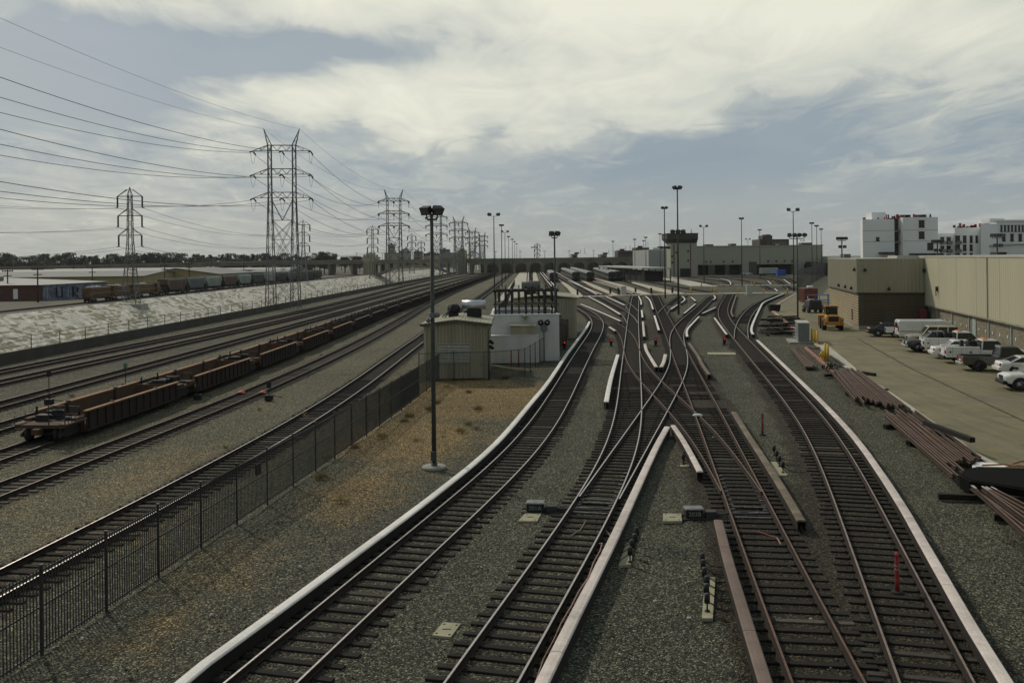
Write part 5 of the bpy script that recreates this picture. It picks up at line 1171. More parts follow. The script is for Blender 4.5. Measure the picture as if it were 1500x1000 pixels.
for k, px, py, ln in VH:
    lo, rz = park(px, py, ln, k not in ('suv', 'dark', 'wsuv')); n0 = set(o.name for o in C.objects)
    if k == 'sedan': sedan('black sedan parked nose in at the foot of the brown workshop wall', 'car_black', lo, rz, 1.42, 4.6)
    if k == 'pick': pickup('pickup_truck', 'white pickup mostly hidden behind the white cargo van', 'car_white', lo, rz, lens={'rb': 'black'})
    if k == 'van': van('white windowless cargo van parked beside the white pickup', lo, rz)
    if k == 'suv': suv('cream boxy SUV facing the lane behind the dark pickup', 'car_tan', lo, rz)
    if k == 'dark': pickup('pickup_truck', 'dark pickup facing the lane beside the white utility truck', 'car_dark', lo, rz)
    if k == 'util': utility('white utility truck with side lockers and a cone on its load', lo, rz)
    if k == 'crown': sedan('white sedan with dark windows between the two utility trucks', 'car_white', lo, rz, 1.48, 5.3)
    if k == 'util2': utility('white utility truck with black cargo behind the grey pickup', lo, rz)
    if k == 'grey': pickup('pickup_truck', 'charcoal grey crew cab pickup, largest of the parked pickups', 'car_grey', lo, rz)
    if k == 'coupe': sedan('low white coupe behind the white car nearest to the camera', 'car_white', lo, rz, 1.32, 4.6)
    if k == 'wsuv': suv('white SUV nearest to the camera, facing the lane', 'car_white', lo, rz)
for o in [o for o in C.objects if o.get('group') == 'vehicles parked along the cream building']: o.scale = (1.1, 1.05, 1.08)
# ------------------------------------------------------------------ wheel loader seen from behind
M['loader'] = mat('loader_yellow', (.40, .20, .022), .6, 0, .22, 1.5, .12, 14, 0, (.30, .15, .03), (.55, .85), 2.)
g = G(1231, 485); t = thing('wheel_loader', 'yellow wheel loader parked by the tan workshop with its back to the camera', 'wheel loader', (g.x, g.y+3.2, .014), R(77), 'plant parked by the workshop'); t.scale = (.88,)*3
b = MB(); b.loft([ring(x, w_, .9, z1, w_*.92) for x, w_, z1 in ((-3.1, .85, 1.75), (-2.9, 1.0, 2.0), (-1.0, 1.0, 2.1), (-.6, .9, 2.05))]); b.cbx(-3.25, -1.25, .75, -2.6, 1.25, 1.25, .05); b.build('engine_body', M['loader'], t)
b = MB(); b.cbx(-3.14, -.66, 1.2, -3.07, .66, 1.95, .02); b.build('radiator_grille', M['black'], t)
b = MB(); b.bx(-.75, -.78, 2.1, .75, .78, 3.15); b.build('cab_window', M['glass'], t)
b = MB(); [b.beam((x, y, 2.0), (x, y, 3.2), .09) for x in (-.78, .78) for y in (-.8, .8)]; b.cbx(-.9, -.9, 3.16, .9, .9, 3.32, .05); b.bx(-.8, -.82, 1.6, .8, .82, 2.12); b.build('cab_frame', M['loader'], t)
for x in (-1.75, 1.55):
    for y in (-1.1, 1.1):
        b = MB(); b.lathe([(.45, -.28), (.72, -.28), (.78, -.2), (.78, .2), (.72, .28), (.45, .28)], n=20)
        for k in range(20): a = k*.314; b.box((.78*math.cos(a), .78*math.sin(a), 0), (.07, .09, .52), a)
        b.xf(Matrix.Translation((x, y, .78)) @ Matrix.Rotation(R(90), 4, 'X')); o = b.build('wheel', M['black_rubber'], t)
        b = MB(); b.cyl((x, y-.2, .78), (x, y+.2, .78), .44, 14); b.build('rim', M['loader'], o)
b = MB()
for y in (-.55, .55): b.beam((.9, y, 1.7), (2.6, y, 2.2), .18, .3); b.beam((2.6, y, 2.2), (3.3, y, 1.2), .16, .28); b.cyl((1.0, y, 1.2), (2.5, y, 1.9), .08, 8)
b.build('lift_arm', M['loader'], t)
b = MB(); pr = [(3.1, .5), (3.3, 1.7), (4.4, 1.9), (4.6, 1.75), (3.55, 1.45), (3.45, .6), (4.4, .35), (4.35, .25)]
b.loft([[(x, y, z) for x, z in pr] for y in (-1.4, 1.4)]); b.build('bucket', M['loader'], t)
b = MB(); b.cyl((-1.9, .55, 2.0), (-1.9, .55, 2.8), .09, 8); b.build('exhaust_stack', M['black'], t)
for s in (-1, 1): b = MB(); b.cbx(-3.28, s*.95-.12, 1.02, -3.2, s*.95+.12, 1.18, .01); b.build('tail_light', M['lens_red'], t)
for s in (-1, 1): b = MB(); b.loft([[(x, s*1.1-.32, z), (x, s*1.1+.32, z), (x, s*1.1+.32, z+.06), (x, s*1.1-.32, z+.06)] for x, z in ((-2.6, 1.3), (-2.3, 1.62), (-1.2, 1.62), (-.9, 1.3))]); b.build('mudguard', M['loader'], t)
# forklift-like carrier
g = G(1195, 458.5); t = thing('yard_tractor', 'dark yard tractor with a yellow flank parked beyond the wheel loader', 'tractor', (g.x, g.y+1.6, .014), R(92), 'plant parked by the workshop')
b = MB(); b.loft([ring(x, w_, .5, z1, w_*.9) for x, w_, z1 in ((-1.6, .9, 1.7), (-1.4, 1.05, 2.0), (.6, 1.05, 2.0), (.8, .9, 1.5), (1.8, .85, 1.4))]); b.build('body', M['dark_steel'], t)
b = MB(); b.cbx(-1.1, -1.5, .5, 1.0, -1.08, 1.2, .04); b.build('fuel_tank', M['loader'], t)
b = MB(); [b.beam((x, y, 2.0), (x, y, 2.75), .07) for x in (-.9, .4) for y in (-.8, .8)]; b.bx(-1.0, -.85, 2.75, .5, .85, 2.82); b.build('cab_frame', M['dark_steel'], t)
b = MB(); b.cbx(-1.5, .2, 2.0, -.9, 1.0, 2.2, .04); b.cyl((.9, .4, 1.5), (.9, .4, 2.5), .06, 6); b.build('air_cleaner', M['silver'], t)
for x in (-1.0, 1.2):
    for y in (-.95, .95): wheel(t, x, y, .52, .34)
g = G(1204, 446); t = thing('shipping_container', 'dark red container box standing behind the yard tractor', 'container', (g.x, g.y+6, .01), R(-6))
b = MB(); b.bx(-1.25, 0, .15, 1.25, 6, 2.75); [b.bx(-1.28+.0, i*.3, .3, -1.25, .15+i*.3, 2.6) for i in range(20)]; b.build('body', mat('container_red', (.13, .035, .028), .7, 0, .25, 1.), t)
for s in (0, 1): b = MB(); b.bx(-1.15+s*1.17, -.06, .3, -.02+s*1.17, -.005, 2.6); b.build('door', mat('container_red_door', (.15, .042, .033), .7, 0, .25, 1.) if not s else bpy.data.materials['container_red_door'], t)
b = MB(); b.cyl((-.5, .8, 2.9), (.6, .8, 2.9), .28, 10); b.build('white_bundle', M['white'], None); tag(bpy.data.objects['white_bundle'], 'white rolled bundle lying on top of the red container', 'bundle'); bpy.data.objects['white_bundle'].location = (g.x, g.y+6, .12)
g = G(1213, 452); t = thing('storage_rack', 'blue shelving rack beside the yard tractor', 'rack', (g.x+.4, g.y+4, .01), R(-10))
M['blue'] = mat('blue_paint', (.03, .10, .40), .6, 0, .2, 2)
for x, y in ((-1, -.5), (1, -.5), (-1, .5), (1, .5)): b = MB(); b.bx(x-.05, y-.05, 0, x+.05, y+.05, 2.3); b.build('upright', M['blue'], t)
for z in (.4, 1.2, 2.1): b = MB(); b.bx(-1, -.55, z, 1, .55, z+.12); b.build('shelf', M['blue'], t)
# far yard vehicles and boxes
g = G(1126, 403.5); t = thing('box_trailer', 'pale grey box trailer parked in front of the far dark shed doors', 'trailer', (g.x, g.y, 0), R(3))
b = MB(); b.cbx(-4, -1.2, .9, 4, 1.2, 3.5, .1); b.build('body', mat('trailer_grey', (.36, .38, .33), .6, 0, .15, .5), t); b = MB(); [b.cyl((x, -1.1, .45), (x, 1.1, .45), .45, 12) for x in (-3, -2, 3)]; b.bx(-3.8, -.5, .6, 3.8, .5, .9); b.build('axle', M['black_rubber'], t)
g = G(1143.5, 404); t = thing('shipping_container', 'bright blue container next to the pale box trailer', 'container', (g.x, g.y, 0), R(5))
b = MB(); b.bx(-1.9, -1.2, .1, 1.9, 1.2, 2.75); [b.bx(-1.85+i*.3, -1.23, .25, -1.7+i*.3, -1.2, 2.6) for i in range(13)]; b.build('body', M['blue'], t); b = MB(); b.bx(-1.92, -1.22, 2.75, 1.92, 1.22, 2.85); b.build('roof', M['blue'], t)
for px, py, lab in ((1094, 402.5, 'tiny white car parked before the far dark shed doors left of the trailer'), (1153, 398.5, 'tiny white car parked right of the blue container')):
    g = G(px, py); sedan(lab, 'car_white', (g.x, g.y, 0), R(8), 1.5, 5., group='cars by the far shed')
M['cab_grey'] = mat('grey_cabinet_paint', (.17, .18, .18), .6, 0, .12, 2); M['derail_'] = mat('dull_orange_hose', (.30, .11, .03), .8, 0, .3, 4)
# ------------------------------------------------------------------ things along the kerb
g = G(1180, 503); t = thing('electrical_cabinet', 'long grey electrical cabinet on a concrete plinth beside three yellow bollards', 'cabinet', (g.x, g.y+.6, 0), R(-13))
b = MB(); b.bx(-.55, -.35, .12, .55, 3.6, 2.05); b.bx(-.62, -.42, 2.051, .62, 3.7, 2.15, 1); b.build('housing', [M['cab_grey'], M['louvre']], t)
for i in range(3): b = MB(); b.bx(-.585, -.25+i*1.28, .25, -.551, .95+i*1.28, 1.0); b.bx(-.585, -.25+i*1.28, 1.1, -.551, .95+i*1.28, 1.9); b.build('door', M['silver'], t)
b = MB(); b.bx(-1.5, -.7, -.1, .9, 4., .12); b.build('plinth', M['concrete'], t)
for px, py, lab in ((1189.5, 502, 'yellow bollard touching the grey cabinet, farthest of three'), (1193.5, 503.5, 'yellow bollard in the middle of three beside the cabinet'), (1197.5, 505, 'yellow bollard nearest to the camera of three beside the cabinet'), (1209, 526.5, 'yellow bollard next to the hydrant, left of two'), (1213, 528, 'yellow bollard next to the hydrant, right of two')):
    g = G(px, py); t = thing('bollard', lab, 'bollard', g, 0, 'yellow bollards'); b = MB(); b.cyl((0, 0, 0), (0, 0, 1.42), .105, 12); b.ball((0, 0, 1.42), .105, 10, sz=.5); b.build('post', M['yellow'], t)
g = G(1204, 527.5); t = thing('fire_hydrant', 'yellow fire hydrant beside the pair of yellow bollards', 'hydrant', g, 0)
b = MB(); b.lathe([(.2, 0), (.2, .05), (.13, .08), (.13, .55), (.17, .57), (.17, .62), (.13, .64), (.12, .72), (.06, .8), (.03, .86)], n=14); b.build('barrel', M['yellow'], t)
for a, r_ in ((0, .075), (R(180), .075), (R(-90), .1)): b = MB(); b.cyl((.1*math.cos(a), .1*math.sin(a), .46), (.24*math.cos(a), .24*math.sin(a), .46), r_, 10); b.build('outlet', M['yellow'], t)
b = MB(); b.loft([[(x, y, z) for x, y in ((-.35, -.8), (.3, -.6), (.45, .7), (-.3, .9))] for z in (0, .02)]); 
g = G(1217, 543); t = thing('shrub', 'small dark shrub at the end of the red kerb', 'shrub', g)
def foliage(b, c, rx, ry, rz_, n, s, m=0, seed=0):
    rn = random.Random(seed)
    for i in range(n):
        u, a, k = rn.uniform(-1, 1), rn.uniform(0, 6.283), rn.random()**.4
        q = math.sqrt(1-u*u); p = Vector((c[0]+rx*k*q*math.cos(a), c[1]+ry*k*q*math.sin(a), c[2]+rz_*k*u))
        d = Vector((rn.gauss(0, 1), rn.gauss(0, 1), rn.gauss(0, 1))).normalized(); e = d.orthogonal().normalized(); f = d.cross(e); w_ = s*rn.uniform(.5, 1.2)
        b.add([p-e*w_*.5, p+f*w_*.35, p+e*w_*.5, p-f*w_*.35], [(0,1,2,3)], m)
    return b
M['leaf_dark'] = mat('dark_foliage', (.030, .036, .018), .9, 0, .45, .6, rnd=.35); M['leaf'] = mat('dull_foliage', (.055, .062, .028), .9, 0, .4, .8, rnd=.3); M['dry'] = mat('dry_grass_blades', (.27, .20, .075), .95, 0, .35, 2, rnd=.35); M['bark'] = mat('bark', (.055, .045, .035), .95, 0, .3, 2)
b = MB(); foliage(b, (0, 0, .3), .8, .7, .35, 260, .16); b.build('foliage', M['leaf_dark'], t); b = MB(); b.cyl((0, 0, -.05), (0, 0, .3), .04, 5); b.build('stem', M['bark'], t)
# ------------------------------------------------------------------ rails and timbers stacked by the lane
def rail_bar(b, p, q, dz=0., flip=False):
    p, q = Vector(p), Vector(q); d = (q-p).normalized(); n = Vector((d.y, -d.x, 0)); rr = []
    for c in (p, q): rr.append([tuple(c+n*x+Vector((0, 0, dz+h))) for x, h in RAIL])
    b.loft(rr); return b
def timber(label, p, q, w=.26, h=.22, z=.0, m='tie', group='timbers under and beside the stacked rails'):
    p, q = Vector(p), Vector(q); b = MB(); d = (q-p); c = (p+q)/2; b.cbx(-d.length/2, -w/2, 0, d.length/2, w/2, h, .012)
    o = b.build('timber', M[m], None); o.location = (c.x, c.y, z); o.rotation_euler = (0, 0, math.atan2(d.y, d.x)); return tag(o, label, 'timber', group)
M['rail_stack'] = mat('rusty_stacked_rail', (.044, .025, .016), .9, .1, .35, 2, .3, 25, 0, (.085, .052, .037), (.5, .75), 1.5)
M['rail_worn'] = mat('worn_stacked_rail_head', (.12, .066, .040), .6, .2, .4, 1.5, .3, 20)  # lighter head faces paint in the highlight along the stacked rails
M['rail_cut'] = mat('bright_cut_rail_end', (.62, .60, .55), .5, .4, .1, 5)
def rail_pile(near_l, near_r, far_l, far_r, n, label, layers=1, jit=.7, z=.24, tips=False, seed=1):
    rn = random.Random(seed)
    A, B, E, F = [G(*p, z+.15) for p in (near_l, near_r, far_l, far_r)]
    for ly in range(layers):
        for i in range(n-ly):
            f = (i+.5*ly+.5)/n; p, q = A+(B-A)*f, E+(F-E)*f; d = (q-p).normalized(); p = p+d*rn.uniform(-jit, jit); q = q+d*rn.uniform(-jit, jit)+Vector((rn.gauss(0, .06), 0, 0)); p.z = q.z = z+ly*.17
            b = MB(); rail_bar(b, p, q)
            for k_ in (6, 7, 8): b.m[k_] = 1
            o = b.build('stacked_rail', [M['rail_stack'], M['rail_worn']], None)
            tag(o, 'one of the rusty rails '+label, 'rail', 'rusty rails '+label)
            if tips:
                b = MB(); e = q-d*.42; rr = [[tuple(c+Vector((d.y, -d.x, 0))*x+Vector((0, 0, h))) for x, h in ((-.028, .1635), (.028, .1635), (.028, .168), (-.028, .168))] for c in (e, q)]; b.loft(rr); b.build('bright_end', M['rail_cut'], o)
rail_pile((1181, 539), (1196, 536), (1158, 511), (1172, 509), 7, 'in the small stack beside the red kerb corner', 1, .9, .1, seed=2)
rail_pile((1248, 581), (1338, 600), (1218, 543), (1258, 540), 15, 'in the long stack beyond the pair of bollards', 1, 1.3, .24, seed=3)
rail_pile((1388, 690), (1438, 668), (1290, 603), (1345, 601), 14, 'in the long stack in the middle of the kerb side', 1, 1.2, .24, seed=4)
rail_pile((1545, 825), (1585, 775), (1422, 712), (1454, 712), 6, 'with bright cut ends nearest to the camera', 1, .15, .30, True, seed=5)
for i, (p, q, lab) in enumerate((((1208, 552), (1232, 551), 'short timber under the far end of the long rail stack'), ((1268, 592), (1300, 592), 'dark timber sticking out left of the second long rail stack'), ((1240, 579), (1300, 574), 'timber under the near end of the far rail stack'),
    ((1296, 628), (1352, 622), 'timber under the middle of the second long rail stack'), ((1330, 652), (1400, 640), 'timber under the near half of the second long rail stack'), ((1374, 731), (1500, 736), 'long dark timber crossing under the nearest rails'), ((1456, 762), (1540, 770), 'dark timber under the rails at the edge of the view'), ((1420, 700), (1440, 699), 'stub of timber behind the black tank'), ((1262, 548), (1282, 551), 'thin timber lying on the kerb side of the far rail stack'), ((1355, 640), (1425, 668), 'timber lying across the second long rail stack'))):
    timber(lab, G(*p), G(*q), z=.01 if i != 9 else .62)
# black tank and pallet with orange scrap
pts = [G(x, y, .0) for x, y in ((1406, 716), (1420, 724), (1520, 740), (1560, 726), (1520, 704), (1428, 702), (1412, 707))]
M['soot'] = mat('matt_black_steel', (.007, .007, .0065), 1., 0, .3, 2); M['soot'].node_tree.nodes['Principled BSDF'].inputs['Specular IOR Level'].default_value = .1
t = thing('steel_tank', 'black shallow steel skip lying behind the nearest rails', 'skip'); b = MB(); b.prism([(p.x, p.y) for p in pts], .02, .5); b.build('body', M['soot'], t)
cc = sum(pts, Vector())/len(pts); b = MB(); b.prism([(cc.x+(p.x-cc.x)*.9, cc.y+(p.y-cc.y)*.9) for p in pts], .5, .53); b.build('lid', M['soot'], t)
pts = [G(x, y, .1) for x, y in ((1424, 686), (1438, 700), (1500, 703), (1500, 694), (1460, 682), (1430, 680))]
t = thing('loading_slab', 'white slab with tangled orange hoses lying behind the black skip', 'slab'); b = MB(); b.prism([(p.x, p.y) for p in pts], .01, .22); b.build('slab', M['white'], t)
b = MB(); g = G(1462, 689, .22); rn = random.Random(5)
for i in range(6):
    x, y = g.x+rn.uniform(-.9, .9), g.y+rn.uniform(-.5, .6); b.tube([(x, y, .24+.03*i), (x+rn.uniform(.3, 1.), y+rn.uniform(-.2, .2), .3+.03*i), (x+rn.uniform(.6, 1.6), y+rn.uniform(-.5, .1), .26+.02*i)], .035, 5)
tag(b.build('hose_bundle', M['derail_'], None), 'bundle of orange hoses heaped on the white slab', 'hoses')
g = G(1472, 696, .22); timber('grey beam lying across the orange hoses', g+Vector((-1.1, .1, 0)), g+Vector((1.3, -.25, 0)), .16, .14, .42, 'tie_pale')
# heap of old timbers by the red kerb
rn = random.Random(9); gh = G(1145, 480)
for i in range(46):
    g = G(rn.uniform(1122, 1166), rn.uniform(466, 492)); a = rn.gauss(.15, .75); d = Vector((math.cos(a), math.sin(a), 0))*1.25
    timber('old dark timber in the heap left of the grey cabinet', g-d, g+d, .25, .2, rn.choice((0, 0, .1, .2, .33)), 'tie' if i % 3 else 'tie_pale', 'old timbers heaped left of the grey cabinet')
g = G(1134, 456); t = thing('steel_bin', 'dark open steel bin beside the curved red kerb', 'bin', (g.x, g.y, 0)); b = MB(); b.loft([[(s*.9*k, w_*.6*k, z) for s, w_ in ((-1,-1),(1,-1),(1,1),(-1,1))] for z, k in ((.15, .9), (1.1, 1.05), (1.1, .95), (.3, .8))]); b.build('body', M['black'], t)
b = MB(); [b.bx(x-.1, -.5, 0, x+.1, .5, .15) for x in (-.6, .6)]; b.build('skid', M['dark_steel'], t)
# ------------------------------------------------------------------ switch boxes, pull boxes, posts, dwarf signals
def lettering(txt, parent, loc, rot, size, m):
    c = bpy.data.curves.new('lettering', 'FONT'); c.body = txt; c.size = size; c.extrude = .004; c.align_x = 'CENTER'; c.align_y = 'CENTER'
    o = bpy.data.objects.new('tmp', c); C.objects.link(o); me = bpy.data.meshes.new_from_object(o.evaluated_get(bpy.context.evaluated_depsgraph_get())); bpy.data.objects.remove(o)
    me.materials.clear(); me.materials.append(m); q = bpy.data.objects.new('lettering', me); C.objects.link(q); q.parent = parent; q.location = loc; q.rotation_euler = rot; return q
M['letter'] = mat('painted_white_letters', (.26, .27, .25), .8, 0, .3, 8); M['machine_top'] = mat('scuffed_grey_lid', (.20, .21, .20), .7, .1, .35, 4, .3, 20)
def switch_machine(px, py, rz, txt, label, to):
    g = G(px, py); t = thing('switch_machine', label, 'switch machine', g, rz, 'point machines')
    b = MB(); b.cbx(-.31, -.22, .0, .31, .22, .30, .02); b.build('housing', M['black'], t)
    b = MB(); b.cbx(-.335, -.25, .301, .335, .25, .35, .02); b.build('lid', M['machine_top'], t)
    lettering(txt, t, (0, -.223, .155), (R(90), 0, 0), .215, M['letter'])
    b = MB(); b.cbx(.40, -.17, .0, .80, .17, .22, .02); b.bx(.31, -.08, .06, .40, .08, .15); b.bx(.80, -.03, .06, to, .03, .11); b.bx(.80, .12, .06, to, .17, .11); b.build('throw_rod', M['dark_steel'], t)
    b = MB(); b.bx(-.5, -.36, -.02, 1.5, -.2, .02); b.bx(-.5, .2, -.02, 1.5, .36, .02); b.build('tie_plank', M['tie'], t); return t
switch_machine(784.5, 748, R(-6), '201A', 'black point machine box lettered 201A with a grey lid', 2.6)
switch_machine(1016, 757, R(1), '203B', 'black point machine box lettered 203B with a pale lid', 2.3)
M['pull'] = mat('tan_pull_box_lid', (.33, .31, .20), .85, 0, .2, 3, .15, 20)
for pts, lab in ((((759, 763), (787, 763), (793, 752), (769, 752)), 'tan pull box lid beside the 201A switch box'), (((971, 763), (999, 763), (998, 752), (971, 752)), 'tan pull box lid beside the 203B switch box'), (((633, 930), (660, 933), (675, 913), (649, 911)), 'tan pull box lid alone in the ballast near the camera'), ((((962+75, 519), (1078, 519.5), (1077, 516), (1036, 516))), 'wide tan concrete lid behind the timber third rail')):
    q = [G(x, y, .03) for x, y in pts]; t = thing('pull_box', lab, 'pull box', (0, 0, 0), 0, 'tan pull box lids'); b = MB(); b.prism([(p.x, p.y) for p in q], -.05, .04); b.build('lid', M['pull'], t)
    c = sum(q, Vector())/4; b = MB(); [b.cyl((c.x+(p.x-c.x)*.7, c.y+(p.y-c.y)*.7, .035), (c.x+(p.x-c.x)*.7, c.y+(p.y-c.y)*.7, .05), .03, 8) for p in q]; b.box((c.x, c.y, .043), (.22, .06, .006)); b.build('bolt', M['dark_steel'], t)
def marker(px, py, lab, h=1.35):
    g = G(px, py); t = thing('marker_post', lab, 'marker post', g, 0, 'red marker posts'); b = MB(); b.lathe([(.17, 0), (.17, .03), (.10, .06)], n=12); b.build('foot', M['black_rubber'], t)
    b = MB(); b.lathe([(.055, .06), (.062, .35), (.055, h*.72), (.065, h*.74), (.055, h*.78), (.05, h*.92), (.065, h*.95), (.02, h)], n=12); b.build('post', M['red'], t)
    b = MB(); [b.lathe([(.0635, h*z), (.0635, h*z+.06)], n=12) for z in (.55, .64)]; b.build('band', mat('dull_reflector', (.26, .14, .12), .7, 0, .2, 4) if 'dull_reflector' not in bpy.data.materials else bpy.data.materials['dull_reflector'], t)
marker(1314.5, 868, 'red marker post standing between the rails of the right hand track', 1.1); marker(1117, 637, 'red marker post in the gravel right of the timber third rail', 1.15)
def dwarf(px, py, lab):
    g = G(px, py); t = thing('dwarf_signal', lab, 'signal', g, 0, 'low red signals between the tracks'); b = MB(); b.cbx(-.14, -.12, .12, .14, .12, .85, .03); b.cyl((0, 0, 0), (0, 0, .15), .07, 8); b.box((0, 0, .02), (.5, .4, .05)); b.build('housing', M['black'], t)
    for z, m in ((.68, 'signal_red'), (.36, 'black_rubber')):
        b = MB(); b.cyl((0, -.121, z), (0, -.14, z), .065, 12); b.build('lens', M[m], t)
        b = MB(); [b.beam((.1*math.cos(a), -.121, z+.1*math.sin(a)), (.1*math.cos(a), -.27, z+.1*math.sin(a)), .035, .012) for a in np.linspace(.3, 2.84, 6)]; b.build('hood', M['black'], t)
for a in ((827, 511.5, 'low red signal between the curved third rail and the substation fence'), (895, 507.5, 'low red signal left of the crossover switches'), (960.5, 506.5, 'low red signal in the upper mouth of the crossover'), (1061, 505.5, 'low red signal right of the crossover, before the tan concrete lid')): dwarf(*a)
def cable_posts(pts, base, lab):
    t = thing('cable_terminal', lab, 'cable posts', (0, 0, 0), 0, 'clusters of black cable posts'); q = [G(x, y, .04) for x, y in base]; b = MB(); b.prism([(p.x, p.y) for p in q], -.04, .045); b.build('plank', M['pull'], t)
    for i, (x, y) in enumerate(pts):
        g = G(x, y, .045); b = MB(); b.cyl(g, g+Vector((0, 0, .30)), .022, 8); b.cyl(g+Vector((0, 0, .22)), g+Vector((0, 0, .46)), .075, 12); b.cyl(g, g+Vector((0, 0, .03)), .07, 8); b.build('post', M['black'], t)
        b = MB(); s = 1 if x > 980 else -1; b.tube([g+Vector((0, 0, .24)), g+Vector((s*.12, -.03, .20)), g+Vector((s*.3, .04*(i % 3), .05)), g+Vector((s*.6, .1*(i % 2), .015)), g+Vector((s*.95, .16*(i % 2), .015))], .014, 5); b.build('cable', M['black_rubber'], t)
cable_posts([(1036, 895), (1035, 880), (1036, 868), (1032, 855), (1030, 843), (1029, 833)], ((1028, 905), (1044, 905), (1048, 845), (1033, 845)), 'row of black cable posts on a tan plank beside the brown third rail')
cable_posts([(923, 823), (926, 812), (930, 803), (933, 793)], ((906, 828), (924, 826), (929, 793), (917, 795)), 'cluster of black cable posts beside the long straight third rail')
cable_posts([(1147, 692), (1142, 683), (1138, 675), (1134, 667)], ((1138, 696), (1154, 696), (1137, 676), (1128, 676)), 'cluster of black cable posts right of the timber third rail')
cable_posts([(1001, 680), (1002, 676)], ((996, 683), (1010, 683), (1010, 680), (997, 680)), 'pair of black cable posts under the grey third rail cover')
b = MB(); pts = [G(x, y, z) for x, y, z in ((877, 796, .1), (882, 795, .3), (879, 806, .47), (869, 824, .48), (862, 845, .47), (848, 865, .48), (838, 885, .47), (822, 912, .48), (812, 935, .3), (796, 965, .1), (786, 995, .05), (775, 1030, .05))]
sm = [];
for i in range(len(pts)-1): sm += [pts[i].lerp(pts[i+1], k/3) for k in range(3)]
tag(b.tube(sm, .017, 6).build('loose_cable', mat('pinkish_cable', (.34, .20, .15), .7, 0, .2, 4)), 'loose pinkish cable snaking along the long straight third rail', 'cable')
for i, (pts, lab) in enumerate(((((858, 762, .05), (850, 776, .05), (836, 784, .05)), 'thin pale cable looped between the rails below the 201A switch'), (((884, 772, .05), (892, 782, .05), (897, 787, .06)), 'short pale cable end by the rail below the 201A switch'), (((1065, 775, .05), (1110, 778, .06), (1138, 787, .06), (1144, 797, .05)), 'dark red cable lying across the track below the 203B switch'))):
    b = MB(); P = [G(*p) for p in pts]; tag(b.tube(P, .02, 5).build('loose_cable', mat('pale_cable', (.24, .21, .14), .7, 0, .2, 4) if i < 2 else M['red_curb']), lab, 'cable')
M['rod'] = mat('worn_point_steel', (.20, .20, .20), .5, .5, .5, 6, .3, 18, 0, (.05, .045, .04), (.4, .6), 5.)
# point rods and slide plates shining at the switches
for path, yy, lab in ((TB1, [32.4, 33.0, 33.7], 'set of bright point rods between the rails by the 201A switch box'), (TC1, [31.6, 32.2, 32.9], 'set of bright point rods between the rails by the 203B switch box')):
    t = thing('point_rodding', lab, 'point rods')
    for y in yy: p, q = path.pt(y, -.62, .09), path.pt(y, .62, .09); b = MB(); b.beam(p, q, .07, .04); b.build('rod', M['rod'], t)
    for i in range(9):
        for s in (-1, 1): c = path.pt(yy[0]+1.1+i*.62, s*.58, .075); b = MB(); b.box(c, (.16, .08, .02), .1); b.build('slide_plate', M['rod'], t)
g = G(1022, 613); b = MB(); b.ball((0, 0, .09), .2, 8, sz=.5); o = b.build('white_bag', M['white'], None, (g.x, g.y, .1)); o.scale = (1.5, .8, 1); tag(o, 'crumpled white scrap lying between the rails of the crossover', 'scrap')
M['scrap'] = mat('dirty_white_scrap', (.45, .42, .36), .9, 0, .3, 20)
# scraps and pale stones in the ballast
rn = random.Random(17)
b = MB(); b.loft([[(-.09, -.05, 0), (.08, -.06, 0), (.10, .05, 0), (-.07, .06, 0)], [(-.05, -.03, .045), (.05, -.04, .05), (.06, .03, .04), (-.04, .04, .05)]]); lp = b.build('paper_scrap', M['scrap'], None); k = 0
for px, py in ((1010, 905), (908, 958), (752, 790), (832, 572), (853, 541), (901, 617), (1188, 906), (188, 737), (660, 700), (960, 880), (705, 830), (1400, 880), (1330, 760), (700, 760), (1352, 836), (1290, 705), (440, 830), (310, 900), (120, 935), (24, 742), (1045, 640), (1240, 560), (590, 760), (820, 640)):
    o = lp if k == 0 else lp.copy()
    if k: C.objects.link(o)
    o.location = G(px, py, .0); o.rotation_euler = (0, 0, rn.uniform(0, 6)); s = rn.uniform(.4, .8); o.scale = (s, s, s); k += 1
    tag(o, 'small white scrap lying loose in the ballast', 'scrap', 'white scraps in the ballast')
# dry tufts and weeds
protos = []
for k in range(3):
    b = MB(); rn = random.Random(k)
    for i in range(120):
        a, r_ = rn.uniform(0, 6.28), rn.uniform(0, .28); x, y = r_*math.cos(a), r_*math.sin(a); h = rn.uniform(.12, .4); dx, dy = rn.gauss(0, .14), rn.gauss(0, .14); w_ = .012
        b.add([(x-w_, y, 0), (x+w_, y, 0), (x+dx, y+dy, h)], [(0,1,2)])
    o = b.build('grass_tuft', M['dry'] if k < 2 else M['leaf'], None); protos.append(o)
rn = random.Random(3); used = [0, 0, 0]
spots = [(590, 594), (605, 580), (622, 572), (655, 566), (687, 575), (592, 617), (630, 600), (640, 590), (683, 585), (698, 628), (687, 622), (675, 632), (600, 610), (500, 733), (497, 728), (520, 655), (480, 672), (470, 700), (560, 640), (650, 640), (740, 555), (765, 545), (812, 508), (803, 520), (700, 600), (610, 645), (720, 565), (160, 568), (105, 580), (380, 600), (470, 520), (330, 655), (540, 600), (440, 610)]
def set_tuft(o, x, y, s): o.location = G(x, y); o.scale = (s, s, s*.8); o.rotation_euler = (0, 0, rn.uniform(0, 6)); tag(o, {0: 'straw coloured dry tuft growing in the gravel by the sheds and fence', 1: 'ragged pale dry tuft growing in the gravel by the sheds and fence', 2: 'dull green weed growing in the gravel by the sheds and fence'}[protos.index(base)], 'grass tuft', 'dry tufts and weeds in the gravel')
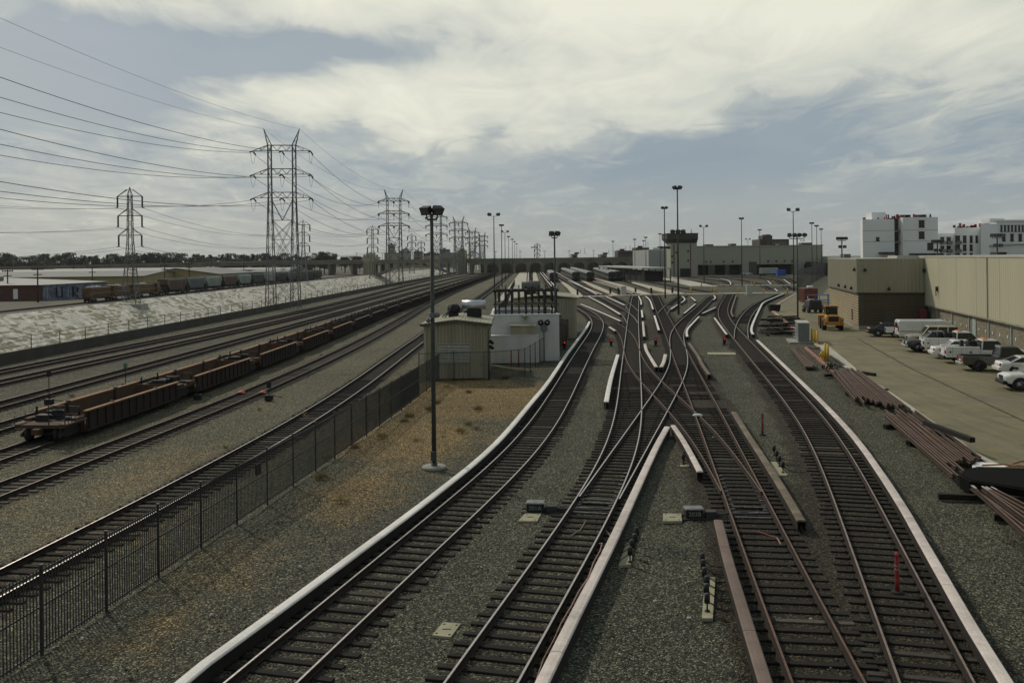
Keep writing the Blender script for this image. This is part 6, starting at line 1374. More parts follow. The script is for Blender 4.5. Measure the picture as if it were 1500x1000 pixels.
for i, (x, y) in enumerate(spots):
    k = rn.choice((0, 0, 1, 1, 2)); base = protos[k]
    if not used[k]: o = base; used[k] = 1
    else: o = base.copy(); C.objects.link(o)
    set_tuft(o, x, y, rn.uniform(.5, 1.15))
# ------------------------------------------------------------------ well cars on the freight track
M['well'] = mat('rust_orange_well', (.085, .044, .020), .85, 0, .3, 1.2, .2, 12, 0, (.04, .026, .016), (.5, .8), .9)
M['well_top'] = mat('orange_well_sill', (.28, .14, .058), .75, 0, .25, 1.5, .15, 14, 0, (.16, .085, .045), (.55, .8), 1.2)
M['well_grime'] = mat('grimy_well_side', (.022, .0135, .009), .9, 0, .35, .9, .2, 12, streak=True)  # outer faces: grime, darkened further to paint in the shade on that side
M['well_dark'] = mat('dark_well', (.050, .036, .028), .75, 0, .3, 1.2, .2, 12); M['well_dark_top'] = mat('dark_well_sill', (.105, .075, .055), .7, 0, .25, 1.5, .15, 14)
def wagon_wheelset(b, x, r=.42):
    for s in (-.755, .755): b.cyl((x, s-.07, r+.17), (x, s+.07, r+.17), r, 14)
    b.cyl((x, -.75, r+.17), (x, .75, r+.17), .08, 8)
def bogie(t, x, m='black'):
    b = MB()
    for d in (-.9, .9): wagon_wheelset(b, x+d)
    for s in (-.98, .98): b.loft([[(x-1.25, s-.06, .5), (x-.5, s-.06, .38), (x+.5, s-.06, .38), (x+1.25, s-.06, .5), (x+1.25, s-.06, .68), (x+.5, s-.06, .95), (x-.5, s-.06, .95), (x-1.25, s-.06, .68)], [(x-1.25, s+.06, .5), (x-.5, s+.06, .38), (x+.5, s+.06, .38), (x+1.25, s+.06, .5), (x+1.25, s+.06, .68), (x+.5, s+.06, .95), (x-.5, s+.06, .95), (x-1.25, s+.06, .68)]])
    b.bx(x-.25, -1.0, .6, x+.25, 1.0, .9); b.build('bogie', M[m], t)
def well_car(label, end=False, mm=('well', 'well_top')):
    t = thing('well_car', label, 'well car', (0, 0, 0), 0, 'empty well cars of the long freight train')
    X = 6.15; w_ = 1.38
    for s in (-1, 1):
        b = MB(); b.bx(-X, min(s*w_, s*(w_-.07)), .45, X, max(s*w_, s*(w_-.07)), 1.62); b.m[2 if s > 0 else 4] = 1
        for i in range(13): x = -X+.25+i*(2*X-.5)/12; b.bx(x-.05, min(s*w_, s*(w_+.07)), .5, x+.05, max(s*w_, s*(w_+.035)), 1.60)
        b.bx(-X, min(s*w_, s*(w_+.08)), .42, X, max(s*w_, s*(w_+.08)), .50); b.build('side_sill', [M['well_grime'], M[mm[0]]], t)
        b = MB()
        for a, c in ((-X-.2, -2.1), (-2.05, 2.05), (2.1, X+.2)): b.cbx(a, min(s*(w_-.12), s*(w_+.10)), 1.621, c, max(s*(w_-.12), s*(w_+.10)), 1.71, .015)
        b.build('top_chord', M[mm[1]], t)
    b = MB(); b.bx(-X, -w_+.08, .40, X, w_-.08, .46); [b.bx(x-.1, -w_+.08, .461, x+.1, w_-.08, .54) for x in (-4.5, -1.5, 1.5, 4.5)]; b.build('well_floor', M['well_dark'], t)
    for s in (-1, 1):
        b = MB(); b.loft([[(s*(X-.05), -w_+.08, .46), (s*(X-.05), w_-.08, .46), (s*(X+.1), w_-.08, 1.5), (s*(X+.1), -w_+.08, 1.5)], [(s*(X+.02), -w_+.08, .46), (s*(X+.02), w_-.08, .46), (s*(X+.17), w_-.08, 1.5), (s*(X+.17), -w_+.08, 1.5)]])
        b.bx(min(s*(X+.17), s*(X+1.75)), -1.25, 1.02, max(s*(X+.17), s*(X+1.75)), 1.25, 1.22); b.bx(min(s*(X+.17), s*(X+1.2)), -1.38, 1.221, max(s*(X+.17), s*(X+1.2)), -1.1, 1.42); b.bx(min(s*(X+.17), s*(X+1.2)), 1.1, 1.221, max(s*(X+.17), s*(X+1.2)), 1.38, 1.42); b.build('end_platform', M[mm[0]], t)
        b = MB(); b.bx(s*(X+.6)-.25, -1.2, 1.22, s*(X+.6)+.25, 1.2, 1.40); b.bx(s*(X+.5)-.12, -.4, 1.4, s*(X+.5)+.12, .5, 1.75); b.cbx(s*(X+.9)-.3, .1, 1.22, s*(X+.9)+.3, .8, 1.6, .04); b.cyl((s*(X+.35), -1.15, 1.45), (s*(X+.35), -1.15, 2.0), .06, 6); b.cyl((s*(X+.35), 1.15, 1.45), (s*(X+.35), 1.15, 2.0), .06, 6); b.tube([(s*(X+.35), -1.15, 1.95), (s*(X+.35), -.6, 2.0), (s*(X+.35), -.5, 1.6)], .03, 5); b.build('brake_gear', M['black'], t)
        b = MB(); [b.bx(x-.09, y-.1, .5, x+.09, y+.1, 1.78) for x in (s*(X-3.2),) for y in (-w_+.12, w_-.12)]; b.build('guide_post', M['well_dark'], t)
    bogie(t, X+1.72)
    if end:
        bogie(t, -X-.9); b = MB()
        b.bx(-X-2.2, -1.3, 1.0, -X-1.75, 1.3, 1.2); b.bx(-X-2.3, -1.45, 1.2, -X-.1, -1.05, 1.26, 1); b.bx(-X-2.3, 1.05, 1.2, -X-.1, 1.45, 1.26, 1); b.bx(-X-2.7, -.18, .72, -X-2.2, .18, 1.02)
        b.build('end_platform', [M[mm[0]], M['cover_wood']], t)
        b = MB()
        for y in (-1.35, -.5): b.tube([(-X-2.25, y, 1.2), (-X-2.25, y, 2.35)], .03, 5)
        for z in (1.5, 1.8, 2.1, 2.35): b.tube([(-X-2.25, -1.35, z), (-X-2.25, -.5, z)], .02, 5)
        for y in (1.3,): b.tube([(-X-2.25, y, 1.2), (-X-2.25, y, 1.7), (-X-1.2, y, 1.7), (-X-1.2, y, 1.25)], .025, 5)
        b.tube([(-X-2.25, -1.35, 1.62), (-X-1.0, -1.35, 1.62)], .025, 5); [b.cyl((-X-2.25+i*.35, -1.35, 1.26), (-X-2.25+i*.35, -1.35, 1.62), .02, 5) for i in range(4)]; b.tube([(-X-2.5, -1.2, .5), (-X-2.35, -1.2, 1.2)], .025, 5); b.build('handrail', M['dark_steel'], t)
        b = MB(); b.lathe([(.26, -.02), (.30, -.02), (.30, .02), (.26, .02)], n=18); [b.beam((0, 0, 0), (.28*math.cos(a), .28*math.sin(a), 0), .03) for a in np.linspace(0, 5, 5)]; b.xf(Matrix.Translation((-X-2.1, -.9, 1.95)) @ Matrix.Rotation(R(90), 4, 'Y')); b.build('brake_wheel', M['black'], t)
    return t
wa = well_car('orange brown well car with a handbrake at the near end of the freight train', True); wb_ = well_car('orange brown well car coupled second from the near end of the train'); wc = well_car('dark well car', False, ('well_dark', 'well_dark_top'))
y = 53.2; k = 0
ords = ['third', 'fourth', 'fifth', 'sixth']
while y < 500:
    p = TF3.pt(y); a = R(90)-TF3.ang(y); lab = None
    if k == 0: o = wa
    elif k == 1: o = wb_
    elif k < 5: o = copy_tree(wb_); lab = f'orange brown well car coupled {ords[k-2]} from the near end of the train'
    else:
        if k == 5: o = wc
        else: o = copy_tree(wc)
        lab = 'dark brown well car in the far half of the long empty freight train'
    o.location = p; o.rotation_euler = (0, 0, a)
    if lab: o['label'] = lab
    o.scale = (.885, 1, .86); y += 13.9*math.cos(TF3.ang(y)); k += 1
# derails and switch stands
M['derail'] = mat('orange_derail_paint', (.42, .12, .05), .8, 0, .3, 4)
for path, px, py, lab in ((TF4, 28, 584, 'orange painted derail block on the siding beside the train end'), (TF2, 345, 578, 'orange painted derail block on the empty freight track')):
    y = G(px, py).y; t = thing('derail', lab, 'derail', (0, 0, 0))
    for s in (-1, 1):
        c = path.pt(y, s*.755, .2); b = MB(); b.box((c.x, c.y, .21), (.22, .9, .06), -path.ang(y)); b.box((c.x, c.y, .14), (.5, .5, .06), -path.ang(y)); b.build('block', M['derail'], t)
for i, (px, py, lab) in enumerate(((72, 592, 'tall switch stand between the tracks behind the train end'), (184, 568, 'green target switch stand behind the first well car'), (290, 585, 'low switch stand beside the second well car'), (394, 586, 'low switch stand at the derail of the empty track'))):
    g = G(px, py); t = thing('switch_stand', lab, 'switch stand', g, 0, 'switch stands of the freight yard'); h = (1.9, 1.5, .7, .9)[i]
    b = MB(); b.cbx(-.25, -.2, 0, .25, .2, .35, .03); b.cyl((0, 0, .3), (0, 0, h), .03, 6); b.build('stand', M['black'], t)
    b = MB(); b.box((0, 0, h+.1), (.3, .02, .4)); b.build('target', mat('faded_green_target', (.10, .18, .14), .7, 0, .2, 3) if i == 1 else M['black'], t)
    b = MB(); b.tube([(.2, 0, .3), (.9, .0, .2)], .025, 5); b.build('lever', M['dark_steel'], t)
# ------------------------------------------------------------------ covered hoppers and locomotives on the far bank
def hopper(label, m, rust=False):
    t = thing('hopper_wagon', label, 'hopper wagon', (0, 0, 0), R(90), 'grain hoppers on the far bank')
    b = MB(); b.loft([[(x, -w_, z0), (x, w_, z0), (x, w_, 3.9), (x, w_*.8, 4.35), (x, -w_*.8, 4.35), (x, -w_, 3.9)] for x, w_, z0 in ((-6.9, 1.5, 3.0), (-5.4, 1.55, 1.35), (5.4, 1.55, 1.35), (6.9, 1.5, 3.0))])
    for i in range(12): x = -5.4+i*.98; [b.bx(x-.05, min(s*1.55, s*1.64), 1.35, x+.05, max(s*1.55, s*1.64), 3.9) for s in (-1, 1)]
    b.build('body', m, t)
    b = MB()
    for x in (-3.6, 0, 3.6): b.loft([[(x-1.5, -1.3, 1.349), (x+1.5, -1.3, 1.349), (x+1.5, 1.3, 1.349), (x-1.5, 1.3, 1.349)], [(x-.4, -.5, .55), (x+.4, -.5, .55), (x+.4, .5, .55), (x-.4, .5, .55)]])
    b.bx(-7.4, -1.2, 1.0, 7.4, -1.0, 1.25); b.bx(-7.4, 1.0, 1.0, 7.4, 1.2, 1.25); [b.bx(s*7.3-.08, -1.4, 1.0, s*7.3+.08, 1.4, 2.2) for s in (-1, 1)]; b.build('underframe', M['black'], t)
    b = MB(); b.bx(-6.4, -.35, 4.36, 6.4, .35, 4.43); [b.bx(x-.5, -.5, 4.43, x+.5, .5, 4.52) for x in (-4, -1.4, 1.4, 4)]; b.build('roof_walk', M['galv_far'], t)
    for x in (-5.9, 5.9): bogie(t, x)
    return t
HC = {'brown': (.085, .06, .045), 'slate': (.10, .115, .12), 'mint': (.20, .25, .22), 'rust': (.085, .055, .04), 'charcoal': (.05, .055, .055), 'silver': (.28, .30, .30)}
for k, v in HC.items(): M['hop_'+k] = mat('hopper_'+k, v, .7, 0, .22, .7, .1, 8, streak=True)
seq = [(252, 'brown', 'brown grain hopper, first wagon behind the orange locomotives'), (279, 'slate', 'slate grey grain hopper, second wagon behind the locomotives'), (299.5, 'mint', 'mint green grain hopper nearest to the locomotives'), (318, 'rust', 'rusty brown grain hopper between the two mint green ones'), (336, 'mint', 'mint green grain hopper farther from the locomotives'), (353, 'charcoal', 'dark grey grain hopper left of the silver one'), (368, 'silver', 'pale silver grain hopper, smallest pale wagon in the row'), (383, 'charcoal', 'dark grey grain hopper right of the silver one'), (399, 'slate', 'grey grain hopper behind the left legs of the large tower'), (412, 'brown', 'brown grain hopper behind the legs of the large tower'), (424, 'charcoal', 'dark grain hopper behind the right legs of the large tower'), (437, 'rust', 'rusty grain hopper just right of the large tower')]
y = None
def depth_on(path, px):
    lo, hi = 90., 900.
    for _ in range(60):
        m_ = (lo+hi)/2; q = Vector((float(path.X(m_)), m_, 1.5)); u = q.x/q.y
        xx = HX+FPX*(u*math.cos(ROLL)-(q.z-H)/q.y*math.sin(ROLL))
        lo, hi = (m_, hi) if xx < px else (lo, m_)
    return lo
for px, kd, lab in seq:
    d = depth_on(FR, px); y = d if y is None else max(y+16.2, d); p = FR.pt(y); o = hopper(lab, M['hop_'+kd]); o.location = p; o.rotation_euler = (0, 0, R(90)-FR.ang(y))
M['loco'] = mat('faded_orange_loco', (.10, .052, .018), .8, 0, .35, .8, .15, 8, 0, (.04, .03, .02), (.45, .7), .5)
def loco(label, L_, px):
    t = thing('locomotive', label, 'locomotive', (0, 0, 0), R(90), 'locomotives on the far bank'); a = L_/2
    b = MB(); b.bx(-a, -1.45, 1.1, a, 1.45, 1.5); b.build('frame', M['black'], t)
    b = MB(); b.cbx(-a+.6, -.95, 1.5, a-4.4, .95, 3.9, .12); b.cbx(a-2.2, -1.0, 1.5, a-.5, 1.0, 2.9, .12); b.build('hood', M['loco'], t)
    b = MB(); b.cbx(a-4.4, -1.45, 1.5, a-2.2, 1.45, 4.2, .12); c_ = b.build('cab', M['loco'], t)
    b = MB(); [b.bx(a-4.1, min(s*1.452, s*1.47), 2.9, a-2.6, max(s*1.452, s*1.47), 3.7) for s in (-1, 1)]; b.bx(a-2.19, -.9, 3.0, a-2.17, .9, 3.8); b.build('window', M['glass'], c_)
    b = MB(); [b.cyl((x, 0, 3.9), (x, 0, 4.25), .5, 10) for x in (-a+2, -a+4)]; b.bx(-a+5, -.4, 3.9, -a+7, .4, 4.3); b.build('roof_fan', M['silver'], t)
    b = MB(); [b.tube([(-a+.3, s*1.4, 1.5), (-a+.3, s*1.4, 2.5), (a-4.5, s*1.4, 2.5)], .03, 5) for s in (-1, 1)]; b.build('handrail', M['yellow'], t)
    for x in (-a+2.6, a-2.6): bogie(t, x)
    d = depth_on(FR, px); t.location = FR.pt(d); t.rotation_euler = (0, 0, R(90)-FR.ang(d)); t.scale = (1, 1, .88); return t
loco('faded orange locomotive leading the grain hoppers, beside the graffiti wall', 16, 148); loco('faded orange locomotive behind the legs of the slim lattice tower', 16, 177); loco('faded orange locomotive right of the slim lattice tower', 16, 214)
# ------------------------------------------------------------------ stabled metro trains
M['train'] = mat('stainless_train_side', (.13, .135, .135), .5, .5, .15, .6, streak=True); M['train_roof'] = mat('pale_train_roof', (.21, .215, .21), .7, .1, .2, .4)
def train_set(px, py, n, axis, label):
    g0, g1 = G(px, py, .2), G(*axis, .2); d = (g1-g0); d.z = 0; d.normalize(); rz = math.atan2(d.y, d.x)
    t = thing('metro_train', label, 'train', (g0.x, g0.y, 0), rz, 'silver metro trains stabled in the yard')
    for i in range(n):
        x0 = i*23.2; w_ = 1.52
        b = MB(); b.loft([[(x, -w_, 1.0), (x, w_, 1.0), (x, w_, 3.1), (x, w_*.85, 3.55), (x, -w_*.85, 3.55), (x, -w_, 3.1)] for x in (x0, x0+22.6)]); body = b.build('carriage', M['train'], t)
        b = MB(); b.loft([[(x, -w_*.86, 3.5), (x, w_*.86, 3.5), (x, w_*.5, 3.78), (x, -w_*.5, 3.78)] for x in (x0+.02, x0+22.58)]); b.build('roof', M['train_roof'], body)
        b = MB(); [b.bx(x0+1+k*2.6, min(s*w_, s*(w_+.012)), 2.0, x0+2.9+k*2.6, max(s*w_, s*(w_+.012)), 2.9) for k in range(8) for s in (-1, 1)]; b.build('window', M['glass'], body)
        b = MB(); b.bx(x0+.5, -1.3, .35, x0+22, 1.3, .98); b.build('underframe', M['black'], body)
    b = MB(); b.bx(-.08, -1.4, .9, -.003, 1.4, 3.4); b.build('cab_front', M['black'], t)
    b = MB(); b.bx(-.11, -1.2, 2.1, -.081, -.4, 3.0); b.bx(-.11, .4, 2.1, -.081, 1.2, 3.0); b.bx(-.11, -.33, 1.2, -.081, .33, 3.1); b.build('front_window', M['glass'], t)
    b = MB(); [b.box((-.1, s*1.1, 1.5), (.06, .22, .16)) for s in (-1, 1)]; b.build('headlight', M['lens_white'], t)
train_set(811, 413, 3, (801, 401), 'shortest silver metro train, leftmost of the stabled ones behind the floodlight pole')
train_set(844, 411.5, 6, (826, 402), 'silver metro train standing right of the long pair of white third rails')
train_set(865, 411.5, 7, (842, 402), 'silver metro train between the pale walkways in the middle of the stabled ones')
train_set(897, 411.5, 6, (875, 402.5), 'longest looking silver metro train, beside the wash canopy')
train_set(905, 410.5, 6, (884, 402), 'rear silver metro train partly hidden by the longest looking one')
# wash canopy
a, c = G(897, 402), G(961, 407.5); Y = a.y
t = thing('canopy_shelter', 'dark open shelter with a long pale flat roof right of the stabled trains', 'canopy'); pa, pc = D(893, 389, 420), D(962, 392, 330)
b = MB(); b.loft([[(p.x-5, p.y+2, p.z-.5), (p.x+5, p.y-2, p.z-.5), (p.x+5, p.y-2, p.z), (p.x-5, p.y+2, p.z)] for p in (pa, pc)]); b.build('roof', M['roof_pale'], t)
for i in range(9):
    p = pa.lerp(pc, i/8)
    for s in (-1, 1): b = MB(); b.bx(p.x+s*4.6-.2, p.y-s*1.8-.2, 0, p.x+s*4.6+.2, p.y-s*1.8+.2, p.z-.5); b.build('column', M['shed_dark'], t)
b = MB(); b.loft([[(p.x-3.2, p.y+1.3, .0), (p.x+3.2, p.y-1.3, .0), (p.x+3.2, p.y-1.3, p.z-1.4), (p.x-3.2, p.y+1.3, p.z-1.4)] for p in (pa.lerp(pc, .08), pa.lerp(pc, .95))]); b.build('wash_plant', M['black'], t)
# ------------------------------------------------------------------ maintenance shed, control tower
M['shedwall'] = mat('pale_green_cladding', (.33, .335, .26), .7, 0, .06, .05, .04, 3, 0, streak=True); M['shedwall_lit'] = mat('pale_grey_cladding', (.36, .38, .36), .7, 0, .06, .05, .04, 3)  # second cladding is a lighter copy, light on the end wall painted in
YM = 440
def Dx(px, z=0.): return D(px, hz(px), YM).x
def zz(px, py, Y=None): return D(px, py, YM if Y is None else Y).z
t = thing('maintenance_shed', 'long pale green maintenance shed with dark openings behind the control tower', 'building')
X0, X1, X2 = Dx(951), Dx(985), Dx(1205); zt_ = zz(1100, 361)
b = MB(); b.bx(X1, YM, 4.9, X2, YM+60, zt_)
for p0, p1 in ((985, 1022), (1087, 1108), (1163, 1178)): b.bx(Dx(p0), YM+.0, 0, Dx(p1), YM+59, 4.89)
b.build('wall', M['shedwall'], t); b = MB(); b.bx(X0, YM+2, 0, X1-.02, YM+60, zt_-1); b.build('side_wall', M['shedwall_lit'], t)
b = MB(); b.bx(X1+1, YM+6, 0, X2, YM+58, 4.85); b.build('opening', M['black'], t)
b = MB(); b.bx(X1-.3, YM-.3, zt_, X2+.3, YM+60, zt_+.5); b.build('roof_edge', M['shedwall'], t)
for p0, p1 in ((1037, 1047), (1062, 1068), (1097, 1108)): b = MB(); b.bx(Dx(p0), YM-.25, 0, Dx(p1), YM-.01, 6.2 if p0 > 1090 else 4.9); b.build('door', M['shed_dark'], t)
for px in (1003, 1034, 1041, 1060, 1073, 1125, 1137, 1149, 1160): b = MB(); x = Dx(px); b.bx(x-.25, YM-.6, 6.0, x+.25, YM-.01, 6.8); b.build('wall_lamp', M['black'], t)
for p0, p1, dz in ((985, 1000, .7), (1040, 1052, .9), (1078, 1086, 1.1), (1150, 1160, .8), (1185, 1200, 1.2)): b = MB(); b.bx(Dx(p0), YM+10, zt_+.5, Dx(p1), YM+16, zt_+.5+dz); b.build('roof_unit', M['shed_dark'], t)
t = thing('lean_to_building', 'lower dark fronted annexe at the right end of the pale green shed', 'building'); b = MB(); b.bx(X2+.05, YM-70, 6, Dx(1262), YM+20, 8.3); b.build('wall', M['shedwall'], t); b = MB(); b.bx(Dx(1178), YM-66, 0, Dx(1262), YM-2, 5.99); b.build('opening', M['black'], t)
b = MB(); [b.bx(Dx(1209)+i*2.2, YM-70.1, 6.6, Dx(1209)+i*2.2+1.6, YM-69.99, 7.6) for i in range(7)]; b.build('window', M['glass'], t)
M['stripe'] = mat('dull_red_stripe', (.16, .045, .035), .7, 0, .2, 1); YT = 405; t = thing('control_tower', 'square control tower with an overhanging dark top and red corner stripes', 'tower')
def tx(px): return D(px, hz(px), YT).x
b = MB(); b.bx(tx(982.5), YT, 0, tx(1021), YT+11, zz(1000, 356, YT)); b.build('shaft', M['shedwall'], t)
z0, z1, z2 = zz(1000, 356, YT), zz(1000, 349, YT), zz(1000, 343, YT); q = [[(tx(983), YT-.05), (tx(1020.5), YT-.05)], [(tx(976), YT-2), (tx(1021.5), YT-2)]]
def sq(x0, x1, y0, z): return [(x0, y0, z), (x1, y0, z), (x1, YT+12, z), (x0, YT+12, z)]
b = MB(); b.loft([sq(tx(982.6), tx(1020.9), YT-.1, z0), sq(tx(976), tx(1021.5), YT-2, z1-.3), sq(tx(976), tx(1021.5), YT-2, z2)]); b.build('lookout', mat('brown_tower_top', (.055, .047, .038), .6, 0, .15, .3), t)
b = MB(); b.bx(tx(977), YT-2.05, z1, tx(1021), YT-2.01, z1+1.1); b.build('window_band', M['glass'], t)
b = MB(); b.bx(tx(975.5), YT-2.3, z2, tx(1022), YT+12.2, z2+.4); [b.cyl((tx(px), YT+2, z2), (tx(px), YT+2, z2+h), .1, 5) for px, h in ((1015, 1.6), (1014, 2.6), (1006, .9))]; b.build('roof', mat('tower_roof', (.05, .045, .036), .7), t)
for px in (987.2, 1011.5): b = MB(); b.bx(tx(px)-.22, YT-.12, 0, tx(px)+.22, YT-.005, z0-.5); b.build('red_stripe', M['stripe'], t)
b = MB(); [b.bx(tx(px)-.4, YT-.1, z, tx(px)+.4, YT-.01, z+.9) for px, z in ((991, 10.5), (1008, 11), (1008, 6.8), (984.5, 6), (984.5, 8.8))]; b.build('window', M['glass'], t)
b = MB(); b.bx(tx(996), YT-.1, 0, tx(1011), YT-.01, 3.8); b.build('door', M['black'], t)
t = thing('brick_building', 'dark brick block rising behind the pale green shed roof', 'building'); Yb = 620
def bx_(px): return D(px, hz(px), Yb).x
b = MB(); b.bx(bx_(1113), Yb, 0, bx_(1156), Yb+20, zz(1120, 350.5, Yb)); b.bx(bx_(1117), Yb-1, 0, bx_(1131), Yb+10, zz(1120, 345, Yb)); b.bx(bx_(1121), Yb-2, 0, bx_(1128), Yb+8, zz(1120, 343.5, Yb)); b.build('wall', mat('dark_brick', (.085, .065, .05), .9, 0, .2, .3), t)
b = MB(); [b.bx(bx_(1132+i*3), Yb-.2, zz(1120, 358, Yb), bx_(1133.8+i*3), Yb-.01, zz(1120, 354, Yb)) for i in range(7)]; b.build('window', M['galv_far'], t)
chain_fence([(G(1168, 430).x, G(1168, 430).y), (G(1190, 415.5).x, G(1190, 415.5).y), (G(1214, 401.5).x, G(1214, 401.5).y)], 'dark screened fence running from the road crossing to the far shed', 5.5, 'screen', 7.)
# ------------------------------------------------------------------ viaduct over the river and the yard
YV = 555.; t = thing('road_viaduct', 'long concrete road viaduct with an arch over the river and two stone towers', 'bridge')
def vx(px): return D(px, hz(px), YV).x
XL, XR = -330., vx(985); zd = 8.9
def dz_(x): return zd if x > -150 else zd-(-150-x)*.012
xs_ = [XL, -250, -150, vx(540), vx(676), XR]
b = MB(); b.loft([[(x, YV, dz_(x)-2.4), (x, YV+18, dz_(x)-2.4), (x, YV+18, dz_(x)-.9), (x, YV, dz_(x)-.9)] for x in xs_]); b.build('deck', M['viaduct'], t)
b = MB(); b.loft([[(x, YV-.5, dz_(x)-.899), (x, YV+.4, dz_(x)-.899), (x, YV+.4, dz_(x)+.25), (x, YV-.5, dz_(x)+.25)] for x in xs_]); b.loft([[(x, YV+17.6, dz_(x)-.899), (x, YV+18.5, dz_(x)-.899), (x, YV+18.5, dz_(x)+.25), (x, YV+17.6, dz_(x)+.25)] for x in xs_])
b.build('parapet', M['viaduct'], t)
def arch(xa, xb, zs, zc, n=16, th=1.3, dk=None):
    b = MB(); rr = []
    for i in range(n+1):
        f = i/n; x = xa+(xb-xa)*f; z = zs+(zc-zs)*(1-(2*f-1)**2); rr.append([(x, YV+.3, z), (x, YV+17.6, z), (x, YV+17.6, z+th), (x, YV+.3, z+th)])
    return b.loft(rr)
xa_, xb_ = vx(545), vx(667)
arch(xa_, xb_, -2.2, 4.6, 20, 1.3).build('main_arch', M['viaduct'], t)
for i in range(1, 10):
    f = i/10; x = xa_+(xb_-xa_)*f; z = -2.2+6.8*(1-(2*f-1)**2)+1.2
    if z < 6.2: b = MB(); b.bx(x-.5, YV+.5, z, x+.5, YV+17.4, 6.5); b.build('spandrel_column', M['viaduct'], t)
pitch = vx(870)-vx(849); x = vx(816); xe = vx(962)
pr = []
while x > vx(690): pr.append(x); x -= pitch
x = vx(816)+pitch
while x < xe: pr.append(x); x += pitch
pr.sort()
for x in pr: b = MB(); b.bx(x-.9, YV+.2, -.2, x+.9, YV+17.8, 6.5); b.build('pier', M['viaduct'], t)
for x0, x1 in zip(pr[:-1], pr[1:]):
    b = MB(); rr = []
    for i in range(9): f = i/8; xx = x0+.9+(x1-x0-1.8)*f; z = 3.9+2.3*math.sqrt(max(0, 1-(2*f-1)**2)); rr.append([(xx, YV+.1, z), (xx, YV+17.9, z), (xx, YV+17.9, 6.51), (xx, YV+.1, 6.51)])
    b.loft(rr); b.build('arch_spandrel', M['viaduct'], t)
for x in np.arange(XL+8, vx(530), 14.): b = MB(); b.bx(x-.6, YV+1, -.2, x+.6, YV+17, dz_(x)-2.4); b.build('pier', M['viaduct'], t)
for px, wpx, ztop in ((540, 17, 13.6), (676, 13.5, 15.6)):
    xc = vx(px); w_ = wpx*YV/FPX/2
    for yy in (YV-1.6, YV+15.5):
        b = MB(); b.bx(xc-w_*.82, yy, -3.5, xc+w_*.82, yy+4, zd-1); b.bx(xc-w_, yy-.3, zd-1.2, xc+w_, yy+4.3, zd+1.0)
        for s in (-.72, -.24, .24, .72): b.cbx(xc+s*w_-w_*.15, yy, -2.5, xc+s*w_+w_*.15, yy+4, ztop-(1.2 if abs(s) > .5 else 0), .35)
        b.bx(xc-w_*.9, yy+.5, zd+1, xc+w_*.9, yy+3.5, ztop-3.3); b.build('tower', M['tower_stone'], t)
for x in list(np.arange(vx(560), vx(660), 12.))+list(np.arange(vx(690), XR-6, 15.))+list(np.arange(XL+10, vx(525), 15.)):
    z = dz_(x); q = thing('street_lamp', 'small lamp standard with a lantern on the viaduct parapet', 'street lamp', (x, YV+.2, z+.25), 0, 'lamp standards along the viaduct parapet'); b = MB(); b.bx(-.2, -.2, -.6, .2, .3, .3, 0); b.cyl((0, 0, .3), (0, 0, 4.0), .12, 6); b.build('post', M['viaduct'], q); b = MB(); [b.ball((dx, 0, 4.2), .24, 8) for dx in (-.5, .5)]; b.beam((-.6, 0, 3.9), (.6, 0, 3.9), .12); b.build('lantern', M['dark_steel'], q)
for x0, x1, h, lab in ((vx(905), vx(931), 4.6, 'low dark block above the viaduct near the canopy, left of two'), (vx(931.5), vx(951), 6.5, 'dark block above the viaduct against the pale shed end'), (vx(838), vx(846), 2.6, 'small dark shelter above the viaduct in line with the stabled trains'), (vx(880), vx(889), 2.2, 'small flat block above the viaduct left of the dark blocks')):
    q = thing('brick_building', lab, 'building'); Yq = YV+60; b = MB(); k = Yq/YV; b.bx(x0*k, Yq, 0, x1*k, Yq+20, zd+h); b.build('wall', M['viaduct'] if h < 3 else bpy.data.materials['dark_brick'], q); b = MB(); b.bx(x0*k+1, Yq-.1, zd+h-2.2, x1*k-1, Yq-.01, zd+h-1.2); b.build('window', M['glass'], q); b = MB(); b.bx(x0*k+2, Yq+3, zd+h, x0*k+5, Yq+6, zd+h+1.2); [b.cyl((x0*k+6+i*3, Yq+5, zd+h), (x0*k+6+i*3, Yq+5, zd+h+3+i % 2), .12, 5) for i in range(2)]; b.build('roof_unit', M['dark_steel'], q)

b = MB(); b.bx(vx(702), YV+24, 0, vx(985), YV+26, 6.6); b.bx(vx(702)-.3, YV+23.7, 6.6, vx(985)+.3, YV+26.3, 7.0); tag(b.build('retaining_wall', M['concrete_dark'], None), 'long dark retaining wall behind the arches of the viaduct', 'wall')  # added dark wall, stops bright background showing through the arches
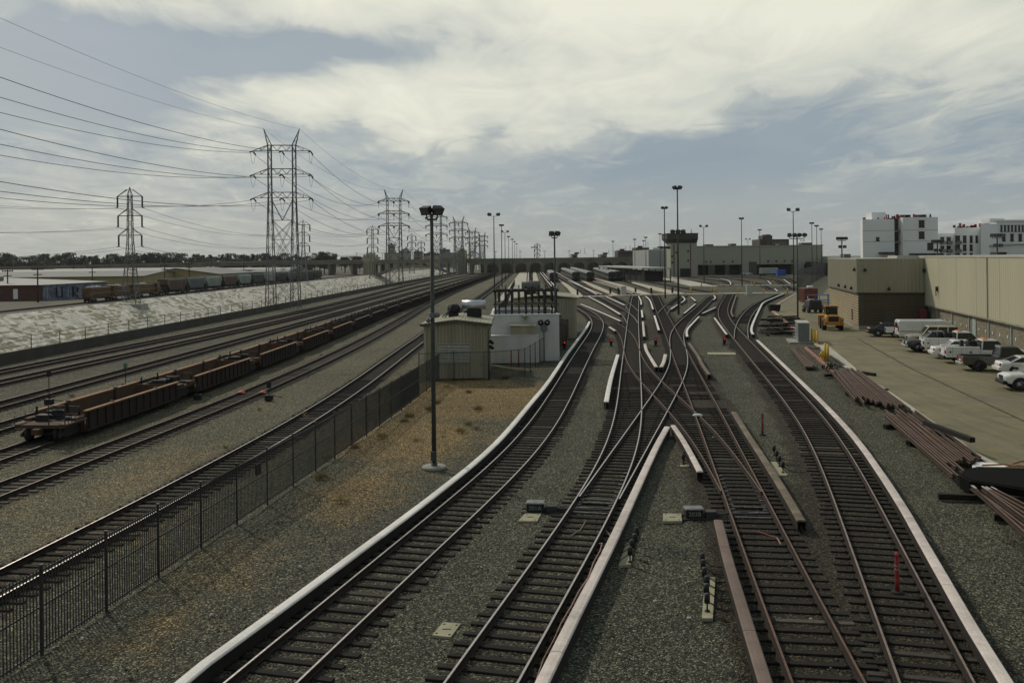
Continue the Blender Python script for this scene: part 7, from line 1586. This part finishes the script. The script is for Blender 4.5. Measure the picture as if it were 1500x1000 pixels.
# small posts and cabinets along the road crossings
for i, (px, py, lab) in enumerate(((1043.5, 427.5, 'second from the grey cabinet'), (1048, 429, 'at the curved third rail stub'), (1082, 428.5, 'just left of the grey cabinet'), (1119, 430, 'right of the grey cabinet'), (1153.5, 430, 'at the red kerb end'), (1027.5, 420, 'at the left end of the far crossing'), (1105, 419.5, 'in the middle of the far crossing'), (1133, 416.5, 'by the third rail stub of the far crossing'), (1101, 419, 'paired in the middle of the far crossing'), (1012, 430, 'by the hooked third rail'))):
    g = G(px, py); t = thing('marker_post', 'thin orange post beside the road crossing, '+lab, 'marker post', g, 0, 'orange posts along the road crossings'); b = MB(); b.cyl((0, 0, 0), (0, 0, 1.25), .16, 8); b.build('post', M['yellow'], t); b = MB(); b.cyl((0, 0, .8), (0, 0, 1.0), .165, 8); b.build('band', M['orange'], t)
for px, py, s_, lab in ((1097.5, 432, 1.2, 'grey cabinet standing between the tracks at the road crossing'), (913.5, 433, 1.15, 'grey box at the road crossing in front of the stabled trains')):
    g = G(px, py); t = thing('equipment_cabinet', lab, 'cabinet', g); b = MB(); b.cbx(-.55*s_, -.4, .1, .55*s_, .4, 1.9*s_, .04); b.build('body', M['louvre'], t); b = MB(); b.bx(-.6*s_, -.45, 1.9*s_, .6*s_, .45, 2.0*s_); b.build('lid', M['white'], t); b = MB(); b.bx(-.9*s_, -.7, -.1, .9*s_, .7, .1); b.build('plinth', M['concrete'], t)
for px, py, lab in ((846, 433.5, 'at the first pale walkway'), (894, 431.5, 'left of the grey box'), (906, 431.5, 'just left of the grey box'), (931, 430.5, 'right of the grey box'), (954, 431, 'at the middle walkway end'), (985, 430.5, 'left of the tallest mast')):
    g = G(px, py); t = thing('bumper_post', 'dark stub post at the end of a stabling track, '+lab, 'post', g, 0, 'dark stub posts along the road crossing'); b = MB(); b.cbx(-.22, -.22, 0, .22, .22, 1.6, .03); b.build('post', M['black'], t)
# ------------------------------------------------------------------ buildings west of the river
M['brick_red'] = mat('dark_red_brick', (.10, .045, .035), .9, 0, .2, .8, .2, 10); M['roof_white'] = mat('white_roof', (.34, .34, .31), .8, 0, .15, .2)
M['yellow_wall'] = mat('ochre_warehouse_wall', (.37, .295, .135), .85, 0, .12, .2, .06, 4, streak=True); M['roof_grey'] = mat('grey_warehouse_roof', (.17, .175, .16), .8, 0, .16, .15)
def graffiti_material():
    m = bpy.data.materials.new('painted_graffiti_wall'); m.use_nodes = True; t = m.node_tree; b = t.nodes['Principled BSDF']; tc = N(t, 'ShaderNodeTexCoord')
    n = N(t, 'ShaderNodeTexNoise'); n.inputs['Scale'].default_value = .55; n.inputs['Detail'].default_value = 3; L(t, tc.outputs['Object'], n.inputs['Vector'])
    c = ramp(t, n.outputs[0], [(.3, (.16, .18, .22)), (.48, (.25, .28, .33)), (.52, (.10, .13, .22)), (.7, (.22, .24, .26))]); L(t, c, b.inputs['Base Color']); b.inputs['Roughness'].default_value = .9; return m
M['graffiti'] = graffiti_material()
t = thing('brick_warehouse', 'dark red brick warehouse with a white roof and a graffiti covered end wall', 'building')
A, B, Cc, Dd = (-260, 222), (-114.8, 222), (-107.2, 240), (-170, 300)
b = MB(); b.loft([[(A[0], A[1], 0), (B[0], B[1], 0)], [(A[0], A[1], 3.8), (B[0], B[1], 3.8)]], closed=False); b.build('wall', M['brick_red'], t)
b = MB(); b.loft([[(B[0]+.01, B[1], 0), (Cc[0], Cc[1], 0), (Dd[0], Dd[1], 0)], [(B[0]+.01, B[1], 3.9), (Cc[0], Cc[1], 4.1), (Dd[0], Dd[1], 4.1)]], closed=False); gw = b.build('end_wall', M['graffiti'], t)
dv = Vector((Cc[0]-B[0], Cc[1]-B[1], 0)).normalized(); gm = mat('graffiti_black', (.02, .022, .03), .9); g2 = mat('graffiti_white', (.42, .42, .44), .9)
rn = random.Random(11); b = MB(); b2 = MB()
nrm = Vector((dv.y, -dv.x, 0))*.05
for i, st in enumerate(([(0,0),(0,2.4),(1.1,2.4),(1.2,1.3),(0,1.2)], [(0,2.4),(0,.3),(1.2,.2),(1.2,2.4)], [(0,2.4),(1.5,2.4),(.75,2.4),(.75,0)], [(0,0),(0,2.3),(1,2.2),(1,1.2),(0,1.2),(1.2,0)], [(0,.2),(0,2.3),(1.1,2.3),(1.1,.2),(0,.2)], [(0,2.3),(0,.2),(1.1,.2)], [(0,2.3),(.6,.2),(1.1,2.3)])):
    o_ = Vector((B[0], B[1], .55))+dv*(1.3+i*2.45)+nrm
    for p, q in zip(st[:-1], st[1:]): (b if i % 2 else b2).beam(o_+dv*p[0]*1.4+Vector((0,0,p[1]*1.1)), o_+dv*q[0]*1.4+Vector((0,0,q[1]*1.1)), .42, .06); b.beam(o_+dv*(p[0]*1.4+.25)+Vector((0,0,p[1]*1.1-.1)), o_+dv*(q[0]*1.4+.25)+Vector((0,0,q[1]*1.1-.1)), .2, .05)
b.build('graffiti', gm, t); b2.build('graffiti', g2, t)
b = MB(); b.add([(A[0]-.5, A[1]-.5, 3.85), (B[0]+.4, B[1]-.5, 3.85), (Cc[0]+.5, Cc[1], 4.15), (Dd[0], Dd[1]+.5, 4.4), (-260, 300, 4.4), (-260, 262, 5.3), (-150, 262, 5.3)], [(0,1,6,5), (1,2,6), (2,3,6), (3,4,5,6)]); b.build('roof', M['roof_white'], t)
b = MB(); [b.bx(x, 240, 4.6, x+2.5, 242, 5.7) for x in (-160, -150, -138)]; b.build('roof_unit', M['roof_grey'], t)
b = MB(); b.bx(-122, 221.9, .5, -120.9, 221.99, 2.9); b.build('door', M['white'], t)
def warehouse(x0, x1, y0, y1, zw, zr, wm, rm, lab, axis='x', bays=0):
    t = thing('warehouse', lab, 'building', (0, 0, 0), 0, 'warehouses west of the river')
    b = MB()
    if axis == 'x':
        ym = (y0+y1)/2; b.loft([[(x, y0, 0), (x, y1, 0), (x, y1, zw), (x, ym, zr-.15), (x, y0, zw)] for x in (x0, x1)]); b.build('wall', M[wm], t)
        r = MB(); r.loft([[(x, y0-.6, zw-.05), (x, ym, zr), (x, y1+.6, zw-.05), (x, y1+.6, zw+.2), (x, ym, zr+.25), (x, y0-.6, zw+.2)] for x in (x0-.5, x1+.5)])
    else:
        xm = (x0+x1)/2; b.loft([[(x0, y, 0), (x1, y, 0), (x1, y, zw), (xm, y, zr-.15), (x0, y, zw)] for y in (y0, y1)]); b.build('wall', M[wm], t)
        r = MB(); r.loft([[(x0-.6, y, zw-.05), (xm, y, zr), (x1+.6, y, zw-.05), (x1+.6, y, zw+.2), (xm, y, zr+.25), (x0-.6, y, zw+.2)] for y in (y0-.5, y1+.5)])
    r.build('roof', M[rm], t)
    for i in range(bays):
        xx = x0+(x1-x0)*(i+.5)/bays; b = MB(); b.bx(xx-2, y0-.1, 0, xx+2, y0-.01, zw*.6); b.build('dock_door', M['shed_dark'], t)
warehouse(-215, -122, 300, 340, 4.4, 5.9, 'yellow_wall', 'roof_grey', 'ochre warehouse with a long grey roof behind the brick warehouse')
warehouse(-137, -106, 328, 372, 4.4, 6.6, 'yellow_wall', 'roof_grey', 'ochre warehouse with a low gable behind the grain hoppers', 'y', 5)
warehouse(-300, -150, 398, 430, 5.0, 6.0, 'concrete', 'roof_white', 'long pale roofed warehouse far behind the ochre ones')
warehouse(-380, -215, 330, 372, 4.2, 5.4, 'yellow_wall', 'roof_grey', 'grey roofed warehouse at the left edge of the view')
warehouse(-118, -101, 405, 440, 4.0, 4.9, 'brick_red', 'roof_grey', 'dark brown shed behind the right half of the grain hoppers')
warehouse(-150, -112, 455, 490, 4.6, 5.4, 'concrete', 'roof_white', 'pale low warehouse right before the viaduct')
warehouse(-240, -165, 460, 500, 4.8, 5.8, 'concrete', 'roof_white', 'white roofed warehouse before the left part of the viaduct')
def util_pole(px, pyt, Y, lab):
    a = D(px, pyt, Y); t = thing('utility_pole', lab, 'utility pole', (a.x, Y, 0), 0, 'wooden utility poles west of the river'); b = MB(); b.cyl((0, 0, 0), (0, 0, a.z), .2, 7, .14); b.build('shaft', M['bark'], t)
    b = MB(); b.bx(-1.4, -.1, a.z-1.0, 1.4, .1, a.z-.75); b.bx(-1.0, -.1, a.z-2.2, 1.0, .1, a.z-2.0); [b.cyl((x, 0, a.z-.75), (x, 0, a.z-.4), .08, 5) for x in (-1.3, -.6, .6, 1.3)]; b.build('crossarm', M['bark'], t)
for a in ((55, 389, 212, 'utility pole before the brick warehouse'), (135, 388, 262, 'utility pole before the ochre warehouse wall'), (108, 371, 420, 'tall utility pole rising into the treeline left of the slim tower'), (241, 385, 300, 'utility pole before the low gable, left of two'), (277, 383, 318, 'utility pole before the low gable, right of two'), (310, 374, 430, 'utility pole with crossarms above the viaduct line, left of two'), (357, 371, 450, 'utility pole with crossarms above the viaduct line, right of two'), (11, 392, 230, 'utility pole at the left edge before the brick warehouse'), (194, 391, 290, 'utility pole behind the slim lattice tower')): util_pole(*a)
# ------------------------------------------------------------------ trees along the horizon
def tree(kind, name, seed):
    t = thing(name, 'tree', 'tree', (0, 0, 0)); rn = random.Random(seed); b = MB()
    if kind == 'palm':
        pts = [(0, 0, 0), (.15, 0, 5), (.05, .1, 10), (.3, 0, 14.5)]; b.tube(pts, .28, 7, r2=.18); b.build('trunk', M['bark'], t); f = MB()
        for i in range(46):
            a, e = rn.uniform(0, 6.28), rn.uniform(-1.0, 1.2); d = Vector((math.cos(a)*math.cos(e), math.sin(a)*math.cos(e), math.sin(e))); p = Vector((.3, 0, 14.6)); s = d.cross(Vector((0, 0, 1))).normalized()
            pr = None
            for k in range(5):
                u = k/4; c = p+d*2.1*u-Vector((0, 0, 1.1*u*u)); w_ = .24*(1-u*.85); q = (c-s*w_, c+s*w_)
                if pr: f.add([pr[0], pr[1], q[1], q[0]], [(0,1,2,3)])
                pr = q
        f.build('crown', M['leaf_dark'], t); return t
    h = {'round': 11, 'tall': 15, 'wide': 9}[kind]; rx = {'round': 4.4, 'tall': 3.4, 'wide': 6.2}[kind]
    b.tube([(0, 0, 0), (.2, .1, h*.35), (0, .2, h*.7)], .32, 7, r2=.1)
    for i in range(6): a = rn.uniform(0, 6.28); z = h*rn.uniform(.25, .5); b.tube([(.1, .1, z), (rx*.4*math.cos(a), rx*.4*math.sin(a), z+h*.18), (rx*.65*math.cos(a), rx*.65*math.sin(a), z+h*.3)], .12, 5, r2=.03)
    b.build('trunk', M['bark'], t); f = MB()
    for i in range({'round': 13, 'tall': 14, 'wide': 17}[kind]):
        a, q = rn.uniform(0, 6.28), rn.random()**.6; z = h*rn.uniform(.30, .95); k = math.sin(min(1, max(.1, (z/h-.15)/.85))*math.pi*.85)
        foliage(f, (rx*q*k*math.cos(a), rx*q*k*math.sin(a), z), rx*.36, rx*.36, h*.10, 110, .62, 0, rn.random())
    f.build('crown', M['leaf_dark' if seed % 2 else 'leaf_mid'], t); return t
M['leaf_mid'] = mat('horizon_foliage', (.040, .047, .026), .9, 0, .4, .5, rnd=.3)
TREES = [('round', 'round dark tree in the treeline on the horizon beyond the river', 1), ('tall', 'tall uneven tree in the treeline on the horizon beyond the river', 3), ('wide', 'broad low tree in the treeline on the horizon beyond the river', 5), ('round', 'round lighter tree in the treeline on the horizon beyond the river', 2), ('palm', 'feathery palm sticking out above the treeline', 7)]
TP = [tree(k, 'palm_tree' if k == 'palm' else 'broadleaf_tree', s) for k, _, s in TREES]; first = [True]*5
rn = random.Random(21)
def put_tree(k, px, pyt, Y, hh):
    a = D(px, pyt, Y); s = a.z/hh
    if first[k]: o = TP[k]; first[k] = False; o.location = (a.x, Y, 0)
    else: o = dup(TP[k], (a.x, Y, 0), rn.uniform(0, 6.28))
    o.scale = (s*rn.uniform(.9, 1.25),)*2+(s,); o['label'] = TREES[k][1]; o['group'] = 'trees along the horizon'
px = -40
while px < 540:
    top = 371+rn.uniform(-1, 6)+(4 if 20 < px < 60 else 0)-(3 if 350 < px < 500 and rn.random() < .3 else 0)
    k = rn.choice((0, 1, 2, 2, 3)); put_tree(k, px, top, rn.uniform(640, 760), {0: 11, 1: 15, 2: 9, 3: 11}[k]); px += rn.uniform(5, 10)
for px, py in ((92, 371), (121, 376), (145, 374), (205, 373), (256, 372), (232, 371), (293, 378), (331, 378), (345, 378), (392, 372), (410, 372), (475, 368), (468, 370), (483, 373), (505, 375), (519, 375)): k = rn.choice((0, 1, 3)); put_tree(k, px, py, rn.uniform(590, 640), {0: 11, 1: 15, 3: 11}[k])
for px, py in ((5, 369), (8, 374), (18, 371), (22, 372), (24, 375), (209, 372), (339, 375), (346, 376)): put_tree(4, px, py, rn.uniform(560, 620), 15.8)
for px, py, Y in ((1210, 376, 520), (1219, 378, 500), (1228, 377, 480), (1237, 379, 520), (1250, 373, 420), (1258, 377, 400), (1436, 371.5, 190), (1445, 374, 200), (552, 376, 700), (700, 377, 900), (600, 377, 800)): k = rn.choice((0, 3)); put_tree(k, px, py, Y, 11)
# ------------------------------------------------------------------ distant skyline
def block(px0, px1, pyt, Y, m, lab, wins=0, extra=None):
    a, c = D(px0, pyt, Y), D(px1, pyt, Y); t = thing('distant_building', lab, 'building', (0, 0, 0), 0, 'distant blocks on the skyline'); b = MB(); b.bx(a.x, Y, 0, c.x, Y+(c.x-a.x)*1.2, a.z); b.build('wall', m, t)
    if wins:
        b = MB(); [b.bx(a.x+(c.x-a.x)*.08, Y-.3, a.z*f, c.x-(c.x-a.x)*.08, Y-.01, a.z*f+1.2) for f in np.linspace(.55, .9, wins)]; b.build('window_band', M['glass'], t)
    b = MB(); b.bx(a.x-.3, Y-.3, a.z, c.x+.3, Y+(c.x-a.x)*1.2+.3, a.z+.6); b.bx(a.x+(c.x-a.x)*.3, Y+2, a.z+.6, a.x+(c.x-a.x)*.6, Y+6, a.z+2.2); b.build('roof', M['roof_grey'], t); return t
M['far_tan'] = mat('distant_tan_wall', (.30, .28, .21), .9, 0, .1, .1); M['far_grey'] = mat('distant_grey_wall', (.17, .18, .19), .9, 0, .1, .1); M['far_maroon'] = mat('distant_maroon_wall', (.11, .055, .06), .9, 0, .1, .1)
block(568, 577.5, 359, 900, M['far_tan'], 'tall silo like block on the skyline behind the second large tower', 2); block(563, 583, 371, 880, M['far_tan'], 'low tan block around the foot of the silo like block'); block(584, 600, 368, 950, M['far_tan'], 'pale tan block right of the silo like block', 2); block(592, 597, 364.5, 940, M['far_tan'], 'narrow pale tower beside the pale tan block'); block(606, 618, 369, 980, M['far_grey'], 'grey block left of the lone floodlight pole', 2); block(620, 645, 372, 930, M['far_tan'], 'long low tan block behind the viaduct', 2)
block(644, 669, 371, 960, M['far_grey'], 'grey blue block with a pale lettered face behind the viaduct', 1); block(644.5, 658, 366, 990, M['far_maroon'], 'maroon block on the skyline left of the right viaduct tower', 1); block(1230, 1262, 381, 330, M['shedwall'], 'low pale block behind the far end of the workshop', 1)
for k, (p0, p1, pt) in enumerate(((616, 648, 369.5), (681, 706, 368.5))):
    Y = 1000.; t = thing('arch_bridge', ('left' if k == 0 else 'right')+' steel tied arch of the far bridge beyond the viaduct', 'bridge', (0, 0, 0), 0, 'far tied arches'); a, c, e = D(p0, hz(p0), Y), D(p1, hz(p1), Y), D((p0+p1)/2, pt, Y)
    b = MB(); P = [Vector((a.x+(c.x-a.x)*f, Y, 8.5+(e.z-8.5)*(1-(2*f-1)**2))) for f in np.linspace(0, 1, 15)]
    for p, q in zip(P[:-1], P[1:]): b.beam(p, q, 1.6, 1.1)
    b.build('arch_rib', M['far_grey'], t); b = MB(); [b.beam((p.x, Y, 8), p, .5) for p in P[1:-1]]; b.build('hanger', M['far_grey'], t); b = MB(); b.bx(a.x-20, Y-4, 6.2, c.x+20, Y+4, 8.2); [b.bx(x-1, Y-3, 0, x+1, Y+3, 6.2) for x in (a.x, c.x)]; b.build('deck', M['far_grey'], t)
# ------------------------------------------------------------------ white apartment blocks
M['apt'] = mat('white_render', (.76, .78, .77), .85, 0, .06, .12, .03, 3); M['apt_dark'] = mat('shaded_balcony', (.055, .05, .048), .8, 0, .2, .5); M['frame'] = mat('dark_window_frame', (.06, .05, .045), .6)
def dpt(px, py, Y): return D(px, py, Y)
def apt_window(t, px0, py0, px1, py1, Y, bars=1):
    a, c = dpt(px0, py1, Y), dpt(px1, py0, Y); b = MB(); b.bx(a.x, Y-.08, a.z, c.x, Y-.01, c.z); wn = b.build('window', M['glass'], t)
    b = MB(); b.bx(a.x-.1, Y-.14, a.z-.12, c.x+.1, Y-.005, a.z-.001); b.bx(a.x-.1, Y-.14, c.z+.001, c.x+.1, Y-.005, c.z+.1)
    for i in range(bars): x = a.x+(c.x-a.x)*(i+1)/(bars+1); b.bx(x-.05, Y-.12, a.z, x+.05, Y-.081, c.z)
    b.build('frame', M['apt_dark'], wn)
Y = 230.; t = thing('apartment_building', 'white five storey apartment block with a dark balcony slot', 'building')
pl, pm0, pm1, pr_ = dpt(1263.5, 321.5, Y), dpt(1310, 321.5, Y), dpt(1319.3, 320, Y), dpt(1370.5, 318.2, Y)
b = MB(); b.loft([[(pl.x, Y, 0), (pm0.x, Y, 0), (pm0.x, Y+14, 0), (pl.x*(Y+12)/Y-.6, Y+12, 0)], [(pl.x, Y, pl.z), (pm0.x, Y, pl.z), (pm0.x, Y+14, pl.z), (pl.x*(Y+12)/Y-.6, Y+12, pl.z)]]); b.bx(pm1.x, Y-1.2, 0, pr_.x, Y+14, pr_.z); b.build('wall', M['apt'], t)
b = MB(); b.bx(pm0.x+.01, Y+1.6, 0, pm1.x-.01, Y+13, pl.z+.4); b.build('balcony_recess', M['apt_dark'], t)
for py in (339.2, 355.5): z = dpt(1315, py, Y).z; b = MB(); b.bx(pm0.x+.02, Y+.1, z-.15, pm1.x-.02, Y+1.59, z+.1); b.bx(pm0.x+.02, Y+.05, z+.1, pm1.x-.02, Y+.12, z+.35); b.build('balcony', M['galv_far'], t)
for py in (337.5, 353.5):
    z = dpt(1315, py, Y).z; b = MB(); b.bx(pl.x, Y-.02, z-.04, pm0.x, Y-.004, z+.04); b.bx(pm1.x, Y-1.22, z-.04, pr_.x, Y-1.204, z+.04); b.build('panel_joint', M['galv_far'], t)
for w_ in ((1346, 323, 1354, 333, 1), (1346, 339.5, 1354, 349.5, 1), (1358.5, 356, 1367, 366, 1)): apt_window(t, *w_[:4], Y-1.2, 1)
apt_window(t, 1283.3, 348, 1287.8, 352.8, Y, 0)
a, c = dpt(1286, 310, Y), dpt(1307, 321, Y); b = MB(); b.bx(a.x, Y+4, pl.z, c.x, Y+8, a.z); b.build('roof_box', M['apt'], t)
b = MB(); rn = random.Random(2)
for i in range(26): x = pl.x+(pr_.x-pl.x)*rn.random(); b.bx(x-.1, Y+1, pl.z, x+.15, Y+1.3, pl.z+rn.uniform(.5, 1.3), 1 if i % 2 else 0)
for i in range(6): x = pl.x+(pr_.x-pl.x)*rn.uniform(.45, .95); b.bx(x-.6, Y+3, pl.z, x+.6, Y+4, pl.z+1.2)
b.build('roof_clutter', [M['apt_dark'], M['red']], t)
a = dpt(1287, 370.5, Y); b = MB(); b.bx(a.x, Y-2.5, a.z-.3, pm0.x, Y-.01, a.z+.2); b.bx(pm1.x+1.5, Y-4, a.z-1.4, pr_.x, Y-1.21, a.z-.2); b.build('canopy', M['apt_dark'], t)
Y = 262.; t = thing('apartment_building', 'white stepped apartment block with balconies right of the five storey one', 'building')
def wallq(b, px0, px1, pyt, Y0, Y1, dep=12): a, c = dpt(px0, pyt, Y0), dpt(px1, pyt, Y1); z = max(a.z, 0); b.loft([[(a.x, Y0, 0), (c.x, Y1, 0), (c.x*1.05, Y1+dep, 0), (a.x*(Y0+dep)/Y0, Y0+dep, 0)], [(a.x, Y0, z), (c.x, Y1, z), (c.x*1.05, Y1+dep, z), (a.x*(Y0+dep)/Y0, Y0+dep, z)]])
b = MB(); wallq(b, 1370, 1399, 342, Y+10, Y+10); wallq(b, 1398.5, 1436, 333.5, Y, Y); wallq(b, 1436.2, 1461, 328, Y-4, Y-4); b.build('wall', M['apt'], t)
for r_ in ((346.5, 357.5), (359.5, 369.5), (372, 378)):
    for x0, x1 in ((1377.5, 1383), (1386.5, 1392.5)): apt_window(t, x0, r_[0]+1, x1, r_[1], Y+10, 1)
    for x0, x1 in ((1399.2, 1406), (1410.5, 1415.5), (1420.5, 1424.5), (1429, 1432.2)):
        if not (x0 > 1427 and r_[0] > 350): apt_window(t, x0, r_[0]-1, x1, r_[1]-2, Y, 1)
b = MB()
for py in (357.8, 369.8):
    for x0, x1, dy in ((1377, 1383.5, 10), (1386, 1393, 10), (1398.8, 1406.5, 0)): a, c = dpt(x0, py, Y+dy), dpt(x1, py, Y+dy); b.bx(a.x, Y+dy-1.1, a.z, c.x, Y+dy-.15, a.z+.15); b.bx(a.x, Y+dy-1.12, a.z+.15, c.x, Y+dy-1.05, a.z+.95)
b.build('balcony', M['galv_far'], t)
b = MB(); rn = random.Random(4)
for i in range(22): p = dpt(rn.uniform(1402, 1460), 333, Y); b.bx(p.x-.3, Y+3, p.z, p.x+.3, Y+3.5, p.z+rn.uniform(.3, 1.4), i % 2)
b.build('roof_clutter', [M['apt_dark'], M['red']], t)
Y = 215.; t = thing('apartment_building', 'white block with rows of narrow windows at the right end of the skyline', 'building'); a = dpt(1461.5, 324.5, Y); c = dpt(1600, 318, Y); b = MB(); k = (Y+16)/Y; b.loft([[(a.x, Y, z), (c.x, Y, z), (c.x, Y+16, z), (a.x*k, Y+16, z)] for z in (0, a.z)]); b.build('wall', M['apt'], t)
for i in range(12):
    x0 = 1465.5+i*5.2; apt_window(t, x0, 330.3, x0+2.6, 339, Y, 0)
for i in range(6): x0 = 1468+i*12; apt_window(t, x0, 343, x0+4.6, 353, Y, 1)
b = MB(); p, q = dpt(1463, 319, Y), dpt(1485, 325, Y); b.bx(p.x, Y+4, a.z, q.x, Y+8, p.z); b.loft([[(a.x-.3, Y-.2, z), (c.x, Y-.2, z), (c.x, Y+16, z), (a.x*k-.3, Y+16, z)] for z in (a.z+.001, a.z+.35)]); b.build('roof_box', M['apt'], t)
t = thing('white_shed', 'low white shed with a blank wall in front of the rightmost apartment block', 'shed'); Y = 165.; a, c = dpt(1450, 361, Y), dpt(1600, 352, Y); b = MB(); b.loft([[(a.x*y/Y, y, 0), (c.x, y, 0), (c.x, y, c.z), (a.x*y/Y, y, a.z)] for y in (Y, Y+14)]); b.build('wall', M['apt'], t); b = MB(); b.loft([[(a.x*y/Y-.2, y, a.z), (c.x, y, c.z), (c.x, y, c.z+.25), (a.x*y/Y-.2, y, a.z+.25)] for y in (Y-.3, Y+14.3)]); b.build('roof', M['roof_pale'], t); e = dpt(1451, 378, Y); b = MB(); b.bx(e.x, Y-2, 0, dpt(1466, 378, Y).x, Y-.01, dpt(1451, 369.5, Y).z); b.build('annexe', M['apt_dark'], t)
# ------------------------------------------------------------------ air between here and the horizon
b = MB(); b.bx(-6100, -180, -8, 5300, 7100, 48)
hm = bpy.data.materials.new('haze_air'); hm.use_nodes = True; t = hm.node_tree; t.nodes.clear(); v = N(t, 'ShaderNodeVolumePrincipled'); v.inputs['Color'].default_value = (.82, .86, .86, 1); v.inputs['Density'].default_value = .00006; v.inputs['Anisotropy'].default_value = .3
L(t, v.outputs[0], N(t, 'ShaderNodeOutputMaterial').inputs['Volume']); tag(b.build('haze', hm), kind='stuff')
